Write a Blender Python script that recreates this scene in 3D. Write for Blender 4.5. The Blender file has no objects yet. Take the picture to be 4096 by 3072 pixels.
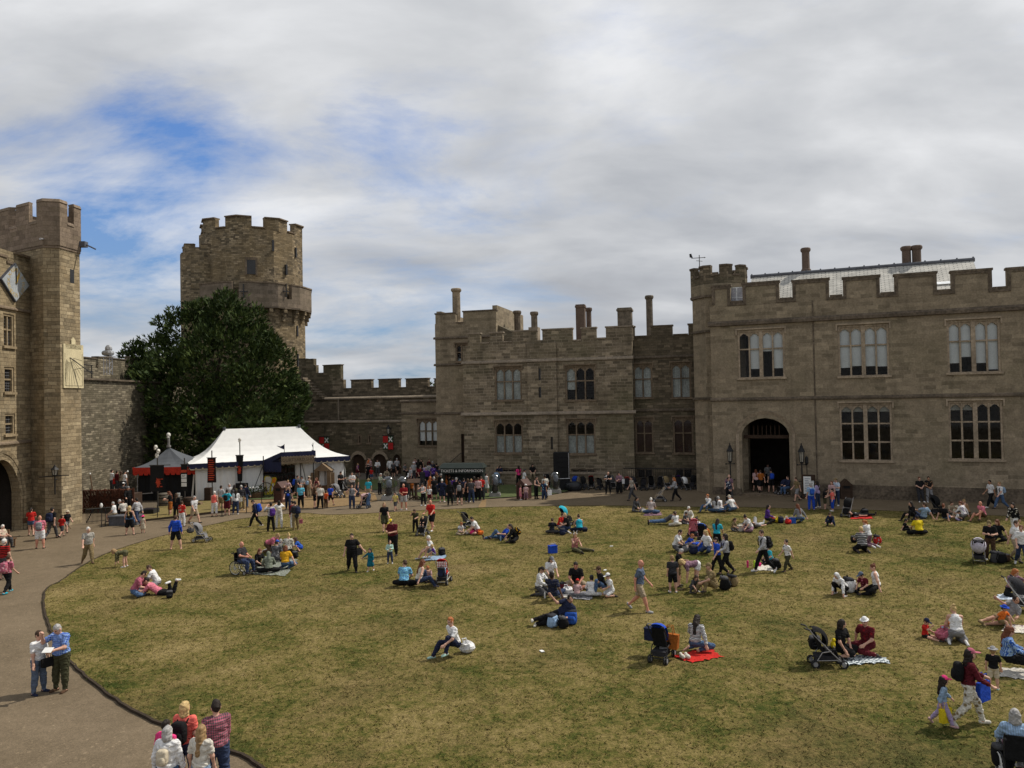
import bpy, math, random
import numpy as np
from math import sin, cos, pi, radians as R
from mathutils import Vector as V, Matrix as M
random.seed(11); rng = np.random.default_rng(5)
SC = bpy.context.scene; COL = SC.collection
F = 3076.0; CH = 7.5; PT = math.atan(.01836); RO = .02
def ray(px, py):
    cx = (px-2048)/F; cy = (1536-py)/F
    x = cx*cos(RO)+cy*sin(RO); y = -cx*sin(RO)+cy*cos(RO)
    return V((x, cos(PT)-y*sin(PT), sin(PT)+y*cos(PT)))
def G(px, py, z=0.0):            # the point of the level z seen at a photo pixel
    d = ray(px, py); t = (z-CH)/d.z
    return V((d.x*t, d.y*t, z))
def D(px, py, Y):                # the point at depth Y seen at a photo pixel
    d = ray(px, py); t = Y/d.y
    return V((d.x*t, Y, CH+d.z*t))
cam = bpy.data.cameras.new('camera'); co = bpy.data.objects.new('camera', cam); COL.objects.link(co)
co.matrix_world = M.Translation((0, 0, CH)) @ M.Rotation(pi/2+PT, 4, 'X') @ M.Rotation(-RO, 4, 'Z')
cam.sensor_width = 36; cam.lens = F/4096*36; cam.clip_end = 3000; cam.clip_start = .1
SC.camera = co
SC.view_settings.view_transform = 'Standard'; SC.view_settings.look = 'None'
SC.view_settings.exposure = EXPO = 0.0; SC.view_settings.gamma = 1
def tag(o, label=None, cat=None, group=None, kind=None):
    if label: o['label'] = label
    if cat: o['category'] = cat
    if group: o['group'] = group
    if kind: o['kind'] = kind
    return o
def empty(name, loc=(0, 0, 0), rz=0, label=None, cat=None, group=None):
    o = bpy.data.objects.new(name, None); COL.objects.link(o)
    o.location = loc; o.rotation_euler = (0, 0, rz); o.empty_display_size = .1
    return tag(o, label, cat, group)
MATS = {}
def nmat(name):
    m = bpy.data.materials.new(name); m.use_nodes = True
    nt = m.node_tree; b = nt.nodes['Principled BSDF']
    return m, nt, b
def nd(nt, t, out=None, **kw):
    n = nt.nodes.new(t)
    for k, v in kw.items():
        if k.startswith('i_'):
            key = k[2:]
            key = int(key) if key.isdigit() else key.replace('_', ' ')
            s = n.inputs[key]
            if hasattr(v, 'is_linked') or hasattr(v, 'links'): nt.links.new(v, s)
            else: s.default_value = v
        else: setattr(n, k, v)
    return n
def lk(nt, a, b): nt.links.new(a, b)
def c4(c): return (c[0], c[1], c[2], 1)
def mixc(nt, fac, a, b, bt='MIX'):
    n = nt.nodes.new('ShaderNodeMix'); n.data_type = 'RGBA'; n.blend_type = bt; n.clamp_factor = True
    for s, v in ((0, fac), (6, a), (7, b)):
        if hasattr(v, 'links'): nt.links.new(v, n.inputs[s])
        else: n.inputs[s].default_value = v if s == 0 else c4(v)
    return n.outputs[2]
def ramp(nt, fac, stops):
    n = nt.nodes.new('ShaderNodeValToRGB'); e = n.color_ramp.elements
    while len(e) < len(stops): e.new(.5)
    for i, (p, c) in enumerate(stops):
        e[i].position = p; e[i].color = c4(c) if hasattr(c, '__len__') else (c, c, c, 1)
    lk(nt, fac, n.inputs[0]); return n.outputs[0]
def noise(nt, vec, scale, detail=3, rough=.55, dist=0):
    n = nd(nt, 'ShaderNodeTexNoise', i_Scale=scale, i_Detail=detail, i_Roughness=rough, i_Distortion=dist)
    if vec is not None: lk(nt, vec, n.inputs['Vector'])
    return n.outputs[0]
def mth(nt, op, a, b=0.0, c=0.0):
    n = nt.nodes.new('ShaderNodeMath'); n.operation = op
    for i, v in enumerate((a, b, c)):
        if hasattr(v, 'links'): lk(nt, v, n.inputs[i])
        else: n.inputs[i].default_value = v
    return n.outputs[0]
def bump(nt, b, h, s=.4, d=.02):
    n = nd(nt, 'ShaderNodeBump', i_Strength=s, i_Distance=d); lk(nt, h, n.inputs['Height'])
    lk(nt, n.outputs[0], b.inputs['Normal'])
def stone(name, c1, c2, mortar, bw=.62, rh=.28, stain=(.10, .085, .05), green=.3, bs=.5, mott=1.0, ms=.012):
    if name in MATS: return MATS[name]
    m, nt, b = nmat(name)
    uv = nd(nt, 'ShaderNodeUVMap').outputs[0]
    tc = nd(nt, 'ShaderNodeTexCoord').outputs['Object']
    wob = nd(nt, 'ShaderNodeTexNoise', i_Scale=1.6, i_Detail=2); lk(nt, uv, wob.inputs['Vector'])
    off = nd(nt, 'ShaderNodeVectorMath', operation='SCALE'); lk(nt, wob.outputs[1], off.inputs[0]); off.inputs[3].default_value = .09
    add = nd(nt, 'ShaderNodeVectorMath', operation='ADD'); lk(nt, uv, add.inputs[0]); lk(nt, off.outputs[0], add.inputs[1])
    br = nd(nt, 'ShaderNodeTexBrick', i_Color1=(0, 0, 0, 1), i_Color2=(1, 1, 1, 1), i_Mortar=(.5, .5, .5, 1), i_Scale=1.0)
    br.inputs['Brick Width'].default_value = bw; br.inputs['Row Height'].default_value = rh
    br.inputs['Mortar Size'].default_value = ms; br.inputs['Mortar Smooth'].default_value = .4; br.inputs['Bias'].default_value = -.1
    br.offset = .43; br.squash = 1.35; br.squash_frequency = 3
    lk(nt, add.outputs[0], br.inputs['Vector'])
    n1 = noise(nt, tc, .28, 5, .65); n2 = noise(nt, tc, 1.7, 6, .7); n3 = noise(nt, tc, 9, 3, .6)
    mixv = lambda a, b_, t: tuple(a[i]+(b_[i]-a[i])*t for i in range(3))
    bc = ramp(nt, br.outputs[0], ((0, tuple(x*.74 for x in c2)), (.16, c2), (.40, mixv(c2, c1, .55)), (.62, mixv(c2, stain, .5)), (.80, c1), (1, tuple(x*1.3 for x in c1))))
    bc = mixc(nt, br.outputs[1], bc, mortar)
    c = mixc(nt, 1.0, bc, ramp(nt, n2, ((.28, .7), (.5, 1), (.72, 1.25))), 'MULTIPLY')
    c = mixc(nt, mth(nt, 'MULTIPLY', ramp(nt, n1, ((.42, 0), (.66, 1))), .65*mott), c, stain)
    n4 = noise(nt, tc, .16, 4, .6, .6)
    c = mixc(nt, mth(nt, 'MULTIPLY', ramp(nt, n4, ((.5, 0), (.7, 1))), green), c, (.10, .105, .045))
    mp = nd(nt, 'ShaderNodeMapping'); lk(nt, tc, mp.inputs[0]); mp.inputs['Scale'].default_value = (1.3, 1.3, .12)
    n5 = noise(nt, mp.outputs[0], 1, 4, .6)
    c = mixc(nt, mth(nt, 'MULTIPLY', ramp(nt, n5, ((.52, 0), (.75, 1))), .45*mott), c, (.055, .045, .03))
    c = mixc(nt, .5, c, ramp(nt, n3, ((.3, .6), (.7, 1.3))), 'MULTIPLY')
    lk(nt, c, b.inputs['Base Color']); b.inputs['Roughness'].default_value = .92; b.inputs['Specular IOR Level'].default_value = .15
    h = mth(nt, 'ADD', mth(nt, 'MULTIPLY', br.outputs[1], -.7), mth(nt, 'ADD', mth(nt, 'MULTIPLY', n3, .5), n2))
    bump(nt, b, h, bs, .05)
    MATS[name] = m; return m
def plain(name, c, rough=.8, metal=0, spec=.3, nz=.25, ns=14, bmp=.15):
    if name in MATS: return MATS[name]
    m, nt, b = nmat(name)
    tc = nd(nt, 'ShaderNodeTexCoord').outputs['Object']
    n = noise(nt, tc, ns, 4, .6); n2 = noise(nt, tc, ns*.13, 3, .6)
    col = mixc(nt, 1, c, ramp(nt, n, ((.3, 1-nz), (.7, 1+nz))), 'MULTIPLY')
    col = mixc(nt, 1, col, ramp(nt, n2, ((.3, 1-nz*.8), (.7, 1+nz*.8))), 'MULTIPLY')
    lk(nt, col, b.inputs['Base Color']); b.inputs['Roughness'].default_value = rough; b.inputs['Metallic'].default_value = metal
    b.inputs['Specular IOR Level'].default_value = spec
    if bmp: bump(nt, b, n, bmp, .02)
    MATS[name] = m; return m
def fastmesh(name, v, f, mats=(), mi=None, smooth=False):
    me = bpy.data.meshes.new(name)
    me.from_pydata([tuple(p) for p in v] if not isinstance(v, np.ndarray) else v.tolist(), [], f if isinstance(f, list) else f.tolist())
    for m in mats: me.materials.append(m)
    if mi is not None and len(mats) > 1: me.polygons.foreach_set('material_index', mi)
    if smooth: me.polygons.foreach_set('use_smooth', np.ones(len(me.polygons), dtype=bool))
    return me
def boxuv(me):
    n = len(me.polygons)
    if not n: return
    uvl = me.uv_layers.new(name='UVMap')
    co_ = np.empty(len(me.vertices)*3); me.vertices.foreach_get('co', co_); co_ = co_.reshape(-1, 3)
    nr = np.empty(n*3); me.polygons.foreach_get('normal', nr); nr = nr.reshape(-1, 3)
    lt = np.empty(n, dtype=np.int32); me.polygons.foreach_get('loop_total', lt)
    vi = np.empty(len(me.loops), dtype=np.int32); me.loops.foreach_get('vertex_index', vi)
    pn = np.repeat(nr, lt, axis=0); p = co_[vi]
    hn = np.hypot(pn[:, 0], pn[:, 1])+1e-9
    u = (-pn[:, 1]*p[:, 0]+pn[:, 0]*p[:, 1])/hn; v = p[:, 2].copy()
    flat = np.abs(pn[:, 2]) > .75
    u[flat] = p[flat, 0]; v[flat] = p[flat, 1]
    uvl.data.foreach_set('uv', np.stack([u, v], 1).ravel().astype(np.float32))
def link(o, parent=None, local=False):
    COL.objects.link(o)
    if parent is not None:
        o.parent = parent
        if not local and parent.parent is None: o.matrix_parent_inverse = parent.matrix_basis.inverted()
    return o
class MB:
    def __init__(s): s.v = []; s.f = []; s.m = []
    def add(s, vs, fs, mi=0):
        n = len(s.v); s.v += [tuple(p) for p in vs]; s.f += [tuple(i+n for i in f) for f in fs]; s.m += [mi]*len(fs); return s
    def hexa(s, p, mi=0):        # 8 points: bottom 4 ccw, top 4 ccw
        return s.add(p, [(3, 2, 1, 0), (4, 5, 6, 7), (0, 1, 5, 4), (1, 2, 6, 5), (2, 3, 7, 6), (3, 0, 4, 7)], mi)
    def flush(s, *a, **k):      # build what is here as one object and start afresh
        o = s.build(*a, **k); s.v, s.f, s.m = [], [], []; return o
    def box(s, c, d, Rm=None, mi=0):
        x, y, z = d[0]/2, d[1]/2, d[2]/2
        p = [V(q) for q in ((-x, -y, -z), (x, -y, -z), (x, y, -z), (-x, y, -z), (-x, -y, z), (x, -y, z), (x, y, z), (-x, y, z))]
        if Rm is not None: p = [Rm @ q for q in p]
        return s.hexa([V(c)+q for q in p], mi)
    def prism(s, poly, z0, z1, mi=0):   # ccw polygon of (x,y)
        n = len(poly)
        vs = [(p[0], p[1], z0) for p in poly]+[(p[0], p[1], z1) for p in poly]
        fs = [tuple(range(n-1, -1, -1)), tuple(range(n, 2*n))]+[(i, (i+1) % n, n+(i+1) % n, n+i) for i in range(n)]
        return s.add(vs, fs, mi)
    def tube(s, pts, r, n=6, mi=0, cap=True):
        pts = [V(p) for p in pts]; k = len(pts)
        rr = r if hasattr(r, '__len__') else [r]*k
        vs = []; fs = []
        for i, p in enumerate(pts):
            d = (pts[min(i+1, k-1)]-pts[max(i-1, 0)]).normalized()
            a = d.orthogonal().normalized() if i == 0 else (pa-d*pa.dot(d)).normalized()
            pa = a; b = d.cross(a)
            vs += [p+(a*cos(2*pi*j/n)+b*sin(2*pi*j/n))*rr[i] for j in range(n)]
        for i in range(k-1):
            fs += [(i*n+j, i*n+(j+1) % n, (i+1)*n+(j+1) % n, (i+1)*n+j) for j in range(n)]
        if cap: fs += [tuple(range(n-1, -1, -1)), tuple(range((k-1)*n, k*n))]
        return s.add(vs, fs, mi)
    def lathe(s, prof, c=(0, 0, 0), n=12, mi=0, Rm=None, ph=0, sx=1, sy=1):
        c = V(c); vs = []; fs = []; k = len(prof)
        for r, z in prof:
            for j in range(n):
                q = V((r*cos(ph+2*pi*j/n)*sx, r*sin(ph+2*pi*j/n)*sy, z))
                vs.append(c+(Rm @ q if Rm is not None else q))
        for i in range(k-1):
            fs += [(i*n+j, i*n+(j+1) % n, (i+1)*n+(j+1) % n, (i+1)*n+j) for j in range(n)]
        fs += [tuple(range(n-1, -1, -1)), tuple(range((k-1)*n, k*n))]
        return s.add(vs, fs, mi)
    def ell(s, c, r, Rm=None, n=10, m=6, mi=0, e=1.0):   # ellipsoid; e<1 makes it boxier
        c = V(c); vs = []; fs = []
        pw = lambda t: math.copysign(abs(t)**e, t)
        for i in range(m+1):
            th = pi*i/m
            for j in range(n):
                a = 2*pi*j/n
                q = V((r[0]*pw(max(sin(th), .02))*pw(cos(a)), r[1]*pw(max(sin(th), .02))*pw(sin(a)), -r[2]*pw(cos(th))))
                vs.append(c+(Rm @ q if Rm is not None else q))
        for i in range(m):
            fs += [(i*n+j, i*n+(j+1) % n, (i+1)*n+(j+1) % n, (i+1)*n+j) for j in range(n)]
        fs += [tuple(range(n-1, -1, -1)), tuple(range(m*n, (m+1)*n))]
        return s.add(vs, fs, mi)
    def build(s, name, mats, parent=None, smooth=False, local=False, uv=False):
        mats = mats if isinstance(mats, (list, tuple)) else [mats]
        me = fastmesh(name, s.v, s.f, mats, s.m, smooth)
        if uv: boxuv(me)
        return link(bpy.data.objects.new(name, me), parent, local)
class Fr:                        # a facade: base line A->B, outward normal towards the camera
    def __init__(s, A, B, back=0.0):
        s.o = V((A[0], A[1], 0)); d = V((B[0]-A[0], B[1]-A[1], 0)); s.L = d.length; s.u = d.normalized()
        s.n = V((s.u.y, -s.u.x, 0)); s.o = s.o-s.n*back
    def P(s, u, z, o=0.0): return s.o+s.u*u+s.n*o+V((0, 0, z))
    def uz(s, px, py, o=0.0):
        d = ray(px, py); c = V((0, 0, CH)); q = s.o+s.n*o
        t = (q-c).dot(s.n)/d.dot(s.n); p = c+d*t
        return (p-s.o).dot(s.u), p.z
    def box(s, mb, u0, u1, z0, z1, o0, o1, mi=0):
        mb.hexa([s.P(u0, z0, o1), s.P(u1, z0, o1), s.P(u1, z0, o0), s.P(u0, z0, o0), s.P(u0, z1, o1), s.P(u1, z1, o1), s.P(u1, z1, o0), s.P(u0, z1, o0)], mi)
    def wall(s, mb, u0, u1, z0, z1, ops=(), dep=.4, T=6.0, back=True, mi=0):
        us = sorted({u0, u1} | {x for o in ops for x in o[:2]}); zs = sorted({z0, z1} | {x for o in ops for x in o[2:4]})
        for a, b in zip(us, us[1:]):
            for c, d in zip(zs, zs[1:]):
                if any(o[0] <= a and b <= o[1] and o[2] <= c and d <= o[3] for o in ops): continue
                mb.add([s.P(a, c), s.P(b, c), s.P(b, d), s.P(a, d)], [(0, 1, 2, 3)], mi)
        for o in ops:
            a, b, c, d = o[:4]
            q = [(a, c), (b, c), (b, d), (a, d)]
            vs = [s.P(x, z) for x, z in q]+[s.P(x, z, -dep) for x, z in q]
            mb.add(vs, [(i, 4+i, 4+(i+1) % 4, (i+1) % 4) for i in range(4)], mi)
        if back:
            vs = [s.P(x, z, o) for o in (0, -T) for x, z in ((u0, z0), (u1, z0), (u1, z1), (u0, z1))]
            mb.add(vs, [(0, 3, 7, 4), (1, 5, 6, 2), (3, 2, 6, 7), (5, 4, 7, 6)], mi)
def archpts(u0, u1, zs, za, n=9, rise=1.0):   # pointed (four-centred) arch from (u0,zs) over the apex to (u1,zs)
    um = (u0+u1)/2; hw = (u1-u0)/2; out = []
    for i in range(2*n+1):
        t = -1+i/n; a = abs(t)
        z = zs+(za-zs)*((1-a**2.3)**.62*.86+(1-a)*.14)
        out.append((um+t*hw, z))
    return out
def arch_fill(fr, mb, u0, u1, zs, za, ztop, o0, o1, mi=0):   # spandrel above an arch, filling up to ztop
    pts = archpts(u0, u1, zs, za); k = len(pts)
    vs = [fr.P(u, z, o1) for u, z in pts]+[fr.P(u, ztop, o1) for u, z in pts]+[fr.P(u, z, o0) for u, z in pts]
    fs = [(i, i+1, k+i+1, k+i) for i in range(k-1)]+[(i+1, i, 2*k+i, 2*k+i+1) for i in range(k-1)]
    mb.add(vs, fs, mi)
SUN_D = V((.91, .41, 0)).normalized(); SUN_E = R(52)
sun = bpy.data.lights.new('sun', 'SUN'); sun.energy = 3.9; sun.angle = R(.9); sun.color = (1, .93, .82)
so = bpy.data.objects.new('sun', sun); COL.objects.link(so)
so.rotation_euler = (-(SUN_D*cos(SUN_E)+V((0, 0, sin(SUN_E))))).to_track_quat('-Z', 'Y').to_euler()
W = bpy.data.worlds.new('World'); SC.world = W; W.use_nodes = True
nt = W.node_tree; bg = nt.nodes['Background']; bg.inputs[1].default_value = .1
sky = nd(nt, 'ShaderNodeTexSky', sky_type='NISHITA', sun_disc=False, sun_elevation=SUN_E, sun_rotation=math.atan2(SUN_D.x, SUN_D.y), altitude=60, air_density=1.1, dust_density=1.2, ozone_density=1.5)
gen = nd(nt, 'ShaderNodeTexCoord').outputs['Generated']
sep = nd(nt, 'ShaderNodeSeparateXYZ'); lk(nt, gen, sep.inputs[0])
zz = mth(nt, 'MAXIMUM', sep.outputs[2], 0.0)
den = mth(nt, 'ADD', zz, .30)
px_ = mth(nt, 'DIVIDE', sep.outputs[0], den); py_ = mth(nt, 'DIVIDE', sep.outputs[1], den)
cmb = nd(nt, 'ShaderNodeCombineXYZ'); lk(nt, px_, cmb.inputs[0]); lk(nt, py_, cmb.inputs[1]); pv = cmb.outputs[0]
def blob(x, y, r, amt):          # soft patch round a photo pixel's direction
    d = ray(x, y).normalized()
    n = nd(nt, 'ShaderNodeVectorMath', operation='DISTANCE'); lk(nt, gen, n.inputs[0]); n.inputs[1].default_value = d
    mr = nd(nt, 'ShaderNodeMapRange', interpolation_type='SMOOTHSTEP'); lk(nt, n.outputs['Value'], mr.inputs[0])
    mr.inputs[1].default_value = r; mr.inputs[2].default_value = 0; mr.inputs[3].default_value = 0; mr.inputs[4].default_value = amt
    return mr.outputs[0]
def summ(l):
    a = l[0]
    for b_ in l[1:]: a = mth(nt, 'ADD', a, b_)
    return a
mp = nd(nt, 'ShaderNodeMapping'); lk(nt, pv, mp.inputs[0]); mp.inputs['Location'].default_value = (3.1, 1.7, 0); mp.inputs['Rotation'].default_value = (0, 0, R(20)); mp.inputs['Scale'].default_value = (.8, 1.25, 1)
n1 = noise(nt, mp.outputs[0], 1.9, 9, .64, .3)
mp2 = nd(nt, 'ShaderNodeMapping'); lk(nt, gen, mp2.inputs[0]); mp2.inputs['Scale'].default_value = (2.6, 2.6, 11); mp2.inputs['Rotation'].default_value = (0, R(-5), 0)
n2 = noise(nt, mp2.outputs[0], 1.0, 6, .58, .5)
gap = summ([blob(760, 580, .13, .23), blob(560, 380, .10, .10), blob(150, 770, .15, .20), blob(420, 800, .14, .05), blob(380, 1150, .2, .24), blob(1480, 1300, .34, .24), blob(1560, 560, .12, .06), blob(820, 1000, .2, .08)])
cov = mth(nt, 'SUBTRACT', mth(nt, 'ADD', mth(nt, 'MULTIPLY', n1, .95), mth(nt, 'MULTIPLY', n2, .42)), gap)
cm = ramp(nt, cov, ((.30, 0), (.42, .5), (.55, .9), (.64, 1)))
n3 = noise(nt, mp.outputs[0], 2.1, 6, .52, .3)
shade = mth(nt, 'ADD', mth(nt, 'MULTIPLY', n3, .9), mth(nt, 'MULTIPLY', n2, .10))
shade = mth(nt, 'ADD', shade, summ([blob(3350, 150, .55, .22), blob(300, 250, .4, .06), blob(1500, 700, .5, .10), blob(1000, 150, .4, .05), blob(2750, 1000, .45, -.10), blob(2650, 640, .5, -.05), blob(3900, 900, .4, -.05)]))
cc = ramp(nt, shade, ((.28, (3.7, 3.85, 4.2)), (.43, (4.8, 5.0, 5.35)), (.58, (6.3, 6.45, 6.7)), (.74, (8.3, 8.4, 8.6))))
skc = mixc(nt, 1, sky.outputs[0], (.62, .92, 1.4), 'MULTIPLY')
hz = ramp(nt, zz, ((0, 1), (.10, .75), (.32, .1), (.5, 0)))
skc = mixc(nt, mth(nt, 'MULTIPLY', hz, .75), skc, (2.5, 3.5, 4.9))
lk(nt, mixc(nt, cm, skc, cc), bg.inputs[0])
SC.cycles.max_bounces = 6; SC.cycles.diffuse_bounces = 3; SC.cycles.glossy_bounces = 2; SC.cycles.transparent_max_bounces = 8; SC.cycles.transmission_bounces = 4
SC.cycles.caustics_reflective = False; SC.cycles.caustics_refractive = False
LZ = .06                         # the lawn stands a little above the path
def sheet(name, poly, z, mat, kind='structure', zb=None):
    mb = MB(); n = len(poly)
    vs = [(p[0], p[1], z) for p in poly]; mb.add(vs, [tuple(range(n))])
    if zb is not None:
        mb.add(vs+[(p[0], p[1], zb) for p in poly], [(i, n+i, n+(i+1) % n, (i+1) % n) for i in range(n)], 1)
    o = mb.build(name, mat); o['kind'] = kind
    return o
def ccw(poly):
    a = sum(p[0]*q[1]-p[1]*q[0] for p, q in zip(poly, poly[1:]+poly[:1]))
    return poly if a > 0 else poly[::-1]
def smoothline(pts, k=6):
    out = []; n = len(pts)
    for i in range(n-1):
        p0, p1, p2, p3 = pts[max(i-1, 0)], pts[i], pts[i+1], pts[min(i+2, n-1)]
        for j in range(k):
            t = j/k
            out.append(tuple(.5*((2*p1[a])+(-p0[a]+p2[a])*t+(2*p0[a]-5*p1[a]+4*p2[a]-p3[a])*t*t+(-p0[a]+3*p1[a]-3*p2[a]+p3[a])*t**3) for a in (0, 1)))
    return out+[tuple(pts[-1])]
def gpx(l): return [tuple(G(x, y)[:2]) for x, y in l]
def m_lawn(blade=0.0):
    m, nt, b = nmat('grass_blades' if blade else 'dry_grass')
    tc = nd(nt, 'ShaderNodeTexCoord').outputs['Object']
    a = noise(nt, tc, .11, 4, .6, .4); c = noise(nt, tc, .55, 5, .62, .6); d = noise(nt, tc, 4.6, 6, .74, .5); e = noise(nt, tc, 15, 4, .75)
    vo = nd(nt, 'ShaderNodeTexVoronoi', i_Scale=5.5, feature='F1'); lk(nt, tc, vo.inputs['Vector'])
    t = summ2(nt, ((a, .30), (c, .48), (d, .62), (e, .04)))
    if blade: t = mth(nt, 'ADD', t, mth(nt, 'MULTIPLY_ADD', nd(nt, 'ShaderNodeNewGeometry').outputs['Random Per Island'], blade, -.42*blade))
    for x, y, r_, am in ((400, 2760, 3.2, -.07), (290, 2600, 3, -.07), (640, 2930, 2.6, -.06), (260, 2480, 3, -.05), (225, 2380, 2.4, .10), (520, 2180, 6, .05), (900, 2120, 8, .06), (1500, 2075, 9, .06), (2300, 2050, 8, .04), (3300, 2160, 9, -.02), (3800, 2130, 8, -.035), (1900, 2290, 6, .03), (1380, 2300, 4, -.03), (1300, 3000, 4, -.02), (3700, 2950, 4, -.03)):
        vd = nd(nt, 'ShaderNodeVectorMath', operation='DISTANCE'); lk(nt, tc, vd.inputs[0]); vd.inputs[1].default_value = G(x, y)
        mr = nd(nt, 'ShaderNodeMapRange', interpolation_type='SMOOTHSTEP'); lk(nt, vd.outputs['Value'], mr.inputs[0]); mr.inputs[1].default_value = r_; mr.inputs[2].default_value = 0; mr.inputs[3].default_value = 0; mr.inputs[4].default_value = am
        t = mth(nt, 'ADD', t, mr.outputs[0])
    col = ramp(nt, t, ((.56, (.042, .060, .010)), (.63, (.082, .090, .019)), (.69, (.138, .122, .033)), (.75, (.200, .160, .054)), (.86, (.285, .22, .092))))
    w = mth(nt, 'MULTIPLY', ramp(nt, noise(nt, tc, .2, 4, .6, .8), ((.5, 0), (.68, 1))), .4)
    col = mixc(nt, w, col, (.165, .115, .055))
    col = mixc(nt, .8, col, ramp(nt, e, ((.32, .5), (.5, 1), (.7, 1.45))), 'MULTIPLY')
    lk(nt, col, b.inputs['Base Color']); b.inputs['Roughness'].default_value = .95; b.inputs['Specular IOR Level'].default_value = .1
    bump(nt, b, mth(nt, 'ADD', d, mth(nt, 'MULTIPLY', e, 1.2)), .9, .08)
    return m
def summ2(nt, l):
    o = None
    for s, w in l:
        q = mth(nt, 'MULTIPLY', s, w); o = q if o is None else mth(nt, 'ADD', o, q)
    return o
def m_ground(name, c1, c2, s=.5, grit=40):
    m, nt, b = nmat(name)
    tc = nd(nt, 'ShaderNodeTexCoord').outputs['Object']
    a = noise(nt, tc, s, 5, .6, .4); e = noise(nt, tc, grit, 3, .7); f = noise(nt, tc, s*7, 4, .6)
    col = mixc(nt, ramp(nt, summ2(nt, ((a, .6), (f, .4))), ((.35, 0), (.65, 1))), c1, c2)
    vo = nd(nt, 'ShaderNodeTexVoronoi', i_Scale=grit*.55); lk(nt, tc, vo.inputs['Vector'])
    col = mixc(nt, .8, col, ramp(nt, e, ((.3, .55), (.7, 1.4))), 'MULTIPLY'); col = mixc(nt, .5, col, ramp(nt, vo.outputs['Color'], ((.2, .7), (.85, 1.1), (.97, 2.2))), 'MULTIPLY')
    lk(nt, col, b.inputs['Base Color']); b.inputs['Roughness'].default_value = .93; b.inputs['Specular IOR Level'].default_value = .15
    bump(nt, b, e, .35, .01)
    return m
MLAWN = m_lawn(); MPATH = m_ground('path_tarmac', (.132, .101, .064), (.190, .146, .096), .35)
MSAND = m_ground('worn_sand', (.200, .130, .062), (.255, .175, .090), .6); MPAVE = m_ground('pale_paving', (.135, .118, .095), (.175, .15, .12), .9)
MSOIL = plain('kerb_soil', (.035, .024, .015), .95)
def m_green():
    m, nt, b = nmat('green_grass'); tc = nd(nt, 'ShaderNodeTexCoord').outputs['Object']
    d = noise(nt, tc, 2.5, 5, .7); e = noise(nt, tc, 16, 4, .7)
    col = ramp(nt, summ2(nt, ((d, .6), (e, .4))), ((.35, (.035, .055, .012)), (.55, (.075, .10, .025)), (.7, (.13, .13, .045))))
    lk(nt, col, b.inputs['Base Color']); b.inputs['Roughness'].default_value = .95; bump(nt, b, e, .8, .05); return m
MGREEN = m_green()
g = sheet('ground', [(-600, -60), (600, -60), (600, 900), (-600, 900)], -.02, m_ground('trodden_ground', (.105, .085, .058), (.14, .112, .08), .3))
path = sheet('path', ccw([(-45, 4)]+gpx([(0, 2300), (0, 2080), (330, 2040), (585, 2085), (750, 2068), (845, 2058), (980, 2053), (1155, 2041), (1300, 2035), (1430, 2022), (1513, 2005), (1690, 2008), (1940, 1996), (2000, 1996), (2190, 1984), (2285, 1966), (2340, 1935), (2860, 1935), (4300, 1970)])+[(60, 50), (60, 4)]), .004, MPATH)
edge = [(1300, 3400), (1037, 3072), (890, 3000), (556, 2861), (380, 2740), (278, 2648), (207, 2537), (176, 2426), (187, 2360), (239, 2331), (305, 2283), (380, 2240), (461, 2205), (600, 2161), (731, 2128), (850, 2102), (972, 2078), (1203, 2056), (1350, 2062), (1750, 2042), (2017, 2031), (2400, 2026), (2760, 2031), (3000, 2033), (3233, 2040), (3550, 2047), (3741, 2058), (4096, 2072), (4500, 2100)]
el = smoothline(gpx(edge), 9); el = [(x+random.uniform(-.02, .02), y+random.uniform(-.02, .02)) for x, y in el]
lawn = sheet('lawn', ccw(el+[(40, 12), (20, 6), (-1, 8)]), LZ, [MLAWN, MSOIL], zb=.0)
def tufts(poly, n, seed, hgt):      # real blades standing on the lawn
    rg = np.random.default_rng(seed); pl = np.array(poly); lo, hi = pl.min(0), pl.max(0); lo[0] = max(lo[0], -32); hi[0] = min(hi[0], 34); lo[1] = max(lo[1], 13); hi[1] = min(hi[1], 56)
    p = rg.uniform(lo, hi, (n, 2)); ins = np.zeros(n, bool); q = np.roll(pl, -1, 0)
    for (x0, y0), (x1, y1) in zip(pl, q):
        c = ((y0 > p[:, 1]) != (y1 > p[:, 1])); ins ^= c & (p[:, 0] < (x1-x0)*(p[:, 1]-y0)/(y1-y0+1e-12)+x0)
    p = np.repeat(p[ins & (np.abs(p[:, 0]) < p[:, 1]*.72+2)], 3, 0); n = len(p); p = p+rg.normal(0, .03, (n, 2)); a = rg.uniform(0, 2*pi, n); w = rg.uniform(.007, .017, n); h_ = hgt*rg.uniform(.5, 1.3, n); l = rg.uniform(.9, 2.4, n)*h_; b = rg.uniform(0, 2*pi, n)
    z = np.full(n, LZ-.005); d = np.stack([np.cos(a)*w, np.sin(a)*w], 1)
    v = np.stack([np.c_[p-d, z], np.c_[p+d, z], np.c_[p+np.stack([np.cos(b)*l, np.sin(b)*l], 1), z+h_]], 1).reshape(-1, 3)
    me = bpy.data.meshes.new('grass'); me.vertices.add(3*n); me.vertices.foreach_set('co', v.astype(np.float32).ravel()); me.loops.add(3*n); me.loops.foreach_set('vertex_index', np.arange(3*n, dtype=np.int32)); me.polygons.add(n); me.polygons.foreach_set('loop_start', np.arange(n, dtype=np.int32)*3); me.polygons.foreach_set('loop_total', np.full(n, 3, dtype=np.int32)); me.update(calc_edges=True)
    me.materials.append(m_lawn(.42)); o = bpy.data.objects.new('grass', me); COL.objects.link(o); tag(o, 'short dry tufts of grass over the lawn', 'grass', kind='stuff')
tufts(ccw(el+[(40, 12), (20, 6), (-1, 8)]), 130000, 4, .05)
mb = MB()
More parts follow.
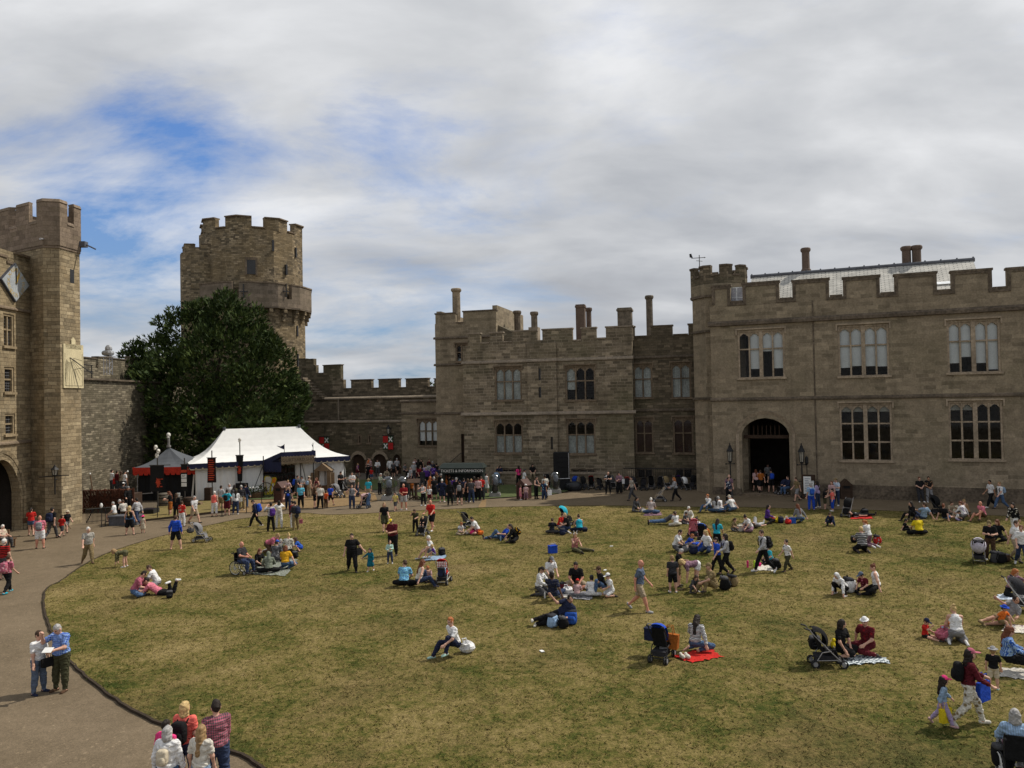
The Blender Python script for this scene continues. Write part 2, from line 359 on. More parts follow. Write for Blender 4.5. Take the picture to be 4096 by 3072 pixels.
for (a, b_) in zip(el, el[1:]):
    d = V((b_[0]-a[0], b_[1]-a[1], 0)); q = V((-d.y, d.x, 0)).normalized()*.034
    A, B_ = V((*a, 0)), V((*b_, 0))
    mb.hexa([A-q, B_-q, B_+q, A+q, A-q+V((0, 0, .075)), B_-q+V((0, 0, .075)), B_+q+V((0, 0, .075)), A+q+V((0, 0, .075))])
o = mb.build('kerb', MSOIL); o['kind'] = 'structure'
sand = sheet('sandy_ground', ccw(gpx([(1060, 2046), (1155, 2037), (1300, 2031), (1430, 2018), (1510, 2002), (1500, 1975), (1400, 1940), (1040, 1975), (960, 2010), (900, 2050), (980, 2050)])), .008, MSAND)
pave = sheet('paving', ccw(gpx([(1380, 1930), (1500, 1968), (1690, 1985), (2000, 1950), (2340, 1932), (2350, 1918), (1400, 1890)])), .012, MPAVE)
for nm, pl in (('grass_patch', [(1440, 1921), (1570, 1919), (1580, 1950), (1450, 1960)]), ('grass_patch', [(1640, 1975), (1700, 2004), (1830, 2004), (2000, 1992), (2190, 1980), (2280, 1962), (2250, 1940), (2050, 1940), (1900, 1948)]),
               ('grass_patch', [(1000, 2000), (1190, 1995), (1180, 1978), (1000, 1980)])):
    sheet(nm, ccw(smoothline(gpx(pl+pl[:1]), 3)[:-1]), .05, [MGREEN, MSOIL], zb=.0)
sheet('grass_bank', ccw(smoothline(gpx([(560, 2088), (680, 2074), (850, 2054), (960, 2040), (960, 2012), (800, 2012), (600, 2040), (540, 2075), (560, 2088)]), 3)[:-1]), .14, [m_ground('straw_grass', (.22, .165, .07), (.15, .13, .045), 1.5), MSOIL], zb=.0)
sheet('path_patch', ccw(gpx([(1912, 2030), (1930, 1999), (1946, 1996), (1942, 2029)])), .009, MSAND)
ST_HALL = stone('hall_stone', (.30, .245, .172), (.252, .206, .144), (.28, .23, .165), .74, .27, (.23, .185, .13), .22, .4, .75)
ST_BAY = stone('bay_stone', (.32, .26, .185), (.165, .135, .097), (.36, .30, .22), .62, .25, (.15, .122, .08), .28, .5, .8, .018)
ST_OLD = stone('old_stone', (.25, .20, .14), (.12, .098, .07), (.10, .085, .06), .5, .21, (.11, .09, .06), .25, .7, 1.0)
ST_TOWER = stone('tower_stone', (.36, .285, .185), (.155, .125, .085), (.10, .082, .058), .46, .2, (.25, .185, .10), .08, .7, .95)
ST_GATE = stone('gate_stone', (.40, .325, .21), (.285, .23, .148), (.13, .10, .065), .52, .235, (.30, .225, .13), .06, .7, .8)
ST_GATEP = stone('crown_stone', (.25, .192, .145), (.225, .172, .128), (.13, .10, .075), .7, .3, (.19, .15, .10), .05, .35, .6)
ST_RUB = stone('rubble_stone', (.33, .285, .205), (.15, .13, .095), (.10, .085, .06), .5, .17, (.12, .10, .07), .2, .9, 1.0)
ST_TRIM = plain('trim_stone', (.165, .125, .085), .9, nz=.35, ns=7)
ST_DARK = plain('coping_stone', (.115, .09, .065), .92, nz=.45, ns=6)
ST_PALE = plain('pale_coping', (.25, .205, .155), .9, nz=.3, ns=6)
ST_WIN = plain('window_stone', (.31, .248, .18), .9, nz=.3, ns=6)
DARKM = plain('iron_black', (.012, .012, .013), .55)
WOODD = plain('dark_wood', (.045, .026, .016), .8); WOODM = plain('brown_wood', (.13, .075, .04), .8); WOODP = plain('weathered_wood', (.20, .14, .085), .85)
def m_glass():
    m = bpy.data.materials.new('window_glass'); m.use_nodes = True; nt = m.node_tree
    nt.nodes.remove(nt.nodes['Principled BSDF']); out = nt.nodes['Material Output']
    t = nd(nt, 'ShaderNodeBsdfTransparent'); t.inputs[0].default_value = (.93, .95, .95, 1)
    gl = nd(nt, 'ShaderNodeBsdfGlossy'); gl.inputs['Roughness'].default_value = .04
    fr = nd(nt, 'ShaderNodeFresnel'); fr.inputs[0].default_value = 1.3
    mx = nd(nt, 'ShaderNodeMixShader'); lk(nt, fr.outputs[0], mx.inputs[0]); lk(nt, t.outputs[0], mx.inputs[1]); lk(nt, gl.outputs[0], mx.inputs[2])
    lk(nt, mx.outputs[0], out.inputs[0]); return m
GLASS = m_glass(); GDARK = plain('dark_pane', (.014, .013, .013), .25, spec=.5, nz=.5, ns=2, bmp=0)
BLIND = plain('white_blind', (.74, .76, .77), .9, nz=.08, bmp=0); CURT = plain('grey_net_curtain', (.42, .44, .42), .95, nz=.35, ns=9)
BROWNB = plain('brown_shutter', (.06, .035, .028), .9)
CUSP = [(-1, 0), (-.96, .3), (-.80, .52), (-.62, .56), (-.58, .72), (-.36, .9), (-.16, .92), (0, 1.1), (.16, .92), (.36, .9), (.58, .72), (.62, .56), (.80, .52), (.96, .3), (1, 0)]
def winop(fr, x0, y0, x1, y1):
    a = fr.uz(x0, y1); b = fr.uz(x1, y0); c = fr.uz(x0, y0); d = fr.uz(x1, y1)
    return ((a[0]+c[0])/2, (b[0]+d[0])/2, (a[1]+d[1])/2, (b[1]+c[1])/2)
def gwin(par, fr, op, cols, tiers, fill=None, king=None, hood=True, sill=True, lead=0, smat=None, glass=None, cusp=True):
    u0, u1, z0, z1 = op; mb = MB(); smat = smat or ST_WIN
    jb = .14; mu = .11; kw = .26 if king else 0
    iu0, iu1, iz0, iz1 = u0+jb, u1-jb, z0+.05, z1-jb
    nm = cols-1-(1 if king else 0); lw = (iu1-iu0-nm*mu-kw)/cols
    fr.box(mb, u0+.004, iu0, z0+.004, z1-.004, -.32, -.05); fr.box(mb, iu1, u1-.004, z0+.004, z1-.004, -.32, -.05); fr.box(mb, iu0, iu1, iz1, z1-.004, -.32, -.053); fr.box(mb, iu0, iu1, z0+.004, iz0, -.32, -.053)
    us = []; u = iu0
    for c in range(cols):
        us.append((u, u+lw)); u += lw
        if c < cols-1:
            w = kw if king and c == king-1 else mu
            fr.box(mb, u, u+w, iz0, iz1, -.30, -.08 if w == mu else -.04); u += w
    tot = sum(tiers); nt_ = len(tiers); hh = iz1-iz0-(nt_-1)*.10; zs = []; z = iz0
    for i, t in enumerate(tiers):
        zs.append((z, z+hh*t/tot)); z += hh*t/tot
        if i < nt_-1:
            for a, b in us: fr.box(mb, a, b, z, z+.10, -.29, -.10)
            z += .10
    if cusp:
        for a, b in us:              # cusped heads
            zt = zs[-1][1]; hw = (b-a)/2; zsp = zt-hw*1.45
            pts = [((a+b)/2+x*hw, zsp+y*hw*1.1) for x, y in CUSP]; k = len(pts)
            vs = [fr.P(p, q, -.12) for p, q in pts]+[fr.P(p, zt, -.12) for p, q in pts]+[fr.P(p, q, -.28) for p, q in pts]
            mb.add(vs, [(i, i+1, k+i+1, k+i) for i in range(k-1)]+[(i+1, i, 2*k+i, 2*k+i+1) for i in range(k-1)])
    if hood:
        fr.box(mb, u0-.12, u1+.12, z1+.02, z1+.13, .002, .10)
        for a, b in ((u0-.12, u0-.02), (u1+.02, u1+.12)): fr.box(mb, a, b, z1-.35, z1+.018, .002, .09)
    if sill: fr.box(mb, u0-.1, u1+.1, z0-.14, z0+.002, -.3, .12)
    w = mb.build('window', smat, par, uv=True)
    mb = MB(); mb.add([fr.P(iu0, iz0, -.2), fr.P(iu1, iz0, -.2), fr.P(iu1, iz1, -.2), fr.P(iu0, iz1, -.2)], [(0, 1, 2, 3)])
    if lead:
        for a, b in us:
            for c, d in zs:
                n = max(2, int((b-a)/lead)); 
                for i in range(1, n): fr.box(mb, a+(b-a)*i/n-.012, a+(b-a)*i/n+.012, c, d, -.195, -.175, 1)
                n = max(2, int((d-c)/lead))
                for i in range(1, n): fr.box(mb, a, b, c+(d-c)*i/n-.012, c+(d-c)*i/n+.012, -.195, -.176, 1)
    mb.build('pane', [glass or GLASS, plain('lead', (.16, .16, .17), .6)], w)
    if fill:
        by = {}
        for (c, t), (mt, f0, f1) in fill.items():
            q = by.setdefault(mt, MB()); a, b = us[c]; p, r = zs[t]
            n = 9 if mt is CURT else 1
            for i in range(n):
                ua, ub = a+(b-a)*i/n, a+(b-a)*(i+1)/n; oa, ob = -.26-.03*(i % 2), -.26-.03*((i+1) % 2)
                q.add([fr.P(ua, p+(r-p)*f0, oa), fr.P(ub, p+(r-p)*f0, ob), fr.P(ub, p+(r-p)*f1, ob), fr.P(ua, p+(r-p)*f1, oa)], [(0, 1, 2, 3)])
        for mt, q in by.items():
            q.build('curtain' if mt is CURT else ('blind' if mt is BLIND else 'shutter'), mt, w)
    return w
def crenel(par, fr, segs, zbase, th=.45, cop=.13, mat=None, cmat=None, band=False, o0=0.0, jag=0.0):
    mb = MB(); mc = MB(); lst = []
    for x0, x1, y in segs:
        a = fr.uz(x0, y, o0); b = fr.uz(x1, y, o0); lst.append([a[0], b[0], (a[1]+b[1])/2])
    for i in range(len(lst)-1): lst[i][1] = lst[i+1][0] = (lst[i][1]+lst[i+1][0])/2
    for i, (u0, u1, z) in enumerate(lst):
        fr.box(mb, u0, u1, zbase, z-cop, o0-th, o0)
        mer = (i == 0 or lst[i-1][2] < z)
        e = .07 if mer else -.03
        fr.box(mc, u0-e+.003, u1+e-.003, z-cop, z, o0-th-.06, o0+.07)
        if band:
            if mer:
                for a, b in ((u0, u0+.22), (u1-.22, u1)): fr.box(mc, a, b, zlow(lst, i)-.22, z-cop-.002, o0-.02, o0+.055)
                fr.box(mc, u0+.222, u1-.222, z-cop-.17, z-cop-.003, o0-.02, o0+.05)
            else: fr.box(mc, u0-.22, u1+.22, z-cop-.2, z-cop-.003, o0-.02, o0+.06)
    a = mb.build('parapet', mat or ST_OLD, par, uv=True); mc.build('coping', cmat or ST_DARK, par)
    return lst
def zlow(l, i):
    return min([l[j][2] for j in (i-1, i+1) if 0 <= j < len(l)])
def course(mb, fr, x0, y0, x1, y1, h=.16, pr=.12, u0=None, u1=None):   # string course; returns z
    a = fr.uz(x0, y0); b = fr.uz(x1, y1); z = (a[1]+b[1])/2
    u0 = a[0] if u0 is None else u0; u1 = b[0] if u1 is None else u1
    vs = []
    for u in (u0, u1): vs += [fr.P(u, z-h/2, .001), fr.P(u, z-h/2+.03, pr), fr.P(u, z+h*.2, pr), fr.P(u, z+h/2+.06, .001)]
    mb.add(vs, [(0, 4, 5, 1), (1, 5, 6, 2), (2, 6, 7, 3), (0, 1, 2, 3), (7, 6, 5, 4)]); return z
def chimney(par, base, w, z0, z1, n=8, mat=None, cap=.28, dep=None, mat2=None):
    mb = MB(); r = w/2*.82; Rm = M.Rotation(-.25, 3, 'Z')
    if n == 4:
        dp = dep or w
        mb.box((base[0], base[1], (z0+z1-cap)/2), (w*.88, dp*.88, z1-cap-z0), Rm); mb.box((base[0], base[1], z1-cap*.7), (w*1.0, dp, cap*.6), Rm); mb.box((base[0], base[1], z1-cap*.2), (w*.9, dp*.9, cap*.4), Rm)
    else:
        H = z1-z0
        mb.lathe([(r*1.18, 0), (r*1.18, H*.22), (r*.92, H*.27), (r*.9, H-cap*1.3), (r*1.05, H-cap*1.1), (r*1.2, H-cap*.8), (r*1.2, H-cap*.3), (r*1.02, H), (r*.7, H)], (base[0], base[1], z0), n, ph=.3)
    return mb.build('chimney', mat or ST_DARK, par, uv=True)
HL = Fr(G(2857, 1977), G(4092, 2015)); UE = HL.L+14
hall = empty('great_hall', HL.P(0, 0), 0, 'long two-storey stone hall with battlements, big arched doorway and tall mullioned windows', 'building')
ztop = HL.uz(3400, 1178)[1]; zpar = ztop-.25
W1 = winop(HL, 2951, 1318, 3139, 1510); W2 = winop(HL, 3352, 1298, 3557, 1503); W3 = winop(HL, 3788, 1278, 4003, 1489)
W4 = winop(HL, 3359, 1612, 3570, 1842); W5 = winop(HL, 3795, 1603, 4014, 1838)
ua, zs_ = HL.uz(2967, 1735); ub, _ = HL.uz(3156, 1733); um, za_ = HL.uz(3060, 1672)
DOOR = (ua, ub, -.02, za_+.05)
W6 = (W3[0]+7.2, W3[1]+7.2, W3[2], W3[3]); W7 = (W5[0]+7.2, W5[1]+7.2, W5[2], W5[3])
mb = MB(); HL.wall(mb, 0, UE, -.1, zpar, [W1, W2, W3, W4, W5, W6, W7, DOOR], .42, 14)
arch_fill(HL, mb, ua, ub, zs_, za_, za_+.05, -.42, 0)
wl = mb.build('wall', ST_HALL, hall, uv=True)
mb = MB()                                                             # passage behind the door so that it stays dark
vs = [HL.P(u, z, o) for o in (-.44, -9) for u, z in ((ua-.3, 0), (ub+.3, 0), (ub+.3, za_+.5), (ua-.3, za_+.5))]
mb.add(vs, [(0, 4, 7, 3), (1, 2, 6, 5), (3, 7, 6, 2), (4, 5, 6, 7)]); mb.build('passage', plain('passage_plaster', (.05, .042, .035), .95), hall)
mb = MB()
course(mb, HL, 2852, 1297, 4096, 1233, .34, .2, -.15, UE); course(mb, HL, 2856, 1602, 4096, 1577, .2, .13, -.1, UE)
HL.box(mb, -.1, ua-.3, -.1, .55, .002, .14); HL.box(mb, ub+.3, UE, -.1, .55, .002, .14); HL.box(mb, ub+.35, UE, -.1, .95, .0015, .07)
for (sx0, sx1) in ((ua-.75, ua-.08), (ub+.08, ub+.75)): HL.box(mb, sx0, sx1, -.05, .5, .142, .42)
us_, zz_ = HL.uz(3255, 1400); HL.box(mb, us_-.05, us_+.05, .6, zpar, .002, .03)
mb.build('string_course', ST_DARK, hall)
mb = MB(); po = archpts(ua-.42, ub+.42, zs_, za_+.55); pi_ = archpts(ua, ub, zs_, za_); k = len(po)
po = [(ua-.42, .0)]+po+[(ub+.42, 0)]; pi_ = [(ua, 0)]+pi_+[(ub, 0)]; k += 2
vs = [HL.P(u, z, .12) for u, z in po]+[HL.P(u, z, -.12) for u, z in pi_]+[HL.P(u, z, .002) for u, z in po]
mb.add(vs, [(i, k+i, k+i+1, i+1) for i in range(k-1)]+[(i, i+1, 2*k+i+1, 2*k+i) for i in range(k-1)]); mb.build('door_arch', ST_WIN, hall, uv=True)
mb = MB(); HL.box(mb, ua-.2, ub+.2, -.05, .14, -.6, .35); HL.box(mb, ua+.003, ub-.003, -.05, .15, -9, -.603); mb.build('doorstep', ST_TRIM, hall)
mb = MB(); HL.box(mb, ua+.05, ub-.05, 4.15, 4.4, -.9, -.7)
for i in range(7): HL.box(mb, um-.9+.3*i-.03, um-.9+.3*i+.03, 4.4, 5.1, -.85, -.8)
mb.build('fanlight', WOODD, hall)
B_ = BLIND
gwin(hall, HL, W1, 4, [1.65, 1], {(1, 1): (B_, 0, 1), (2, 1): (B_, 0, 1), (3, 1): (B_, 0, 1), (1, 0): (B_, .3, 1), (2, 0): (B_, .93, 1), (3, 0): (B_, .3, 1)}, 2)
gwin(hall, HL, W2, 4, [1.65, 1], {(c, 1): (B_, 0, 1) for c in range(4)} | {(0, 0): (B_, .27, 1), (1, 0): (B_, .32, 1), (2, 0): (B_, .3, 1), (3, 0): (B_, .28, 1)}, 2)
gwin(hall, HL, W3, 4, [1.65, 1], {(c, 1): (B_, 0, 1) for c in range(4)} | {(0, 0): (B_, .3, 1), (1, 0): (B_, .5, 1), (2, 0): (B_, .28, 1), (3, 0): (B_, .06, 1)}, 2)
gwin(hall, HL, W6, 4, [1.65, 1], {(c, 1): (B_, 0, 1) for c in range(4)}, 2)
PB = plain('dim_blind', (.30, .29, .25), .9)
gwin(hall, HL, W4, 4, [1, 1, 1.05], {(c, 2): (PB, .62, 1) for c in range(4)}, 2); gwin(hall, HL, W5, 4, [1, 1, 1.05], {(0, 2): (PB, .6, 1), (1, 2): (PB, .6, 1)}, 2)
gwin(hall, HL, W7, 4, [1, 1, 1.05], None, 2)
segs = [(2846, 2921, 1140), (2921, 2970, 1203), (2970, 3116, 1126), (3116, 3169, 1190), (3169, 3316, 1115), (3316, 3371, 1179), (3371, 3519, 1103), (3519, 3577, 1168), (3577, 3747, 1090), (3747, 3804, 1157), (3804, 3968, 1077), (3968, 4027, 1146), (4027, 4200, 1064), (4200, 4260, 1134), (4260, 4440, 1050)]
crenel(hall, HL, segs, zpar-.02, .5, .14, ST_HALL, ST_DARK, True)
def m_slate():
    m, nt, b = nmat('stone_slates'); uv = nd(nt, 'ShaderNodeUVMap').outputs[0]
    br = nd(nt, 'ShaderNodeTexBrick', i_Color1=(.58, .56, .50, 1), i_Color2=(.42, .41, .37, 1), i_Mortar=(.14, .14, .13, 1), i_Scale=1.0)
    br.inputs['Brick Width'].default_value = .55; br.inputs['Row Height'].default_value = .2; br.inputs['Mortar Size'].default_value = .035; br.offset = .45; lk(nt, uv, br.inputs['Vector'])
    tc = nd(nt, 'ShaderNodeTexCoord').outputs['Object']
    lk(nt, mixc(nt, .7, br.outputs[0], ramp(nt, noise(nt, tc, 1.5, 5, .7), ((.3, .6), (.7, 1.25))), 'MULTIPLY'), b.inputs['Base Color']); b.inputs['Roughness'].default_value = .55
    bump(nt, b, br.outputs[1], -.6, .04); return m
SLATE = m_slate()
ru0 = HL.uz(3007, 1100, -7)[0]; ru1 = HL.uz(3893, 1050, -7)[0]; rz = HL.uz(3450, 1074, -7)[1]
mb = MB(); q = [(ru0, ztop-1.2, -1.3), (ru1, ztop-1.2, -1.3), (ru1, rz, -7), (ru0, rz, -7), (ru0, ztop-1.2, -12.7), (ru1, ztop-1.2, -12.7)]
me_ = MB(); me_.add([HL.P(u, z, o) for u, z, o in q], [(0, 1, 2, 3), (3, 2, 5, 4), (0, 3, 4), (1, 5, 2)])
roof = me_.build('roof', SLATE, hall)
uvl = roof.data.uv_layers.new(name='UVMap')
for p in roof.data.polygons:
    for li in p.loop_indices:
        c = roof.data.vertices[roof.data.loops[li].vertex_index].co-HL.o
        uvl.data[li].uv = (c.dot(HL.u), c.z*2.2)
mb = MB(); mb.tube([HL.P(ru0-.1, rz+.02, -7), HL.P(ru1+.1, rz+.02, -7)], .16, 8)
for i in range(16): HL.box(mb, ru0+(ru1-ru0)*i/15-.05, ru0+(ru1-ru0)*i/15+.05, rz+.1, rz+.24, -7.05, -6.95)
mb.build('ridge_cap', plain('lead_grey', (.09, .095, .11), .5), roof)
def roofpt(px, py):     # on the front slope
    sl = (rz-(ztop-1.2))/5.7; o = -2.5
    for _ in range(30):
        u, z = HL.uz(px, py, o); o = -1.3-(z-(ztop-1.2))/sl
    return u, z, o
for x, y0, y1, w in ((3224, 992, 1080, 36), (3647, 984, 1058, 82)):
    u, z0 = HL.uz(x, y1, -7.6); _, z1 = HL.uz(x, y0, -7.6); p = HL.P(u, 0, -7.6); wd = w/3076*p.y
    if w < 60: chimney(roof, p, wd*1.1, z0-.5, z1, 8, plain('brick_brown', (.12, .085, .065), .9))
    else:
        for s in (-1, 1): chimney(roof, p+HL.u*s*wd*.22, wd*.54, z0-.6, z1, 8, plain('brick_brown', (0, 0, 0)))
mb = MB(); u, z, o = roofpt(3768, 1132); mb.hexa([HL.P(u-.45, z-.2, o+.12), HL.P(u+.55, z-.2, o+.12), HL.P(u+.5, z+.25, o-.7), HL.P(u-.4, z+.25, o-.7), HL.P(u-.45, z-.1, o+.3), HL.P(u+.55, z-.1, o+.3), HL.P(u+.5, z+.32, o-.6), HL.P(u-.4, z+.32, o-.6)])
mb.build('skylight', plain('white_frame', (.75, .78, .8), .35), roof)
mb = MB(); a = HL.uz(2912, 1225, -.7); b = HL.uz(2976, 1147, -.7)
HL.box(mb, a[0], b[0], a[1], b[1], -1.0, -.7); 
for i in (0, .55, 1): HL.box(mb, a[0]+(b[0]-a[0])*i-.04, a[0]+(b[0]-a[0])*i+.04, a[1], b[1], -.698, -.66, 1)
for i in (.45, 1): HL.box(mb, a[0]+.04, b[0]-.04, a[1]+(b[1]-a[1])*i-.06, a[1]+(b[1]-a[1])*i, -.698, -.67, 1)
mb.build('glass_lantern', [plain('milky_glazing', (.42, .43, .48), .4), plain('white_frame', (0, 0, 0))], hall)
tc_ = HL.P(.35, 0, -2.65); TR = 2.12
def octo(c, r, n=8, ph=0): return [(c[0]+r*cos(ph+2*pi*i/n), c[1]+r*sin(ph+2*pi*i/n)) for i in range(n)]
def ring_merlons(mb, mc, c, r, z0, z1, zf, n, ph, gap, th=.4, slots=None, cop=.14):
    pts = octo(c, r, n, ph); pin = octo(c, r-th, n, ph)
    for i in range(n):
        a, b = V((*pts[i], 0)), V((*pts[(i+1) % n], 0)); a2, b2 = V((*pin[i], 0)), V((*pin[(i+1) % n], 0))
        L = lambda t: (a.lerp(b, t), a2.lerp(b2, t))
        for t0, t1, zt in ((0, (1-gap)/2, z1), ((1-gap)/2, (1+gap)/2, zf), ((1+gap)/2, 1, z1)):
            p, q = L(t0); p1, q1 = L(t1)
            mb.hexa([V((*x[:2], z)) for z in (z0, zt-cop) for x in (p, p1, q1, q)])
            ex = lambda x, s: V((c[0], c[1], 0))+(x-V((c[0], c[1], 0)))*s
            mc.hexa([V((*x[:2], z)) for z in (zt-cop, zt) for x in (ex(p, 1.035), ex(p1, 1.035), ex(q1, .97), ex(q, .97))])
tz1 = D(2800, 1063, tc_.y-1.5).z; tzf = D(2800, 1100, tc_.y-1.5).z; tzs = D(2800, 1185, tc_.y-1.5).z; tzs2 = D(2800, 1325, tc_.y-1.5).z; tzs3 = D(2800, 1594, tc_.y-1.5).z
tur = empty('stair_turret', tc_, 0, 'narrow octagonal stair turret with small battlements at the hall corner', 'turret')
PH8 = R(22.5-23)
mb = MB(); mb.prism(octo(tc_, TR, 8, PH8), -.1, tzs); mb.prism(octo(tc_, TR+.1, 8, PH8), tzs, tzs+.9); mb.build('shaft', ST_HALL, tur, uv=True)
mb = MB(); mc = MB(); ring_merlons(mb, mc, tc_, TR+.1, tzs+.9, tz1, tzf, 8, PH8, .36); mb.build('parapet', ST_OLD, tur, uv=True)
for z in (tzs, tzs2, tzs3):
    p = octo(tc_, TR+.16, 8, PH8); mc.prism(p, z-.1, z+.08)
mc.build('coping', ST_DARK, tur)
mb = MB(); p = D(2798, 1066, tc_.y); t = D(2798, 1020, tc_.y).z
mb.tube([p-V((0, 0, .6)), V((p.x, p.y, t))], .03); mb.tube([V((p.x-.62, p.y, t-.25)), V((p.x+.45, p.y, t-.2))], .025); mb.tube([V((p.x-.28, p.y-.2, t-.48)), V((p.x+.28, p.y+.2, t-.46))], .02)
mb.add([V((p.x-.5, p.y, t-.24)), V((p.x-.75, p.y, t-.18)), V((p.x-.78, p.y, t+.08)), V((p.x-.62, p.y, t+.12))], [(0, 1, 2, 3)]); mb.tube([V((p.x+.4, p.y, t-.2)), V((p.x+.52, p.y, t-.2))], [.06, .0])
tag(mb.build('weather_vane', DARKM), 'thin iron weather vane with flag on the turret top', 'weather vane')
BF = Fr(G(1860, 1935), G(2535, 1942))
rng_ = empty('central_range', BF.P(0, 0), 0, 'battlemented stone range with three-light windows and several chimneys in the centre', 'building')
bu1 = BF.uz(2530, 1500)[0]; z1s = BF.uz(2200, 1443)[1]; z2s = BF.uz(2200, 1655)[1]
zb = BF.uz(2200, 1362)[1]-.2
V1 = winop(BF, 1979, 1466, 2087, 1600); V2 = winop(BF, 2261, 1461, 2382, 1600); V3 = winop(BF, 1979, 1682, 2092, 1812); V4 = winop(BF, 2266, 1677, 2382, 1815)
Bs1 = winop(BF, 2005, 1873, 2084, 1905); Bs2 = winop(BF, 2283, 1875, 2383, 1907)
sl = [winop(BF, *s) for s in ((2156, 1474, 2165, 1520), (2157, 1549, 2167, 1590), (2205, 1747, 2214, 1797))]
mb = MB(); BF.wall(mb, 0, bu1, -.1, zb, [V1, V2, V3, V4, Bs1, Bs2], .4, 10)
pu0 = BF.uz(2112, 1500)[0]; pu1 = BF.uz(2228, 1500)[0]
BF.wall(mb, pu0, pu1, -.1, zb-.002, sl, .2, .3)                       # shallow pilaster, set proud below
mb.build('wall', ST_BAY, rng_, uv=True)
mb = MB(); BF.wall(mb, pu0, pu1, -.1, zb-.002, [], .2, .3)
fp = Fr(BF.P(0, 0, .22), BF.P(10, 0, .22))
mb = MB(); fp.wall(mb, pu0, pu1, -.1, zb, sl, .2, .219); mb.build('pilaster', ST_BAY, rng_, uv=True)
mb = MB()
for a in sl: fp.box(mb, a[0], a[1], a[2], a[3], -.19, -.17); mb.flush('arrow_slit', GDARK, rng_)
mb = MB()
for z in (z1s, z2s):
    e = .0 if z == z1s else .12
    for f, a, b in ((BF, -.1-e, pu0-.003), (fp, pu0-.05, pu1+.05), (BF, pu1+.003, bu1+.1+e)):
        vs = []
        for u in (a, b): vs += [f.P(u, z-.1, .001), f.P(u, z-.06, .12+e), f.P(u, z+.02, .12+e), f.P(u, z+.2, .001)]
        mb.add(vs, [(0, 4, 5, 1), (1, 5, 6, 2), (2, 6, 7, 3), (0, 1, 2, 3), (7, 6, 5, 4)])
BF.box(mb, Bs1[0]-1, Bs2[1]+1.2, .95, 1.12, .002, .5)
mb.build('string_course', ST_PALE, rng_)
mb = MB(); BF.box(mb, Bs1[0]-1, Bs2[1]+1.2, -.05, .95, .003, .42); BF.box(mb, -.12, pu0-.004, .0, z2s-.12, .0015, .10); BF.box(mb, pu1+.004, bu1+.1, 0, z2s-.12, .0015, .10)
mb.v = [v for v in mb.v]; 
pl = MB(); BF.box(pl, Bs1[0]-1, Bs2[1]+1.2, -.05, .95, .003, .42); pl.build('plinth', ST_BAY, rng_, uv=True)
for w in (V1, V3): gwin(rng_, BF, w, 3, [1.35, 1], {(c, t): (CURT, 0, 1) for c in range(3) for t in ((0, 1) if w is V1 else (0,))}, smat=ST_TRIM)
gwin(rng_, BF, V2, 3, [1.35, 1], {(0, 1): (CURT, 0, 1), (0, 0): (CURT, .55, 1)}, smat=ST_TRIM); gwin(rng_, BF, V4, 3, [1.35, 1], {(c, 0): (CURT, 0, 1) for c in range(3)}, smat=ST_TRIM)
for w in (Bs1, Bs2): gwin(rng_, BF, w, 3, [1], None, hood=False, sill=False, cusp=False, smat=ST_DARK, glass=GDARK)
segs = [(1872, 1920, 1331), (1920, 1959, 1369), (1959, 2010, 1327), (2010, 2049, 1364), (2049, 2146, 1320), (2146, 2169, 1360), (2169, 2289, 1313), (2289, 2325, 1358), (2325, 2384, 1308), (2384, 2423, 1350), (2423, 2530, 1303)]
crenel(rng_, BF, segs, zb-.02, .45, .12, ST_BAY, ST_PALE)
mb = MB(); p = BF.uz(2520, 1400)
RC = Fr(BF.P(0, 0), BF.P(10, 0), 1.1)
ru0 = RC.uz(2528, 1600)[0]; ru1 = RC.uz(2800, 1600)[0]+2.5
X1 = winop(RC, 2533, 1456, 2610, 1590); X2 = winop(RC, 2684, 1450, 2764, 1590); X3 = winop(RC, 2541, 1672, 2614, 1810); X4 = winop(RC, 2692, 1668, 2774, 1812); Y1 = winop(RC, 2547, 1872, 2614, 1912); Y2 = winop(RC, 2698, 1872, 2772, 1912)
zr = RC.uz(2650, 1345)[1]-.15
mb = MB(); RC.wall(mb, ru0-1, ru1, -.1, zr, [X1, X2, X3, X4, Y1, Y2], .4, 9); mb.build('wall', ST_OLD, rng_, uv=True)
mb = MB()
for y in (1430, 1643):
    course(mb, RC, 2560, y, 2740, y-3, .18, .12, ru0-.5, ru1)
mb.build('string_course', ST_DARK, rng_)
for w, f in ((X1, {(c, t): (CURT, 0, 1) for c in (0, 1) for t in (0, 1)}), (X2, {(c, t): (CURT, 0, 1) for c in (0, 1) for t in (0, 1)}), (X3, {(c, t): (BROWNB, 0, 1) for c in (0, 1) for t in (0, 1)}), (X4, {(c, t): (BROWNB, 0, 1) for c in (0, 1) for t in (0, 1)})):
    gwin(rng_, RC, w, 2, [1.35, 1], f, smat=ST_TRIM)
for w in (Y1, Y2): gwin(rng_, RC, w, 2, [1], None, hood=False, sill=False, cusp=False, smat=ST_DARK, glass=GDARK)
crenel(rng_, RC, [(2505, 2538, 1304), (2538, 2603, 1342), (2603, 2690, 1300), (2690, 2753, 1335), (2753, 2800, 1293)], zr-.02, .4, .12, ST_OLD, ST_DARK)
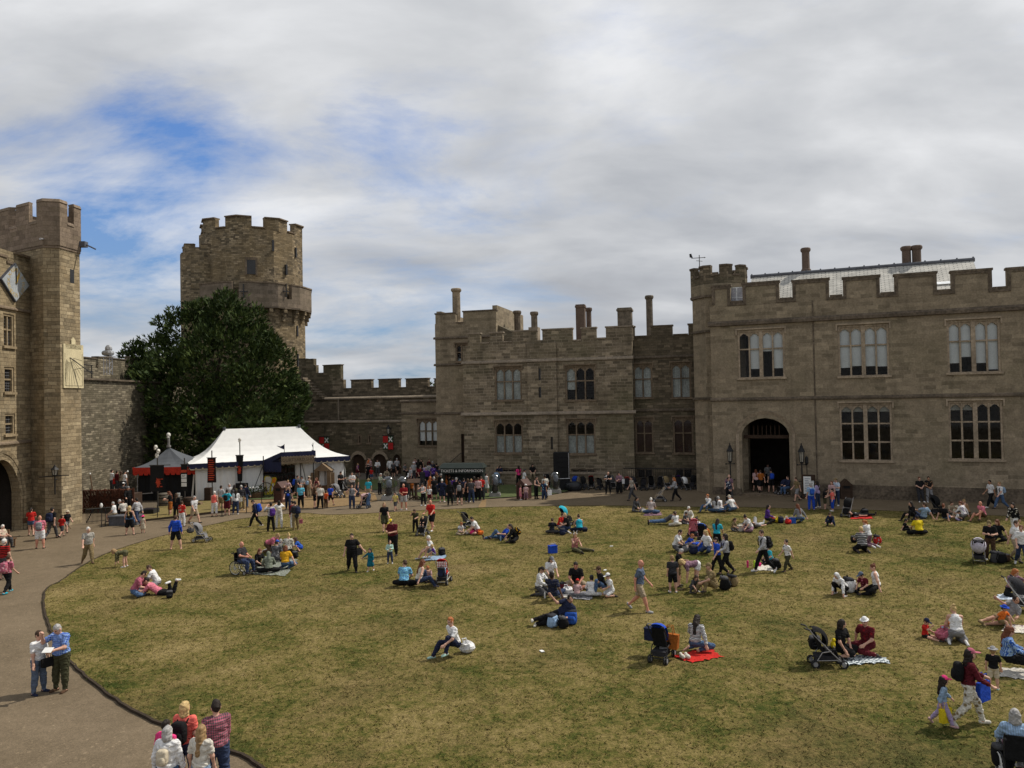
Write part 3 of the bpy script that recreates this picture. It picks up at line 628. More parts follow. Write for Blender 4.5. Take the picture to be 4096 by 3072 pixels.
for x, y0, y1, w, n, dpt, mt in ((2070, 1243, 1318, 36, 8, 5, ST_DARK), (2138, 1247, 1324, 36, 8, 2.2, None), (2325, 1219, 1350, 40, 4, 3.4, 'b'), (2356, 1231, 1306, 30, 8, 5, 'b'), (2501, 1233, 1310, 62, 4, 3.0, None), (2600, 1182, 1342, 37, 8, 4, None)):
    u, z0 = BF.uz(x, y1, -dpt); _, zt = BF.uz(x, y0, -dpt); p = BF.P(u, 0, -dpt)
    chimney(rng_, p, w/3076*p.y, min(z0, zb)-.9, zt, n, plain('brick_brown', (0, 0, 0)) if mt == 'b' else (plain('grey_stone', (.14, .115, .085), .9, nz=.4, ns=4) if mt is None else mt))
u, z0 = BF.uz(2138, 1352, -2.2); _, z1 = BF.uz(2138, 1310, -2.2); mb = MB(); BF.box(mb, u-.42, u+.42, z0-1, z1, -2.7, -1.7); mb.build('chimney_base', ST_PALE, rng_)
TB = Fr(BF.P(0, 0), BF.P(10, 0), 1.6)
tall = empty('corner_block', TB.P(-3, 0), 0, 'taller square stone block with one octagonal chimney and a small upper window', 'building')
tu0 = TB.uz(1743, 1500)[0]; tu1 = TB.uz(1984, 1300)[0]; tzb = TB.uz(1800, 1287)[1]-.15
Z1 = winop(TB, 1822, 1374, 1868, 1445); Z2 = winop(TB, 1845, 1736, 1861, 1850)
mb = MB(); TB.wall(mb, tu0, tu1, -.1, tzb, [Z1, Z2], .4, 11); mb.build('wall', ST_HALL, tall, uv=True)
mb = MB(); TB.box(mb, Z2[0], Z2[1], Z2[2], Z2[3], -.3, -.25); mb.build('door', WOODD, tall)
gwin(tall, TB, Z1, 2, [1.2, 1], {(c, 0): (CURT, 0, .3) for c in (0, 1)}, hood=True, sill=True, smat=ST_TRIM)
mb = MB()
for y in (1354, 1461, 1656): course(mb, TB, 1745, y, 1860, y-3, .16, .14, tu0-.14, tu1)
mb.build('string_course', ST_DARK, tall)
crenel(tall, TB, [(1741, 1822, 1251), (1822, 1852, 1288), (1852, 1984, 1240)], tzb-.02, .45, .12, ST_HALL, ST_DARK)
f2 = Fr(TB.P(tu0, 0), TB.P(tu0, 0, 5)); 
mb = MB(); TB.box(mb, tu0, tu0+.45, tzb, tzb+1.2, -10, -.46); TB.box(mb, tu1-.45, tu1, tzb, tzb+1.5, -10, -.46); mb.build('parapet', ST_HALL, tall, uv=True)
u, z0 = TB.uz(1827, 1290, -1.2); _, z1 = TB.uz(1825, 1154, -1.2); p = TB.P(u, 0, -1.2); chimney(tall, p, 44/3076*p.y, z0-1.0, z1, 8, plain('buff_stone', (.24, .19, .13), .9, nz=.35, ns=5))
mb = MB(); ga = TB.uz(1984, 1297, -.6); gb = TB.uz(2049, 1326, -.6)   # sloping gable of a roof behind the bay
mb.add([TB.P(ga[0], zb-1, -.6), TB.P(gb[0], zb-1, -.6), TB.P(gb[0], gb[1], -.6), TB.P(ga[0], ga[1], -.6), TB.P(ga[0], zb-1, -6), TB.P(gb[0], zb-1, -6), TB.P(gb[0], gb[1], -6), TB.P(ga[0], ga[1], -6)], [(0, 1, 2, 3), (3, 2, 6, 7), (1, 5, 6, 2)])
mb.build('gable', ST_RUB, tall, uv=True)
st = empty('stone_steps', TB.P(tu0+1, 0, 2), 0, 'stone steps with an iron handrail climbing to a tall dark door', 'steps')
a0 = TB.uz(1758, 1860, 1.2)[0]; a1 = TB.uz(1846, 1850, 1.2)[0]; zt = Z2[2]; n = 9; mb = MB(); rr = MB()
for i in range(n):
    u0 = a0+(a1-a0)*i/n; z = zt*(i+1)/n; TB.box(mb, u0, a1+1.1 if i == n-1 else a1, zt*i/n-.02, z, .01, 1.5)
mb.build('flight', ST_TRIM, st, uv=True)
for o in (1.4,):
    rr.tube([TB.P(a0, .95, o), TB.P(a1, zt+.95, o), TB.P(a1+.9, zt+.95, o)], .03)
    for i in range(16): u = a0+(a1-a0)*i/15; rr.tube([TB.P(u, zt*i/15, o), TB.P(u, zt*i/15+.95, o)], .018, 4)
rr.build('railing', DARKM, st)
FW = Fr(G(1225, 1889), G(1740, 1899))
fw = empty('curtain_wall', FW.P(6, 0), 0, 'low battlemented wall with pointed doors between the round tower and the corner block', 'wall')
fu0 = FW.uz(1060, 1700)[0]-3; fu1 = FW.uz(1760, 1700)[0]+2; zl = FW.uz(1450, 1686)[1]; UW = Fr(FW.P(0, 0), FW.P(10, 0), .8); zw = UW.uz(1450, 1593)[1]
D1 = winop(FW, 1409, 1838, 1459, 1896); D2 = winop(FW, 1494, 1838, 1545, 1896); D3 = winop(FW, 1572, 1838, 1604, 1896)
DT = []
for d, ya in ((D1, 1817), (D2, 1815), (D3, 1816)):
    za = FW.uz((1430), ya)[1]; DT.append((d[0], d[1], -.02, za+.05, d[3], za))
g1 = winop(FW, 1430, 1738, 1445, 1773); g2 = winop(FW, 1470, 1737, 1485, 1772)
mb = MB(); FW.wall(mb, fu0, fu1, -.1, zl, [d[:4] for d in DT]+[g1, g2], .35, 1.5)
for d in DT: arch_fill(FW, mb, d[0], d[1], d[4], d[5], d[3], -.35, 0)
UW.wall(mb, fu0, fu1, zl-.3, zw, [], .3, 1.5)
mb.build('wall', ST_OLD, fw, uv=True)
mb = MB()
for d in DT: FW.box(mb, d[0], d[1], 0, d[3], -.33, -.3); mb.flush('door', WOODD, fw)
mb = MB()
for d in DT[:2]:
    po = archpts(d[0]-.25, d[1]+.25, d[4], d[5]+.35); pi_ = archpts(d[0], d[1], d[4], d[5]); k = len(po)
    mb.add([FW.P(u, z, .06) for u, z in po]+[FW.P(u, z, .06) for u, z in pi_]+[FW.P(u, z, .001) for u, z in po], [(i, k+i, k+i+1, i+1) for i in range(k-1)]+[(i, i+1, 2*k+i+1, 2*k+i) for i in range(k-1)])
    mb.flush('door_arch', ST_WIN, fw)
for g_ in (g1, g2): gwin(fw, FW, g_, 1, [1], None, hood=False, smat=ST_TRIM)
mb = MB(); course(mb, FW, 1230, 1690, 1600, 1685, .2, .14, fu0, fu1); course(mb, UW, 1300, 1592, 1740, 1590, .22, .2, UW.uz(1300, 1592)[0], fu1)
sx = [(1208, 1500), (1214, 1512), (1223, 1521), (1234, 1533), (1246, 1545), (1256, 1556), (1268, 1566), (1278, 1576), (1290, 1585), (1302, 1592)]
sw = MB()
for (x0, y0), (x1, y1) in zip(sx, sx[1:]):
    a = UW.uz(x0, y1); b = UW.uz(x1, y1); UW.box(mb, a[0], b[0], b[1]-.06, b[1]+.05, -.9, .1); UW.box(sw, a[0]+.002, b[0]-.002, zw-.3, b[1]-.06, -.9, .0)
u = UW.uz(1356, 1640)[0]; mb.tube([UW.P(u, zl, .1), UW.P(u, zw, .1)], .09, 8)
mb.build('ledge', ST_PALE, fw); sw.build('stair', ST_OLD, fw, uv=True)
PW = Fr(UW.P(0, 0), UW.P(10, 0), 1.4)
segs = [(1195, 1221, 1434), (1221, 1255, 1435), (1255, 1264, 1460), (1264, 1293, 1491), (1293, 1363, 1458), (1363, 1374, 1518), (1374, 1404, 1552), (1404, 1485, 1517), (1485, 1514, 1550), (1514, 1595, 1514), (1595, 1623, 1548), (1623, 1711, 1512), (1711, 1737, 1545), (1737, 1790, 1512)]
crenel(fw, PW, segs, zw-.3, .5, .1, ST_OLD, ST_DARK)
HB = Fr(FW.P(0, 0), FW.P(10, 0), -.9)                                 # small hall joined to the wall at its right end
hb = empty('lean_to_range', HB.P(16, 0), 0, 'small stone building with one large curtained window beside the wall doors', 'building')
h0 = HB.uz(1606, 1700)[0]; h1 = HB.uz(1790, 1700)[0]; hz = HB.uz(1700, 1604)[1]; K1 = winop(HB, 1671, 1676, 1756, 1783)
mb = MB(); HB.wall(mb, h0, h1, -.1, hz, [K1], .4, 4); mb.build('wall', ST_HALL, hb, uv=True)
gwin(hb, HB, K1, 3, [1.35, 1], {(c, t): (BLIND, .32 if t == 0 else 0, 1) for c in range(3) for t in (0, 1)}, smat=ST_TRIM)
mb = MB(); course(mb, HB, 1610, 1655, 1740, 1653, .16, .12, h0-.1, h1); course(mb, HB, 1610, 1606, 1740, 1604, .2, .16, h0-.1, h1); mb.build('string_course', ST_DARK, hb)
TY = 92.0; tcx = D(1010, 1100, TY).x; TC = V((tcx, TY, 0))
tw = empty('round_tower', TC, 0, 'tall round stone tower with a corbelled gallery and battlements behind the yew', 'tower')
zt = lambda y, Y=86.5: D(1010, y, Y).z
RU = 5.95; RG = 6.95; RLo = 6.15; NF = 14; P14 = R(3)
zg0, zg1 = zt(1222, 85.2), zt(1128, 85.2); zf = zt(903); zm = zt(862)
mb = MB(); mb.prism(octo(TC, RLo, NF, P14), -.1, zg0+.6); mb.prism(octo(TC, RU, NF, P14), zg0+.3, zf-.4)
mb.build('drum', ST_TOWER, tw, uv=True)
mb = MB(); mc = MB(); N2 = 8; ring_merlons(mb, mc, TC, RU+.02, zf-.4, zm, zf, N2, R(-113+22.5+3.5), .3, .6)
mb.build('parapet', ST_TOWER, tw, uv=True)
mb = MB(); pts = octo(TC, RG, NF, P14); pin = octo(TC, RG-.5, NF, P14)
mb2 = MB()
for i in range(NF):
    a, b, a2, b2 = [V((*q, 0)) for q in (pts[i], pts[(i+1) % NF], pin[i], pin[(i+1) % NF])]
    gp = (.4, .6) if i % 2 == 0 else None
    for t0, t1, op in (((0, .38, 0), (.38, .62, 1), (.62, 1, 0)) if gp else ((0, 1, 0),)):
        q = [a.lerp(b, t0), a.lerp(b, t1), a2.lerp(b2, t1), a2.lerp(b2, t0)]
        if op: mb.hexa([V((*x[:2], z)) for z in (zg0, zg0+1.0) for x in q])
        else:
            mb.hexa([V((*x[:2], z)) for z in (zg0, zg1) for x in q]); mc.hexa([V((*(TC+(x-TC)*s)[:2], z)) for z in (zg1, zg1+.14) for x, s in zip(q, (1.012, 1.012, .985, .985))])
mb.prism(octo(TC, RG-.02, NF, P14), zg0-.12, zg0); mb.build('gallery', stone('gallery_stone', (.235, .185, .14), (.20, .16, .12), (.12, .10, .08), .9, .45, (.16, .13, .09), .05, .35, .7), tw, uv=True)
mc.build('coping', ST_TRIM, tw)
mb = MB(); NC = 24
for i in range(NC):
    a = 2*pi*i/NC+.1; d = V((cos(a), sin(a), 0)); Rm = M.Rotation(a, 3, 'Z')
    for j, (r0, h) in enumerate(((RG-.25, .45), (RG-.45, .9), (RG-.62, 1.4))):
        mb.box(TC+d*((RLo-.3+r0)/2)+V((0, 0, zg0-.12-h+.22)), (r0-RLo+.3, .42-.03*j, .43), Rm)
    mb.flush('corbel', ST_TOWER, tw, uv=True)
def on_drum(px, py, r):
    d = ray(px, py); o = V((0, 0, CH)); dx = V((d.x, d.y)); oc = V((-TC.x, -TC.y)); A = dx.dot(dx); B = 2*oc.dot(dx); C = oc.dot(oc)-r*r
    t = (-B-math.sqrt(max(B*B-4*A*C, 0)))/(2*A); return o+d*t
mb = MB(); ms = MB()
for x, y0, y1, w, r in ((1005, 1040, 1097, 33, RU), (1092, 960, 1005, 9, RU), (1146, 1058, 1100, 9, RU), (1184, 990, 1030, 8, RU), (1190, 1303, 1346, 8, RLo), (1192, 1415, 1466, 8, RLo)):
    p = on_drum(x, (y0+y1)/2, r); n = (p-TC); n.z = 0; n.normalize(); Rm = M.Rotation(math.atan2(n.y, n.x)+pi/2, 3, 'Z'); h = (y1-y0)/3076*p.y; ww = w/3076*p.y
    mb.box(p+n*.02-n*.12, (ww, .3, h), Rm); mb.flush('slit' if w < 20 else 'dark_window', GDARK, tw)
    if w > 20:
        for s in (-1, 1): ms.box(p+n*.02+(Rm @ V((s*(ww/2+.1), 0, 0))), (.2, .2, h+.3), Rm)
        ms.box(p+V((0, 0, h/2+.15)), (ww+.4, .22, .3), Rm)
ms.build('window_frame', ST_TRIM, tw)
mb = MB()
for x in (974, 1145):
    p = on_drum(x, 1162, RG); n = (p-TC); n.z = 0; n.normalize(); Rm = M.Rotation(math.atan2(n.y, n.x)+pi/2, 3, 'Z')
    mb.box(p, (.1, .12, 1.5), Rm); mb.box(p-V((0, 0, .1)), (.9, .12, .1), Rm); mb.flush('cross_slit', GDARK, tw)
t2 = D(805, 1100, 88.5); t2 = V((t2.x, 88.5, 0)); mb = MB(); mc = MB(); z2 = D(805, 978, 86).z
mb.prism(octo(t2, 2.28, 10, .2), -.1, z2-.7); ring_merlons(mb, mc, t2, 2.28, z2-.7, z2+.25, z2-.15, 5, .5, .25, .35, cop=.1)
mb.build('side_turret', ST_TOWER, tw, uv=True); mc.build('turret_coping', ST_TRIM, tw)
LWF = Fr((-33.2, 52.0), (tcx-3.5, 87))
lw = empty('rubble_wall', LWF.P(8, 0), 0, 'high rough rubble wall with a railed walk between the gatehouse and the yew', 'wall')
lz0 = LWF.uz(400, 1522)[1]; mb = MB(); LWF.wall(mb, -1, LWF.L, -.1, lz0, [], .3, 3); mb.build('wall', ST_RUB, lw, uv=True)
mb = MB(); LWF.box(mb, -1, LWF.L, lz0, lz0+.14, -.4, .22); mb.build('ledge', ST_DARK, lw)
LPF = Fr(LWF.P(0, 0), LWF.P(10, 0), 2.4); segs = [(300, 384, 1427), (384, 393, 1462), (393, 500, 1431), (500, 520, 1462), (520, 610, 1431), (610, 630, 1465), (630, 740, 1432)]
crenel(lw, LPF, segs, lz0-.5, .5, .1, ST_RUB, ST_DARK)
rl = empty('walk_railing', LWF.P(2, lz0), 0, 'black iron railing along the top of the rubble wall walk', 'railing'); mb = MB(); mp_ = MB()
for z in (.55, 1.05): mb.tube([LWF.P(-.5, lz0+.14+z, 0), LWF.P(9.5, lz0+.14+z, 0)], .035, 5)
mb.build('rail', DARKM, rl)
for i in range(7): u = -.3+1.6*i; q = MB(); q.tube([LWF.P(u, lz0+.14, 0), LWF.P(u, lz0+1.22, 0)], .035, 5); q.build('post', DARKM, rl)
STEEL = plain('galvanised_steel', (.42, .42, .44), .4, .6)
tr = empty('light_tower', LWF.P(3.2, lz0), 0, 'small aluminium truss tower with plastic-wrapped light standing on the rubble wall', 'light tower'); mb = MB()
c = D(440, 1500, LWF.P(3.2, 0).y); c = V((c.x, c.y-.25, lz0+.14)); hh = 1.25
for dx in (-.2, .2):
    for dy in (-.2, .2): mb.tube([c+V((dx, dy, 0)), c+V((dx, dy, hh))], .028, 5)
for i in range(5):
    z = hh*i/5; s = 1 if i % 2 else -1
    mb.tube([c+V((-.2*s, -.2, z)), c+V((.2*s, -.2, z+hh/5))], .02, 4); mb.tube([c+V((.2, -.2*s, z)), c+V((.2, .2*s, z+hh/5))], .02, 4)
mb.box(c+V((0, 0, hh+.03)), (.9, .6, .06)); mb.build('truss', STEEL, tr)
mb = MB(); mb.ell(c+V((0, 0, hh+.3)), (.42, .34, .22), n=10, e=.8); mb.ell(c+V((.05, 0, hh+.6)), (.25, .25, .3), n=8); mb.build('wrapped_light', plain('grey_plastic_wrap', (.35, .36, .38), .35, nz=.5, ns=6), tr)
GV = [(-30.55, 48.72), (-29.15, 47.9), (D(246, 1900, 48.15).x, 48.15), (D(327, 1900, 50.0).x, 50.0)]
gh = empty('gatehouse', (-30, 48, 0), 0, 'sunlit sandstone gatehouse with pointed archway, leaded windows and an angular crowned turret', 'building')
GF = Fr((-30.1, 38.0), (-30.48, 48.75))
gz = GF.uz(100, 1024)[1]
Q1 = winop(GF, 13, 1256, 56, 1385); Q2 = winop(GF, 16, 1468, 57, 1569); Q3 = winop(GF, 19, 1654, 60, 1737)
gu = GF.uz(80, 2060)[0]; zaa = GF.uz(40, 1835)[1]; gzs = GF.uz(80, 1965)[1]; AR = (gu-3.4, gu, -.02, zaa+.05)
mb = MB(); GF.wall(mb, -2, GF.L+.4, -.1, gz, [Q1, Q2, Q3, AR], .5, 9); arch_fill(GF, mb, AR[0], AR[1], gzs, zaa, zaa+.05, -.5, 0); mb.build('wall', ST_GATE, gh, uv=True)
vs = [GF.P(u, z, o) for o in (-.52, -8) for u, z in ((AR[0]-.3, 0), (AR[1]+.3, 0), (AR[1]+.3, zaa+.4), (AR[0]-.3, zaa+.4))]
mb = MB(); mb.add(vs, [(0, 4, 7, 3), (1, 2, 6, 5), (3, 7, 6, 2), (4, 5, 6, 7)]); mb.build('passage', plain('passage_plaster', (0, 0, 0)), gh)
mb = MB()
for e, o in ((.5, .10), (.25, .04)):
    po = [(AR[0]-e, 0)]+archpts(AR[0]-e, AR[1]+e, gzs, zaa+e*1.2)+[(AR[1]+e, 0)]; pi_ = [(AR[0]-e+.2, 0)]+archpts(AR[0]-e+.2, AR[1]+e-.2, gzs, zaa+e*1.2-.22)+[(AR[1]+e-.2, 0)]; k = len(po)
    mb.add([GF.P(u, z, o) for u, z in po]+[GF.P(u, z, o-.06) for u, z in pi_]+[GF.P(u, z, .001) for u, z in po], [(i, k+i, k+i+1, i+1) for i in range(k-1)]+[(i, i+1, 2*k+i+1, 2*k+i) for i in range(k-1)])
mb.build('door_arch', ST_GATE, gh, uv=True)
for q in (Q1, Q2, Q3): gwin(gh, GF, q, 2 if q is Q1 else 1, [1.2, 1], None, hood=False, sill=True, lead=.16, smat=plain('gate_trim', (.27, .21, .13), .9, nz=.3, ns=6), cusp=False)
mb = MB()
for y in (1243, 1771): course(mb, GF, 60, y, 120, y+(4 if y < 1500 else -4), .16, .12, -2, GF.L+.2)
mb.build('string_course', ST_TRIM, gh)
crenel(gh, GF, [(-300, -150, 1000), (-150, -40, 1050), (-40, 24, 1012), (24, 57, 1047), (57, 140, 1020)], gz-.4, .5, .14, ST_GATE, ST_TRIM)
gp = GV+[(-30.2, 53.0), (-32.4, 54.0), (-33.8, 50.6)]
czb = D(250, 985, 48.3).z; czf = D(250, 882, 48.3).z; czt = D(220, 800, 48.3).z
mb = MB(); mb.prism(gp, -.1, czb); mb.build('turret', ST_GATE, gh, uv=True)
gc = V((sum(p[0] for p in gp)/7, sum(p[1] for p in gp)/7, 0)); gq = gp[1:]; ex = [tuple((gc+(V((*p, 0))-gc)*1.05)[:2]) for p in gq]; inn = [tuple((gc+(V((*p, 0))-gc)*.84)[:2]) for p in gq]
mb = MB(); mc = MB(); n = 6
gaps = {0: (), 1: (.36, .66), 2: (.4, .6), 3: (.4, .6), 4: (.4, .6), 5: (.30, .46, .73, .88)}
for i in range(n):
    a, b, a2, b2 = [V((*q, 0)) for q in (ex[i], ex[(i+1) % n], inn[i], inn[(i+1) % n])]
    g_ = (0, *gaps[i], 1)
    for j, (t0, t1) in enumerate(zip(g_, g_[1:])):
        z = czf if j % 2 else czt
        q = [a.lerp(b, t0), a.lerp(b, t1), a2.lerp(b2, t1), a2.lerp(b2, t0)]
        mb.hexa([V((*x[:2], zz_)) for zz_ in (czb, z-.2) for x in q])
        mc.hexa([V((*(gc+(x-gc)*s)[:2], zz_)) for zz_, s in ((z-.2, 1.02), (z, .985)) for x in q])
mb.prism([tuple((gc+(V((*p, 0))-gc)*1.03)[:2]) for p in gp], czb-.15, czb+.3)
mb.build('crown', ST_GATEP, gh, uv=True); mc.build('coping', ST_GATEP, gh, uv=True)
T2 = Fr(GV[1], GV[2]); T3 = Fr(GV[2], GV[3])
mb = MB(); a = winop(T3, 280, 1078, 296, 1132); T3.box(mb, a[0], a[1], a[2], a[3], -.2, .01); mb.build('slit', GDARK, gh)
mb = MB(); p = T2.uz(175, 955); mb.tube([T2.P(p[0], p[1], -.1), T2.P(p[0]-.05, p[1]-.12, .55)], .07, 6); mb.build('spout', STEEL, gh)
mb = MB(); p = V((*GV[3], D(327, 978, 50).z)); mb.box(p+V((.2, 0, 0)), (.5, .4, .35)); mb.tube([p+V((.3, 0, .05)), p+V((1.1, -.1, -.35))], .05, 6); mb.build('spout', plain('lead_grey', (0, 0, 0)), gh)
GOLD = plain('gilt', (.55, .38, .10), .4, .3)
ck = empty('clock', GF.P(*GF.uz(53, 1130)), 0, 'blue-grey diamond clock with gilt numerals on the gatehouse wall', 'clock')
cu, cz = GF.uz(53, 1130); rw = abs(GF.uz(108, 1130)[0]-cu); rh = (GF.uz(53, 1052)[1]-GF.uz(53, 1208)[1])/2
mb = MB(); e = [(0, -1), (1, 0), (0, 1), (-1, 0)]
def dia(mb, s, o0, o1, mi=0):
    q = [GF.P(cu+x*rw*s, cz+z*rh*s, o) for o in (o0, o1) for x, z in e]; mb.add(q, [(0, 1, 5, 4), (1, 2, 6, 5), (2, 3, 7, 6), (3, 0, 4, 7), (4, 5, 6, 7)], mi)
dia(mb, 1.0, .0, .16, 0); mb.build('case', plain('slate_dark', (.06, .065, .08), .6), ck)
mb = MB(); dia(mb, .95, .16, .175); mb.build('dial', plain('dial_blue', (.36, .39, .41), .6, nz=.2), ck)
hd = MB()
def hand(ang, L, w, o):
    d = V((sin(ang), cos(ang))); p = V((d.y, -d.x))
    q = [(-d*.12*L+p*w), (d*L*.75+p*w*1.4), (d*L), (d*L*.75-p*w*1.4), (-d*.12*L-p*w)]
    k = min(rw, rh)
    hd.add([GF.P(cu+x.x*k, cz+x.y*k, o) for x in q], [(4, 3, 2, 1, 0)])
hand(R(27), .62, .06, .20); mbk = hd; hd.build('hour_hand', GOLD, ck); hd = MB(); hand(R(-2), .9, .035, .21); hd.build('minute_hand', DARKM, ck)
def text(s, size, mat, mw, par, name='lettering', ex=.004, align='CENTER', sx=1.0):
    cu_ = bpy.data.curves.new(name, 'FONT'); cu_.body = s; cu_.size = size; cu_.align_x = align; cu_.align_y = 'CENTER'; cu_.extrude = ex; cu_.resolution_u = 2
    tmp = bpy.data.objects.new(name, cu_); COL.objects.link(tmp)
    dg = bpy.context.evaluated_depsgraph_get(); me = bpy.data.meshes.new_from_object(tmp.evaluated_get(dg)); bpy.data.objects.remove(tmp)
    me.transform(mw @ M.Diagonal((sx, 1, 1, 1))); me.materials.clear(); me.materials.append(mat); o = bpy.data.objects.new(name, me); return link(o, par)
def fmat(fr, u, z, o, rot=0.0):    # letters standing on a facade
    m = M((fr.u, V((0, 0, 1)), fr.n)).transposed().to_4x4(); m.translation = fr.P(u, z, o); return m @ M.Rotation(rot, 4, 'Z')
k = min(rw, rh)
for i, s in enumerate(['XII', 'I', 'II', 'III', 'IIII', 'V', 'VI', 'VII', 'VIII', 'IX', 'X', 'XI']):
    a = R(30*i); ss = .62
    text(s, .3*k/.9, GOLD, fmat(GF, cu+sin(a)*k*ss*.98, cz+cos(a)*k*ss*1.02, .178, -a), ck, 'numeral', .003)
sd = empty('sundial', T3.P(*T3.uz(292, 1470)), 0, 'cream painted sundial with scrolled top on the sunlit turret face', 'sundial')
a = winop(T3, 251, 1414, 330, 1552); mb = MB(); T3.box(mb, a[0], a[1], a[2], a[3], .002, .07)
wd = a[1]-a[0]; um = (a[0]+a[1])/2; tp = [(-.5, 0), (-.5, .42), (-.42, .42), (-.38, .2), (-.2, .25), (-.1, .45), (-.1, .62), (0, .75), (.1, .62), (.1, .45), (.2, .25), (.38, .2), (.42, .42), (.5, .42), (.5, 0)]
q = [T3.P(um+x*wd, a[3]+z*wd*.75, .07) for x, z in tp]; q2 = [T3.P(um+x*wd, a[3]+z*wd*.75, .002) for x, z in tp]; n = len(q)
for i in range(n-1): mb.add([q[i], q[i+1], q2[i+1], q2[i]], [(3, 2, 1, 0)])
for i in range(1, 7): mb.add([q[i-1], q[i], q[n-1-i], q[n-i]], [(3, 2, 1, 0)])
mb.add([q[6], q[7], q[8]], [(2, 1, 0)])
mb.build('face', plain('cream_paint', (.62, .54, .34), .8, nz=.12), sd); mb = MB(); oz = a[3]-.15*wd
for i in range(-7, 8):
    an = R(i*11+8); L = (a[3]-a[2])*.86; x1 = um-.2*wd+sin(an)*L*.75; zz1 = oz-cos(an)*L; x1 = min(max(x1, a[0]+.1), a[1]-.1)
    x0, z0_ = um-.2*wd+sin(an)*.3, oz-cos(an)*.3
    d = V((x1-x0, zz1-z0_)).normalized()*.012; mb.add([T3.P(x0-d.y, z0_+d.x, .074), T3.P(x1-d.y, zz1+d.x, .074), T3.P(x1+d.y, zz1-d.x, .074), T3.P(x0+d.y, z0_-d.x, .074)], [(3, 2, 1, 0)])
for x0, x1, z0_, z1_ in ((a[0]+.1, a[0]+.13, a[2]+.12, a[3]), (a[1]-.13, a[1]-.1, a[2]+.12, a[3]), (a[0]+.13, a[1]-.13, a[2]+.12, a[2]+.15)): mb.add([T3.P(x0, z0_, .075), T3.P(x1, z0_, .075), T3.P(x1, z1_, .075), T3.P(x0, z1_, .075)], [(0, 1, 2, 3)])
mb.build('hour_line', plain('dial_line', (.10, .085, .05), .8), sd)
mb = MB(); mb.tube([T3.P(um-.2*wd, oz, .07), T3.P(a[1]-.02, oz-1.05, .75)], .03, 5); mb.tube([T3.P(um+.05, oz-.75, .07), T3.P(um+.25*wd, oz-.62, .48)], .02, 4); mb.build('gnomon', DARKM, sd)
def m_leaf(name, c1, c2, c3):
    m, nt, b = nmat(name); tc = nd(nt, 'ShaderNodeTexCoord').outputs['Object']
    ge = nd(nt, 'ShaderNodeNewGeometry')
    n = noise(nt, tc, .55, 4, .6); t = mth(nt, 'ADD', mth(nt, 'MULTIPLY', n, .6), mth(nt, 'MULTIPLY', ge.outputs['Random Per Island'], .4))
    lk(nt, ramp(nt, t, ((.3, c1), (.52, c2), (.72, c3))), b.inputs['Base Color']); b.inputs['Roughness'].default_value = .75; b.inputs['Specular IOR Level'].default_value = .2
    return m
def crown_mesh(lobes, n, size, up=.55, seed=1):
    rg = np.random.default_rng(seed); C = np.array([l[:3] for l in lobes]); Rr = np.array([l[3:6] for l in lobes])
    w = (Rr[:, 0]*Rr[:, 2]); w = w/w.sum(); k = rg.choice(len(lobes), n, p=w)
    d = rg.normal(size=(n, 3)); d /= np.linalg.norm(d, axis=1)[:, None]
    p0 = C[k]+d*Rr[k]; rad = 1-np.abs(rg.normal(0, .16, n)); nz = np.sin(d[:, 0]*7+k*3)*np.sin(d[:, 2]*6+k)*np.sin(d[:, 1]*5)*.27+np.sin(p0[:, 0]*2.1)*np.sin(p0[:, 2]*1.7+1)*.12+rg.normal(0, .07, n)
    p = C[k]+d*Rr[k]*(rad+nz)[:, None]
    ins = np.zeros(n)
    for c, r in zip(C, Rr): ins += (np.linalg.norm((p-c)/r, axis=1) < .72)
    keep = (ins < 1) | (rg.random(n) < .12); p = p[keep]; d = d[keep]; n = len(p)
    ax = d*np.array([1, 1, .6])+np.array([0, 0, up])+rg.normal(0, .38, (n, 3)); ax /= np.linalg.norm(ax, axis=1)[:, None]
    sd = np.cross(ax, rg.normal(size=(n, 3))); sd /= np.linalg.norm(sd, axis=1)[:, None]
    L = size*rg.uniform(.55, 1.4, n)[:, None]; w = L*rg.uniform(.09, .19, n)[:, None]
    nr = np.cross(ax, sd)
    V_ = []; 
    a = p-ax*L*.35; b = p+ax*L*.65
    s1 = p+ax*L*.05+sd*w; s2 = p+ax*L*.05-sd*w
    t1 = p+ax*L*.38+sd*w*2.1+nr*w*.3; t2 = p+ax*L*.30-sd*w*2.2-nr*w*.3
    m1 = p-ax*L*.1+sd*w*.35; m2 = p-ax*L*.12-sd*w*.35; q1 = p+ax*L*.2+sd*w*.5; q2 = p+ax*L*.16-sd*w*.5
    vs = np.stack([a, s1, b, s2, m1, t1, q1, m2, t2, q2], 1).reshape(-1, 3)
    base = np.arange(n)*10
    f = np.concatenate([np.stack([base, base+1, base+2, base+3], 1)])
    f2 = np.concatenate([np.stack([base+4, base+5, base+6], 1), np.stack([base+7, base+9, base+8], 1)])
    return vs, f.tolist()+f2.tolist()
YY = 75.0
def lobe(x, y, rx, ry, dy=0, rd=None):
    p = D(x, y, YY+dy); s = p.y/F; return (p.x, p.y, p.z, rx*s, (rd or rx)*s, ry*s)
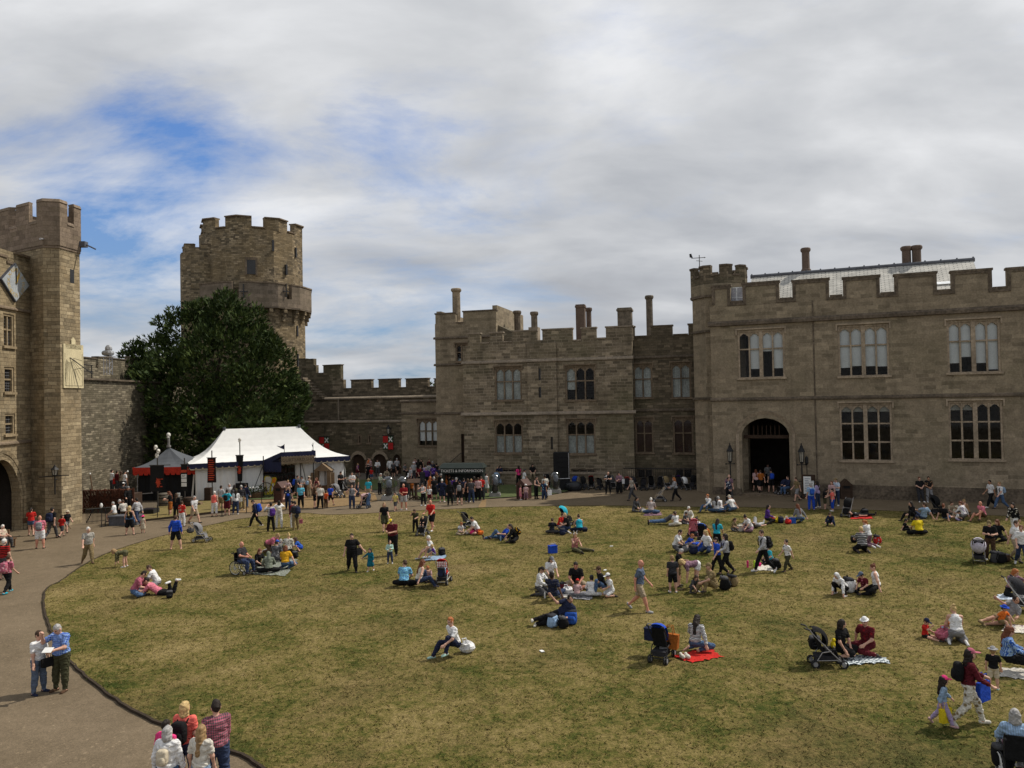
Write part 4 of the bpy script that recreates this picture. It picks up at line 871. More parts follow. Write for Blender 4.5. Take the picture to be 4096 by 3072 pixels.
yl = [lobe(910, 1290, 95, 115), lobe(760, 1350, 115, 110, 1), lobe(985, 1370, 100, 120, 1), lobe(640, 1440, 95, 100, 1), lobe(890, 1470, 190, 180, -1.5), lobe(1065, 1500, 120, 130),
      lobe(740, 1560, 190, 170, -2), lobe(585, 1540, 85, 110, .5), lobe(1000, 1620, 165, 150, -2), lobe(1140, 1615, 85, 80, 0), lobe(850, 1690, 200, 150, -2.5), lobe(640, 1680, 130, 140, -.5),
      lobe(1090, 1710, 110, 100, -1), lobe(720, 1790, 150, 90, -1), lobe(960, 1790, 170, 90, -1), lobe(545, 1430, 38, 45, 0), lobe(1195, 1590, 40, 45, 0), lobe(560, 1620, 60, 130, 0), lobe(1150, 1690, 60, 60, .5), lobe(905, 1215, 50, 60, .5), lobe(820, 1250, 50, 60, .3), lobe(1030, 1290, 40, 70, .5)]
rt_ = random.Random(21)
for i in range(64):                  # smaller boughs breaking the outline
    l = yl[rt_.randrange(16)]; a = rt_.uniform(-.6, pi+.6); b = rt_.uniform(-1.2, .5); k = rt_.uniform(.88, 1.1); s = rt_.uniform(.55, 1.25)
    yl.append((l[0]+l[3]*k*cos(a)*cos(b), l[1]+l[4]*k*sin(b), l[2]+l[5]*k*sin(a)*cos(b), s, s, s*rt_.uniform(.55, .9)))
LEAF = m_leaf('yew_leaf', (.014, .027, .007), (.034, .058, .012), (.078, .105, .022))
BARK = plain('bark', (.06, .042, .03), .95, nz=.5, ns=5)
tb = D(850, 1950, YY+.5); tb = V((tb.x, tb.y, 0))
yew = empty('yew_tree', tb, 0, 'large dark spreading yew tree standing behind the white marquee', 'tree')
v, f = crown_mesh(yl, 62000, .54, .62, 3)
link(bpy.data.objects.new('crown', fastmesh('crown', v, f, [LEAF])), yew)
mb = MB(); mb.tube([tb, tb+V((.2, 0, 2)), tb+V((.1, .2, 5)), tb+V((.4, 0, 8)), tb+V((.2, 0, 12))], [1.0, .75, .6, .42, .1], 9)
for l in yl[:13]:
    c = V(l[:3]); mb.tube([tb+V((.1, 0, 2.2+.35*(c.z-2))), tb.lerp(c, .5)+V((0, 0, .25*c.z)), c], [.28, .17, .05], 6)
mb.build('trunk', BARK, yew, smooth=True)
LEAF2 = m_leaf('far_leaf', (.035, .06, .016), (.06, .09, .025), (.09, .12, .04))
c = D(1722, 1545, 110); v, f = crown_mesh([(c.x, c.y, c.z-1.0, 1.5, 1.5, 1.6), (c.x+1.2, c.y, c.z-1.4, 1.2, 1.2, 1.2), (c.x-1, c.y, c.z-1.6, 1.1, 1.1, 1.1), (c.x, c.y, c.z-3, 2, 2, 2)], 1500, .6, .5, 8)
ft = empty('tree', (c.x, c.y, 0), 0, 'small bright green treetop showing over the low battlemented wall', 'tree')
link(bpy.data.objects.new('crown', fastmesh('crown', v, f, [LEAF2])), ft)
mb = MB(); mb.tube([(c.x, c.y, 0), (c.x, c.y, c.z-1)], [.3, .1], 6); mb.build('trunk', BARK, ft)
CANW = plain('white_canvas', (.74, .74, .72), .8, nz=.05, ns=2); CANG = plain('grey_canvas', (.08, .087, .098), .8, nz=.12, ns=3)
NAVY = plain('navy_cloth', (.018, .022, .06), .85); REDC = plain('red_cloth', (.50, .035, .018), .85); BLACKC = plain('black_cloth', (.010, .010, .011), .9); ORNG = plain('orange_print', (.48, .06, .025), .85)
CREAMT = plain('cream_trim', (.48, .42, .30), .85); WHITEP = plain('white_paint', (.75, .75, .73), .6, nz=.06); BONE = plain('pale_skull', (.62, .60, .54), .7)
A = G(782, 2000); B = G(1376, 1958); TF = Fr(A, B); Lm = TF.L; DM = 5.2
mq = empty('marquee', TF.P(Lm/2, 0, -DM/2), 0, 'large white marquee shop with a navy scalloped edge in front of the yew', 'tent')
ze = TF.uz(1100, 1838)[1]; zr = TF.uz(900, 1716, -DM/2)[1]; ra = TF.uz(897, 1716, -DM/2)[0]; rb = TF.uz(1196, 1704, -DM/2)[0]; oh = .45
mb = MB()
def sag(p, q, n, s):      # points from eave p to ridge q, hollow like stretched canvas
    return [p.lerp(q, i/n)-V((0, 0, s*sin(pi*i/n))) for i in range(n+1)]
ev = [TF.P(-oh, ze, oh), TF.P(Lm+oh, ze, oh), TF.P(Lm+oh, ze, -DM-oh), TF.P(-oh, ze, -DM-oh)]
top = [TF.P(ra, zr, -DM/2), TF.P(rb, zr, -DM/2)]
def strip(rows):
    k = len(rows[0]); vs = [p for r in rows for p in r]
    mb.add(vs, [(i*k+j, (i+1)*k+j, (i+1)*k+j+1, i*k+j+1) for i in range(len(rows)-1) for j in range(k-1)])
NS = 12
strip([sag(ev[0].lerp(ev[1], t/NS), top[0].lerp(top[1], t/NS), 8, .55) for t in range(NS+1)])
strip([sag(ev[2].lerp(ev[3], t/NS), top[1].lerp(top[0], t/NS), 8, .55) for t in range(NS+1)])
strip([sag(ev[3].lerp(ev[0], t/8), top[0], 8, .55+.06*(t % 2)) for t in range(9)]); strip([sag(ev[1].lerp(ev[2], t/8), top[1], 8, .55+.06*(t % 2)) for t in range(9)])
mb.build('roof', CANW, mq, smooth=False)
ents = (TF.uz(1052, 1900)[0], TF.uz(1180, 1900)[0])
def foldwall(mb, P0, P1, z0, z1, n=40, amp=.05, flare=.25, nrm=None):
    d = (P1-P0); nrm = nrm or V((d.y, -d.x, 0)).normalized(); vs = []
    for i in range(n+1):
        o = amp*sin(i*1.7)+amp*.6*sin(i*.9); q = P0.lerp(P1, i/n); vs += [q+nrm*(o*.5)+V((0, 0, z1)), q+nrm*(o+flare)+V((0, 0, z0))]
    mb.add(vs, [(2*i, 2*i+1, 2*i+3, 2*i+2) for i in range(n)])
mb = MB(); foldwall(mb, TF.P(0, 0), TF.P(ents[0], 0), 0, ze+.1); foldwall(mb, TF.P(ents[1], 0), TF.P(Lm, 0), 0, ze+.1)
foldwall(mb, TF.P(0, 0, -DM), TF.P(0, 0), 0, ze+.1); foldwall(mb, TF.P(Lm, 0), TF.P(Lm, 0, -DM), 0, ze+.1); foldwall(mb, TF.P(Lm, 0, -DM), TF.P(0, 0, -DM), 0, ze+.1)
mb.build('wall', CANW, mq)
mb = MB(); 
def valance(mbn, mbc, p0, p1, z1, h, n, out):
    d = p1-p0
    for i in range(n):
        a, b = p0.lerp(p1, i/n), p0.lerp(p1, (i+1)/n); m_ = a.lerp(b, .5); up = V((0, 0, 1))
        mbn.add([a+up*z1+out, b+up*z1+out, b+up*(z1-h*.72)+out*1.3, a.lerp(b, .8)+up*(z1-h)+out*1.3, a.lerp(b, .2)+up*(z1-h)+out*1.3, a+up*(z1-h*.72)+out*1.3], [(5, 4, 3, 2, 1, 0)])
        if mbc: 
            e = out*1.7
            ps = [a+up*(z1-h*.72)+e, a.lerp(b, .2)+up*(z1-h)+e, a.lerp(b, .8)+up*(z1-h)+e, b+up*(z1-h*.72)+e]
            for q, r in zip(ps, ps[1:]): mbc.add([q, r, r-up*.07, q-up*.07], [(0, 3, 2, 1)])
n1_, n2_ = MB(), MB()
valance(n1_, n2_, TF.P(-oh, 0, oh), TF.P(Lm+oh, 0, oh), ze+.02, .42, 26, TF.n*.03); valance(n1_, n2_, TF.P(-oh, 0, -DM-oh), TF.P(-oh, 0, oh), ze+.02, .42, 12, -TF.u*.03); valance(n1_, n2_, TF.P(Lm+oh, 0, oh), TF.P(Lm+oh, 0, -DM-oh), ze+.02, .42, 12, TF.u*.03)
vl = n1_.build('valance', NAVY, mq); n2_.build('trim', CREAMT, vl)
mb = MB()
for p in top: mb.tube([p-V((0, 0, .1)), p+V((0, 0, .16))], .12, 8)
mb.build('ridge_cap', plain('grey_canvas', (0, 0, 0)), mq)
po = empty('shop_porch', TF.P((ents[0]+ents[1])/2, 0, 1), 0, 'navy canvas entrance porch of the marquee with a lettered signboard', 'porch')
su0 = TF.uz(1124, 1840, 2.0)[0]; su1 = TF.uz(1256, 1840, 2.0)[0]; sz1 = TF.uz(1190, 1824, 2)[1]; sz0 = TF.uz(1190, 1853, 2)[1]; pz = TF.uz(1190, 1806, 2)[1]
mb = MB(); k0 = ents[0]-.1
mb.add([TF.P(k0, ze+.0, .5), TF.P(su1+.1, ze+.05, .5), TF.P(su1+.1, pz, 2.05), TF.P(su0, pz, 2.05), TF.P(k0, ze-.55, .52), TF.P(su0, sz1+.05, 2.05)], [(0, 3, 2, 1), (0, 4, 5, 3)])
v1_, v2_ = MB(), MB(); valance(v1_, v2_, TF.P(su0, 0, 2.1), TF.P(su1+.1, 0, 2.1), pz, .42, 11, TF.n*.02); valance(v1_, v2_, TF.P(su1+.1, 0, 2.1), TF.P(su1+.1, 0, .5), pz, .42, 6, TF.u*.02); valance(v1_, None, TF.P(k0, 0, .53), TF.P(su0, 0, 2.06), ze-.1, .8, 8, TF.n*.02)
aw = mb.build('canopy', NAVY, po); v1_.build('valance', NAVY, po); v2_.build('trim', CREAMT, po)
mb = MB(); TF.box(mb, su0, su1, sz0, sz1, 2.1, 2.16); sb = mb.build('signboard', plain('sign_tan', (.20, .155, .10), .8), po)
text('COURTYARD SHOP', (sz1-sz0)*.62, plain('sign_letters', (.045, .035, .025), .8), fmat(TF, (su0+su1)/2, (sz0+sz1)/2, 2.162), sb, sx=.92)
for u, o in ((k0, 1.0), (TF.uz(1203, 1900, 1.9)[0], 1.9), (su1-.05, 2.0)):
    mb = MB(); mb.tube([TF.P(u, 0, o), TF.P(u, pz if o > 1.5 else ze+.4, o)], .045, 6); mb.build('pole', DARKM, po)
mb = MB(); mb.tube([TF.P(TF.uz(1000, 1965, 2.2)[0], .02, 2.2), TF.P(k0, ze-.3, 1.0)], .03, 5); mb.tube([TF.P(TF.uz(1225, 1910, 1.2)[0], 1.0, 1.2), TF.P(TF.uz(1203, 1850, 1.9)[0], 2.9, 1.9)], .025, 5); mb.build('guy_rope', DARKM, po)
for x, y0, y1 in ((1137, 1776, 1806), (1252, 1771, 1804)):
    u, z1 = TF.uz(x, y0, 2); fl = empty('pennant', TF.P(u, pz, 2), 0, ('small swallow-tailed dark pennant at the left end of the porch roof' if x < 1200 else 'small furled dark pennant at the right end of the porch roof'), 'flag')
    mb = MB(); mb.tube([TF.P(u, pz-.2, 2), TF.P(u, z1, 2)], .025, 5); mb.build('staff', DARKM, fl)
    mb = MB(); w = .62 if x < 1200 else .12
    mb.add([TF.P(u, z1-.05, 2), TF.P(u-w*.5, z1-.18, 2.06), TF.P(u-w, z1-.1, 2), TF.P(u-w*.45, z1-.32, 2.04), TF.P(u, z1-.45, 2)], [(0, 1, 3, 4), (1, 2, 3)]); mb.build('cloth', NAVY, fl)
mb = MB(); 
for i in range(4):
    TF.box(mb, ents[0]+.2, ents[1]-.2, .4+.55*i, .45+.55*i, -2.6, -2.2)
    for j in range(9): TF.box(mb, ents[0]+.3+.3*j, ents[0]+.48+.3*j, .455+.55*i, .455+.55*i+.2+.15*((i*7+j*3) % 3)/2, -2.5, -2.3, 1)
tag(mb.build('shop_shelves', [WOODD, plain('goods', (.18, .12, .10), .6)]), 'dim shelves of goods just inside the marquee doorway', 'shelves')
A = G(556, 2002); B = G(782, 1998); SF = Fr(A, B); Ls = SF.L
stn = empty('archery_tent', SF.P(Ls/2, 0, -Ls/2), 0, 'small square tent with grey roof, red valance and black walls beside the marquee', 'tent')
ze2 = SF.uz(670, 1868)[1]; za2 = SF.uz(675, 1789, -Ls/2)[1]; ap = SF.P(SF.uz(675, 1789, -Ls/2)[0], za2, -Ls/2)
ev = [SF.P(-.3, ze2, .3), SF.P(Ls+.3, ze2, .3), SF.P(Ls+.3, ze2, -Ls-.3), SF.P(-.3, ze2, -Ls-.3)]
mb = MB()
for i in range(4):
    strip([sag(ev[i].lerp(ev[(i+1) % 4], t/4), ap, 7, .28+.04*(t % 2)) for t in range(5)])
mb.build('roof', CANG, stn)
v1_, v2_ = MB(), MB()
for i in range(4):
    d = (ev[(i+1) % 4]-ev[i]).normalized(); out = V((d.y, -d.x, 0))*.03
    p0, p1 = [V((*ev[j][:2], 0)) for j in (i, (i+1) % 4)]; valance(v1_, v2_ if i == 0 else None, p0, p1, ze2+.02, .62, 12, out)
v1_.build('valance', REDC, stn)
mb = MB()
for a, b in ((0, 1), (1, 2), (2, 3), (3, 0)):
    q = [SF.P(0, 0), SF.P(Ls, 0), SF.P(Ls, 0, -Ls), SF.P(0, 0, -Ls)]; foldwall(mb, q[a], q[b], 0, ze2+.05, 26, .05, .1)
mb.build('wall', BLACKC, stn)
mb = MB()
for u in (0.0, SF.uz(612, 1950)[0]): mb.tube([SF.P(u, .2 if u == 0 else .55, .22), SF.P(u, ze2 if u == 0 else .85, .22)], .03, 5)
mb.tube([SF.P(0, .52, .22), SF.P(SF.uz(617, 1990)[0], .6, .22)], .045, 5); mb.build('frame', STEEL, stn)
mb = MB(); mb.tube([ap, ap+V((0, 0, .16))], .18, 8); mb.tube([ap+V((0, 0, .1)), ap+V((0, 0, .85))], .1, 7); mb.build('mast', plain('mast_grey', (.22, .21, .2), .8), stn)
mb = MB(); mb.ell(ap+V((0, -.02, 1.0)), (.17, .19, .2)); mb.box(ap+V((0, -.1, .82)), (.16, .16, .14)); sk = mb.build('skull', BONE, stn, smooth=True)
def banner(label, x, ytop, ybot, w, y0, y1, cloth, cross=None, skulls=0, deco=None, taper=0, sagb=.0, depth=None, tiltp=0):
    base = G(x, ybot); s = base.y/F; zt = D(x, ytop, base.y).z
    r = empty('banner', base, 0, label, 'banner', 'banners round the tents')
    mb = MB(); mb.tube([base, V((base.x, base.y, zt))], .045, 6); mb.build('pole', plain('pole_dark', (.05, .045, .04), .7), r)
    za, zb = D(x, y0, base.y).z, D(x, y1, base.y).z; hw = w*s/2
    mb = MB(); mb.tube([(base.x-hw*1.15, base.y-.06, za+.03), (base.x+hw*(1.9 if skulls == 3 else 1.15), base.y-.06, za+.03)], .03, 5); mb.build('crossbar', plain('pole_dark', (0, 0, 0)), r)
    n = 10; vs = []
    for i in range(n+1):
        t = i/n; z = za+(zb-za)*t; k = 1-taper*t
        for j in range(5): u = (j/4-.5)*2; vs.append((base.x+u*hw*k, base.y-.07-.05*sin(3*t+u*1.5)*t, z+sagb*u*t*.3))
    mb = MB(); mb.add(vs, [(i*5+j, (i+1)*5+j, (i+1)*5+j+1, i*5+j+1) for i in range(n) for j in range(4)])
    cl = mb.build('cloth', cloth, r)
    fr = Fr(V((base.x-5, base.y-.13, 0)), V((base.x+5, base.y-.13, 0)))
    if deco: deco(fr, 5.0, za, zb, hw, cl)
    if skulls:
        mb = MB()
        for i in range(skulls):
            c = V((base.x+(-.12, .1, .0)[i]*(.9 if skulls > 1 else 0), base.y-.04*i, zt-.28*i+.06)); mb.ell(c, (.13, .14, .16), n=8); mb.box(c+V((0, -.06, -.13)), (.13, .13, .1))
        mb.build('skull', BONE, r, smooth=True)
    return r
def clutch(fr, u, z, w, h, mat, par, seed):      # an irregular red-orange printed device
    rg = random.Random(seed); mb = MB(); n = 22; out = []
    for i in range(n):
        a = 2*pi*i/n; k = (.55+.45*rg.random()) if i % 2 else (.3+.3*rg.random()); out.append((u+cos(a)*w*k, z+sin(a)*h*k))
    mb.add([fr.P(*q) for q in out]+[fr.P(u, z)], [(i, (i+1) % n, n) for i in range(n)])
    for i in range(7): uu, z2 = u+w*rg.uniform(-.9, .9), z+h*rg.uniform(-.8, .8); fr.box(mb, uu-.08, uu+.08, z2-.035, z2+.035, -.002, .004)
    mb.build('emblem', mat, par)
def d1(fr, u, za, zb, hw, p): clutch(fr, u+.2*hw, za+(zb-za)*.66, hw*.62, .42, ORNG, p, 4)
def d2(fr, u, za, zb, hw, p): clutch(fr, u, za+(zb-za)*.55, hw*.6, .42, ORNG, p, 9)
def d3(fr, u, za, zb, hw, p):
    mb = MB()
    for i in range(10):
        z = za+(zb-za)*(.08+.088*i); fr.box(mb, u-hw*.62, u+hw*(.45+.25*((i*5) % 3)/2), z-.05, z+.025, -.002, .004)
        fr.box(mb, u-hw*.78, u-hw*.68, z-.06, z, -.002, .004)
    mb.build('lettering', ORNG, p)
def d4(fr, u, za, zb, hw, p):
    mb = MB(); fr.box(mb, u-hw*.85, u+hw*.85, za+(zb-za)*.30, za+(zb-za)*.2, -.002, .004, 1)
    for i in range(3): z = za+(zb-za)*(.36+.165*i); fr.box(mb, u-hw*.8, u+hw*.8, z-(za-zb)*.14, z, -.002, .004, 0)
    mb.build('panel', [WHITEP, ORNG], p)
    text('SIT', .2, BLACKC, fmat(fr, u, za+(zb-za)*.43, .008), p)
banner('black banner with a small orange device and three pale skulls on its pole', 632, 1792, 2048, 56, 1862, 1965, BLACKC, skulls=3, deco=d1)
banner('long black banner listing rows of orange lettering before the marquee', 850, 1802, 2015, 34, 1832, 1930, plain('black_maroon', (.02, .008, .009), .9), deco=d3)
banner('narrow tapering black banner with an orange device and one skull above', 962, 1762, 1990, 30, 1822, 1925, BLACKC, skulls=1, deco=d2, taper=.45)
banner('narrow black banner with white and orange panels beside the dark tent', 740, 1832, 2030, 26, 1858, 1963, BLACKC, deco=d4, sagb=-.3)
def herald(label, x0, x1, y0, y1):
    a = winop(FW, x0, y0, x1, y1); u0, u1, z0, z1 = a; um, zm_ = (u0+u1)/2, (z0+z1)/2
    r = empty('heraldic_banner', FW.P(um, z1, .2), 0, label, 'banner', 'quartered banners on the low wall')
    mb = MB(); mb.tube([FW.P(u0-.1, z1+.02, .2), FW.P(u1+.1, z1+.02, .2)], .04, 5); mb.tube([FW.P(um, z1+.02, .2), FW.P(um, z1+1.1, .02)], .02, 4); mb.build('crossbar', DARKM, r)
    GRN = plain('green_cloth', (.03, .07, .03), .85); RD = plain('banner_red', (.42, .02, .02), .85)
    mb = MB()
    for i, (a_, b_, c_, d_) in enumerate(((u0, um, zm_, z1), (um, u1, zm_, z1), (u0, um, z0, zm_), (um, u1, z0, zm_))):
        mb.add([FW.P(a_, c_, .2), FW.P(b_, c_, .2), FW.P(b_, d_, .2), FW.P(a_, d_, .2)], [(0, 1, 2, 3)], 0 if i in (0, 3) else 1)
    cl = mb.build('cloth', [RD, GRN], r); mb = MB(); hw, hh = (u1-u0)*.17, (z1-z0)*.17
    for cu_, cz_ in (((um+u1)/2, (zm_+z1)/2), ((u0+um)/2, (z0+zm_)/2)):
        for s in (-1, 1):
            d = V((hw, hh*s)); q = V((-d.y, d.x)).normalized()*.055
            mb.add([FW.P(cu_-d.x+q.x, cz_-d.y+q.y, .206+.002*s), FW.P(cu_-d.x-q.x, cz_-d.y-q.y, .206+.002*s), FW.P(cu_+d.x-q.x, cz_+d.y-q.y, .206+.002*s), FW.P(cu_+d.x+q.x, cz_+d.y+q.y, .206+.002*s)], [(0, 1, 2, 3)])
    mb.build('saltire', WHITEP, cl)
herald('red and green quartered banner with white saltires hanging under the wall lantern', 1536, 1576, 1743, 1797); herald('quartered red and green banner partly hidden behind the marquee roof', 1281, 1321, 1747, 1800)
def lantern(name, base, H, label, post=True, group=None, arm=None):     # iron lamp: post, cage, glass
    r = empty(name, base, 0, label, 'lamp', group); b = V(base)
    mb = MB()
    if post:
        mb.tube([b, b+V((0, 0, H*.62))], [.075, .04], 7); mb.lathe([(.16, 0), (.16, .12), (.08, .2)], b, 8)
        for z in (.30, .60): 
            mb.tube([b+V((-.28, 0, H*z)), b+V((.28, 0, H*z))], .03, 5); mb.ell(b+V((-.3, 0, H*z)), (.06, .06, .06), n=6, m=4); mb.ell(b+V((.3, 0, H*z)), (.06, .06, .06), n=6, m=4)
        mb.build('post', DARKM, r)
    mb = MB(); z0 = H*.62
    h = H*.38; mb.lathe([(.1, 0), (.14, .05*h), (.14, .08*h)], b+V((0, 0, z0)), 6)
    for i in range(6): a = 2*pi*i/6; mb.tube([b+V((.14*cos(a), .14*sin(a), z0+.08*h)), b+V((.2*cos(a), .2*sin(a), z0+.58*h))], .018, 4)
    mb.lathe([(.27, 0), (.24, .05*h), (.12, .2*h), (.1, .28*h), (.04, .32*h), (.05, .38*h), (.0, .44*h)], b+V((0, 0, z0+.56*h)), 6); mb.build('cage', DARKM, r)
    mb = MB(); mb.lathe([(.11, .0), (.165, .48*h)], b+V((0, 0, z0+.09*h)), 6); mb.build('glass', plain('lamp_glass', (.34, .32, .27), .25, nz=.3), r)
    return r
for x, lb in ((2919, 'black iron lamp standard left of the great arched doorway'), (3205, 'black iron lamp standard right of the great arched doorway')):
    u, z = HL.uz(x, 1770, .5); b = HL.P(u, 0, .55); lantern('lamp_standard', b, z, lb, True, 'lamps flanking the arch')
u, z = HL.uz(3226, 1826, .5); tt = empty('wall_torch', HL.P(u, 1, .4), 0, 'slim dark iron torch beside the right lamp standard', 'torch'); mb = MB(); mb.tube([HL.P(u, 0, .45), HL.P(u, z-.5, .45)], .03, 5); mb.build('shaft', DARKM, tt)
mb = MB(); mb.lathe([(.05, 0), (.13, .15), (.11, .5), (.04, .62)], HL.P(u, z-.6, .45), 7); mb.build('head', DARKM, tt)
p = T2.uz(220, 1978, .45); z1 = T2.uz(220, 1858, .45)[1]; b = T2.P(p[0], p[1], .45); l = lantern('wall_lamp', b, z1-p[1], 'black iron lantern bracketed on the shaded turret face of the gatehouse', False)
mb = MB(); zz_ = p[1]+.62*(z1-p[1]); mb.tube([b, V((b.x, b.y, zz_))], .04, 5); mb.tube([T2.P(p[0]-.9, zz_-.05, .3), T2.P(p[0]+.75, zz_, .3)], .03, 5); mb.tube([T2.P(p[0], p[1]+.9, 0), T2.P(p[0], p[1]+.9, .45)], .04, 5); mb.build('bracket', DARKM, l)
p = GF.uz(23, 1940, -1.2); z1 = GF.uz(23, 1870, -1.2)[1]; b = GF.P(p[0], p[1]-1.0, -1.2); l = lantern('hanging_lantern', b, z1-p[1]+1.0, 'black lantern hanging under the gatehouse arch', False)
mb = MB(); mb.tube([GF.P(p[0], z1-.1, -1.2), GF.P(p[0], zaa+.3, -1.2)], .02, 4); mb.build('chain', DARKM, l)
u, z = FW.uz(1554, 1738, .4); z1 = FW.uz(1554, 1698, .4)[1]; b = FW.P(u, z-1.6, .4); l = lantern('wall_lamp', b, (z1-z)+1.6, 'black iron lantern on the low wall above the quartered banner', False)
mb = MB(); mb.tube([FW.P(u, z+.2, 0), FW.P(u, z+.2, .4)], .05, 5); mb.build('bracket', DARKM, l)
A = G(1772, 1992); B = G(1932, 1992); KF = Fr(A, B); k = empty('ticket_kiosk', KF.P(KF.L/2, 0, -.8), 0, 'dark green ticket and information kiosk with white lettering on its fascia', 'kiosk')
kz1 = KF.uz(1850, 1866)[1]; kz0 = KF.uz(1850, 1893)[1]; GK = plain('kiosk_green', (.012, .020, .017), .6)
mb = MB(); KF.box(mb, 0, KF.L, -.02, .95, -.9, 0); KF.box(mb, 0, .18, .95, kz0, -.9, 0); KF.box(mb, KF.L-.18, KF.L, .95, kz0, -.9, 0); KF.box(mb, .18, KF.L-.18, .95, kz0, -.9, -.82); mb.build('counter', GK, k)
mb = MB(); KF.box(mb, -.12, KF.L+.05, kz0, kz1-.1, -1.0, .22); mb.build('fascia', GK, k)
mb = MB(); q = [KF.P(u, z, o) for u, z, o in ((-.25, kz1-.1, .35), (KF.L+.15, kz1-.1, .35), (KF.L+.15, kz1-.1, -1.2), (-.25, kz1-.1, -1.2), (-.05, kz1+.22, -.1), (KF.L-.05, kz1+.22, -.1), (KF.L-.05, kz1+.22, -.8), (-.05, kz1+.22, -.8))]; mb.hexa(q); mb.build('roof', GK, k)
text('TICKETS & INFORMATION', .30, WHITEP, fmat(KF, KF.L*.5, (kz0+kz1)/2-.06, .224), k, sx=.93)
b = G(2250, 1962); s = b.y/F; sp = empty('speaker_tower', b, 0, 'tall black loudspeaker tower on a skirted base by the central range', 'loudspeaker')
w = 62*s; zt_ = D(2250, 1811, b.y).z; zb_ = D(2250, 1915, b.y).z; Rm = M.Rotation(-.12, 3, 'Z')
mb = MB(); mb.box(b+V((0, .6, zb_/2)), (w*1.02, 1.3, zb_), Rm); mb.build('skirt', plain('black_drape', (.014, .014, .016), .9), sp)
mb = MB(); mb.box(b+V((0, .6, (zb_+zt_)/2+.03)), (w, 1.2, zt_-zb_-.06), Rm)
for i in range(5): mb.box(b+V((0, 0.0, zb_+.1+(i+.5)*(zt_-zb_-.1)/5))+(Rm @ V((.1, -.01, 0))), (w*.74, .05, (zt_-zb_)/5-.06), Rm)
mb.build('cabinet', BLACKC, sp)
mb = MB(); mb.tube([b+(Rm @ V((-w*.5, -.08, zb_))), b+(Rm @ V((w*.5, -.08, zb_+.03)))], .04, 5); mb.tube([b+(Rm @ V((w*.44, -.06, zb_))), b+(Rm @ V((w*.44, -.06, zt_)))], .03, 5); mb.build('rail', STEEL, sp)
mb = MB(); mb.ell(b+V((.9, -.3, .35)), (.7, .4, .4), e=.7); tag(mb.build('tarpaulin', plain('dark_plastic', (.02, .022, .026), .3, nz=.6), smooth=True), 'crumpled dark plastic sheet at the foot of the speaker tower', 'tarpaulin')
def m_clear():
    m = bpy.data.materials.new('clear_plastic'); m.use_nodes = True; nt = m.node_tree; nt.nodes.remove(nt.nodes['Principled BSDF'])
    t = nd(nt, 'ShaderNodeBsdfTransparent'); t.inputs[0].default_value = (.78, .8, .8, 1); gl = nd(nt, 'ShaderNodeBsdfGlossy'); gl.inputs['Roughness'].default_value = .18; gl.inputs[0].default_value = (.8, .82, .85, 1)
    f = nd(nt, 'ShaderNodeLayerWeight'); f.inputs[0].default_value = .45; mx = nd(nt, 'ShaderNodeMixShader'); r_ = ramp(nt, f.outputs['Facing'], ((0, .05), (1, .5)))
    lk(nt, r_, mx.inputs[0]); lk(nt, t.outputs[0], mx.inputs[1]); lk(nt, gl.outputs[0], mx.inputs[2]); lk(nt, mx.outputs[0], nt.nodes['Material Output'].inputs[0]); return m
CLEAR = m_clear(); LGREY = plain('light_grey_body', (.16, .17, .20), .5, nz=.2)
def dome(x, y, w, ytop, label):
    b = G(x, y); s = b.y/F; r_ = w*s/2; zt = D(x, ytop, b.y).z; d = empty('domed_light', b, 0, label, 'stage light', 'stage lights under clear domes')
    mb = MB(); mb.box(b+V((0, 0, .1)), (r_*2.2, r_*2.0, .2)); mb.box(b+V((0, 0, .26)), (r_*2.0, r_*1.8, .1)); mb.build('base', [plain('base_grey', (.3, .29, .27), .7)], d)
    mb = MB(); mb.lathe([(r_*.55, .31), (r_*.6, .5), (r_*.4, .9), (r_*.25, 1.0)], b, 10); mb.build('yoke', DARKM, d)
    mb = MB(); mb.ell(b+V((.05, 0, .31+(zt-.31)*.58)), (r_*.46, r_*.42, (zt-.3)*.24), n=12, m=8, e=.85); mb.build('lamp_head', LGREY, d, smooth=True)
    mb = MB(); mb.lathe([(r_*.96, .31), (r_, .5), (r_, zt*.78), (r_*.9, zt*.9), (r_*.6, zt*.98), (.02, zt)], b, 20); mb.build('cover', CLEAR, d, smooth=True)
dome(1555, 1998, 50, 1905, 'clear plastic dome over a pale stage light nearest the marquee'); dome(1612, 1990, 44, 1906, 'clear domed stage light partly hidden behind a man in black')
dome(1980, 1987, 42, 1896, 'clear domed stage light on the green between kiosk and wooden bin'); dome(2222, 1972, 40, 1886, 'clear domed stage light standing beside the speaker tower')
def cabinet(x, y, w, ytop, label, name='wooden_bin', yaw=0, mat=None, dep=.9):
    b = G(x, y); s = b.y/F; W_ = w*s; H_ = D(x, ytop, b.y).z; r = empty(name, b, R(yaw), label, 'bin', 'gabled wooden bins'); mat = mat or WOODD
    mb = MB(); mb.box((0, 0, (H_-.35)/2), (W_, W_*dep, H_-.35))
    for sx in (-1, 1): mb.box((sx*W_*.46, -W_*dep/2-.02, (H_-.35)/2), (W_*.1, .05, H_-.36))
    mb.box((0, -W_*dep/2-.015, H_*.45), (W_*.82, .04, .1)); mb.build('body', mat, r, local=True)
    h = .45; mb = MB(); y0 = W_*dep/2+.08; x0 = W_/2+.08; z = H_-.36
    mb.add([(-x0, -y0, z), (x0, -y0, z), (x0, y0, z), (-x0, y0, z), (0, -y0, z+h), (0, y0, z+h)], [(0, 4, 5, 3), (1, 2, 5, 4), (0, 1, 4), (3, 5, 2), (0, 3, 2, 1)]); mb.build('lid', mat, r, local=True)
    mb = MB(); mb.box((0, -W_*dep/2-.01, H_*.66), (W_*.55, .03, .2)); mb.build('slot', BLACKC, r, local=True)
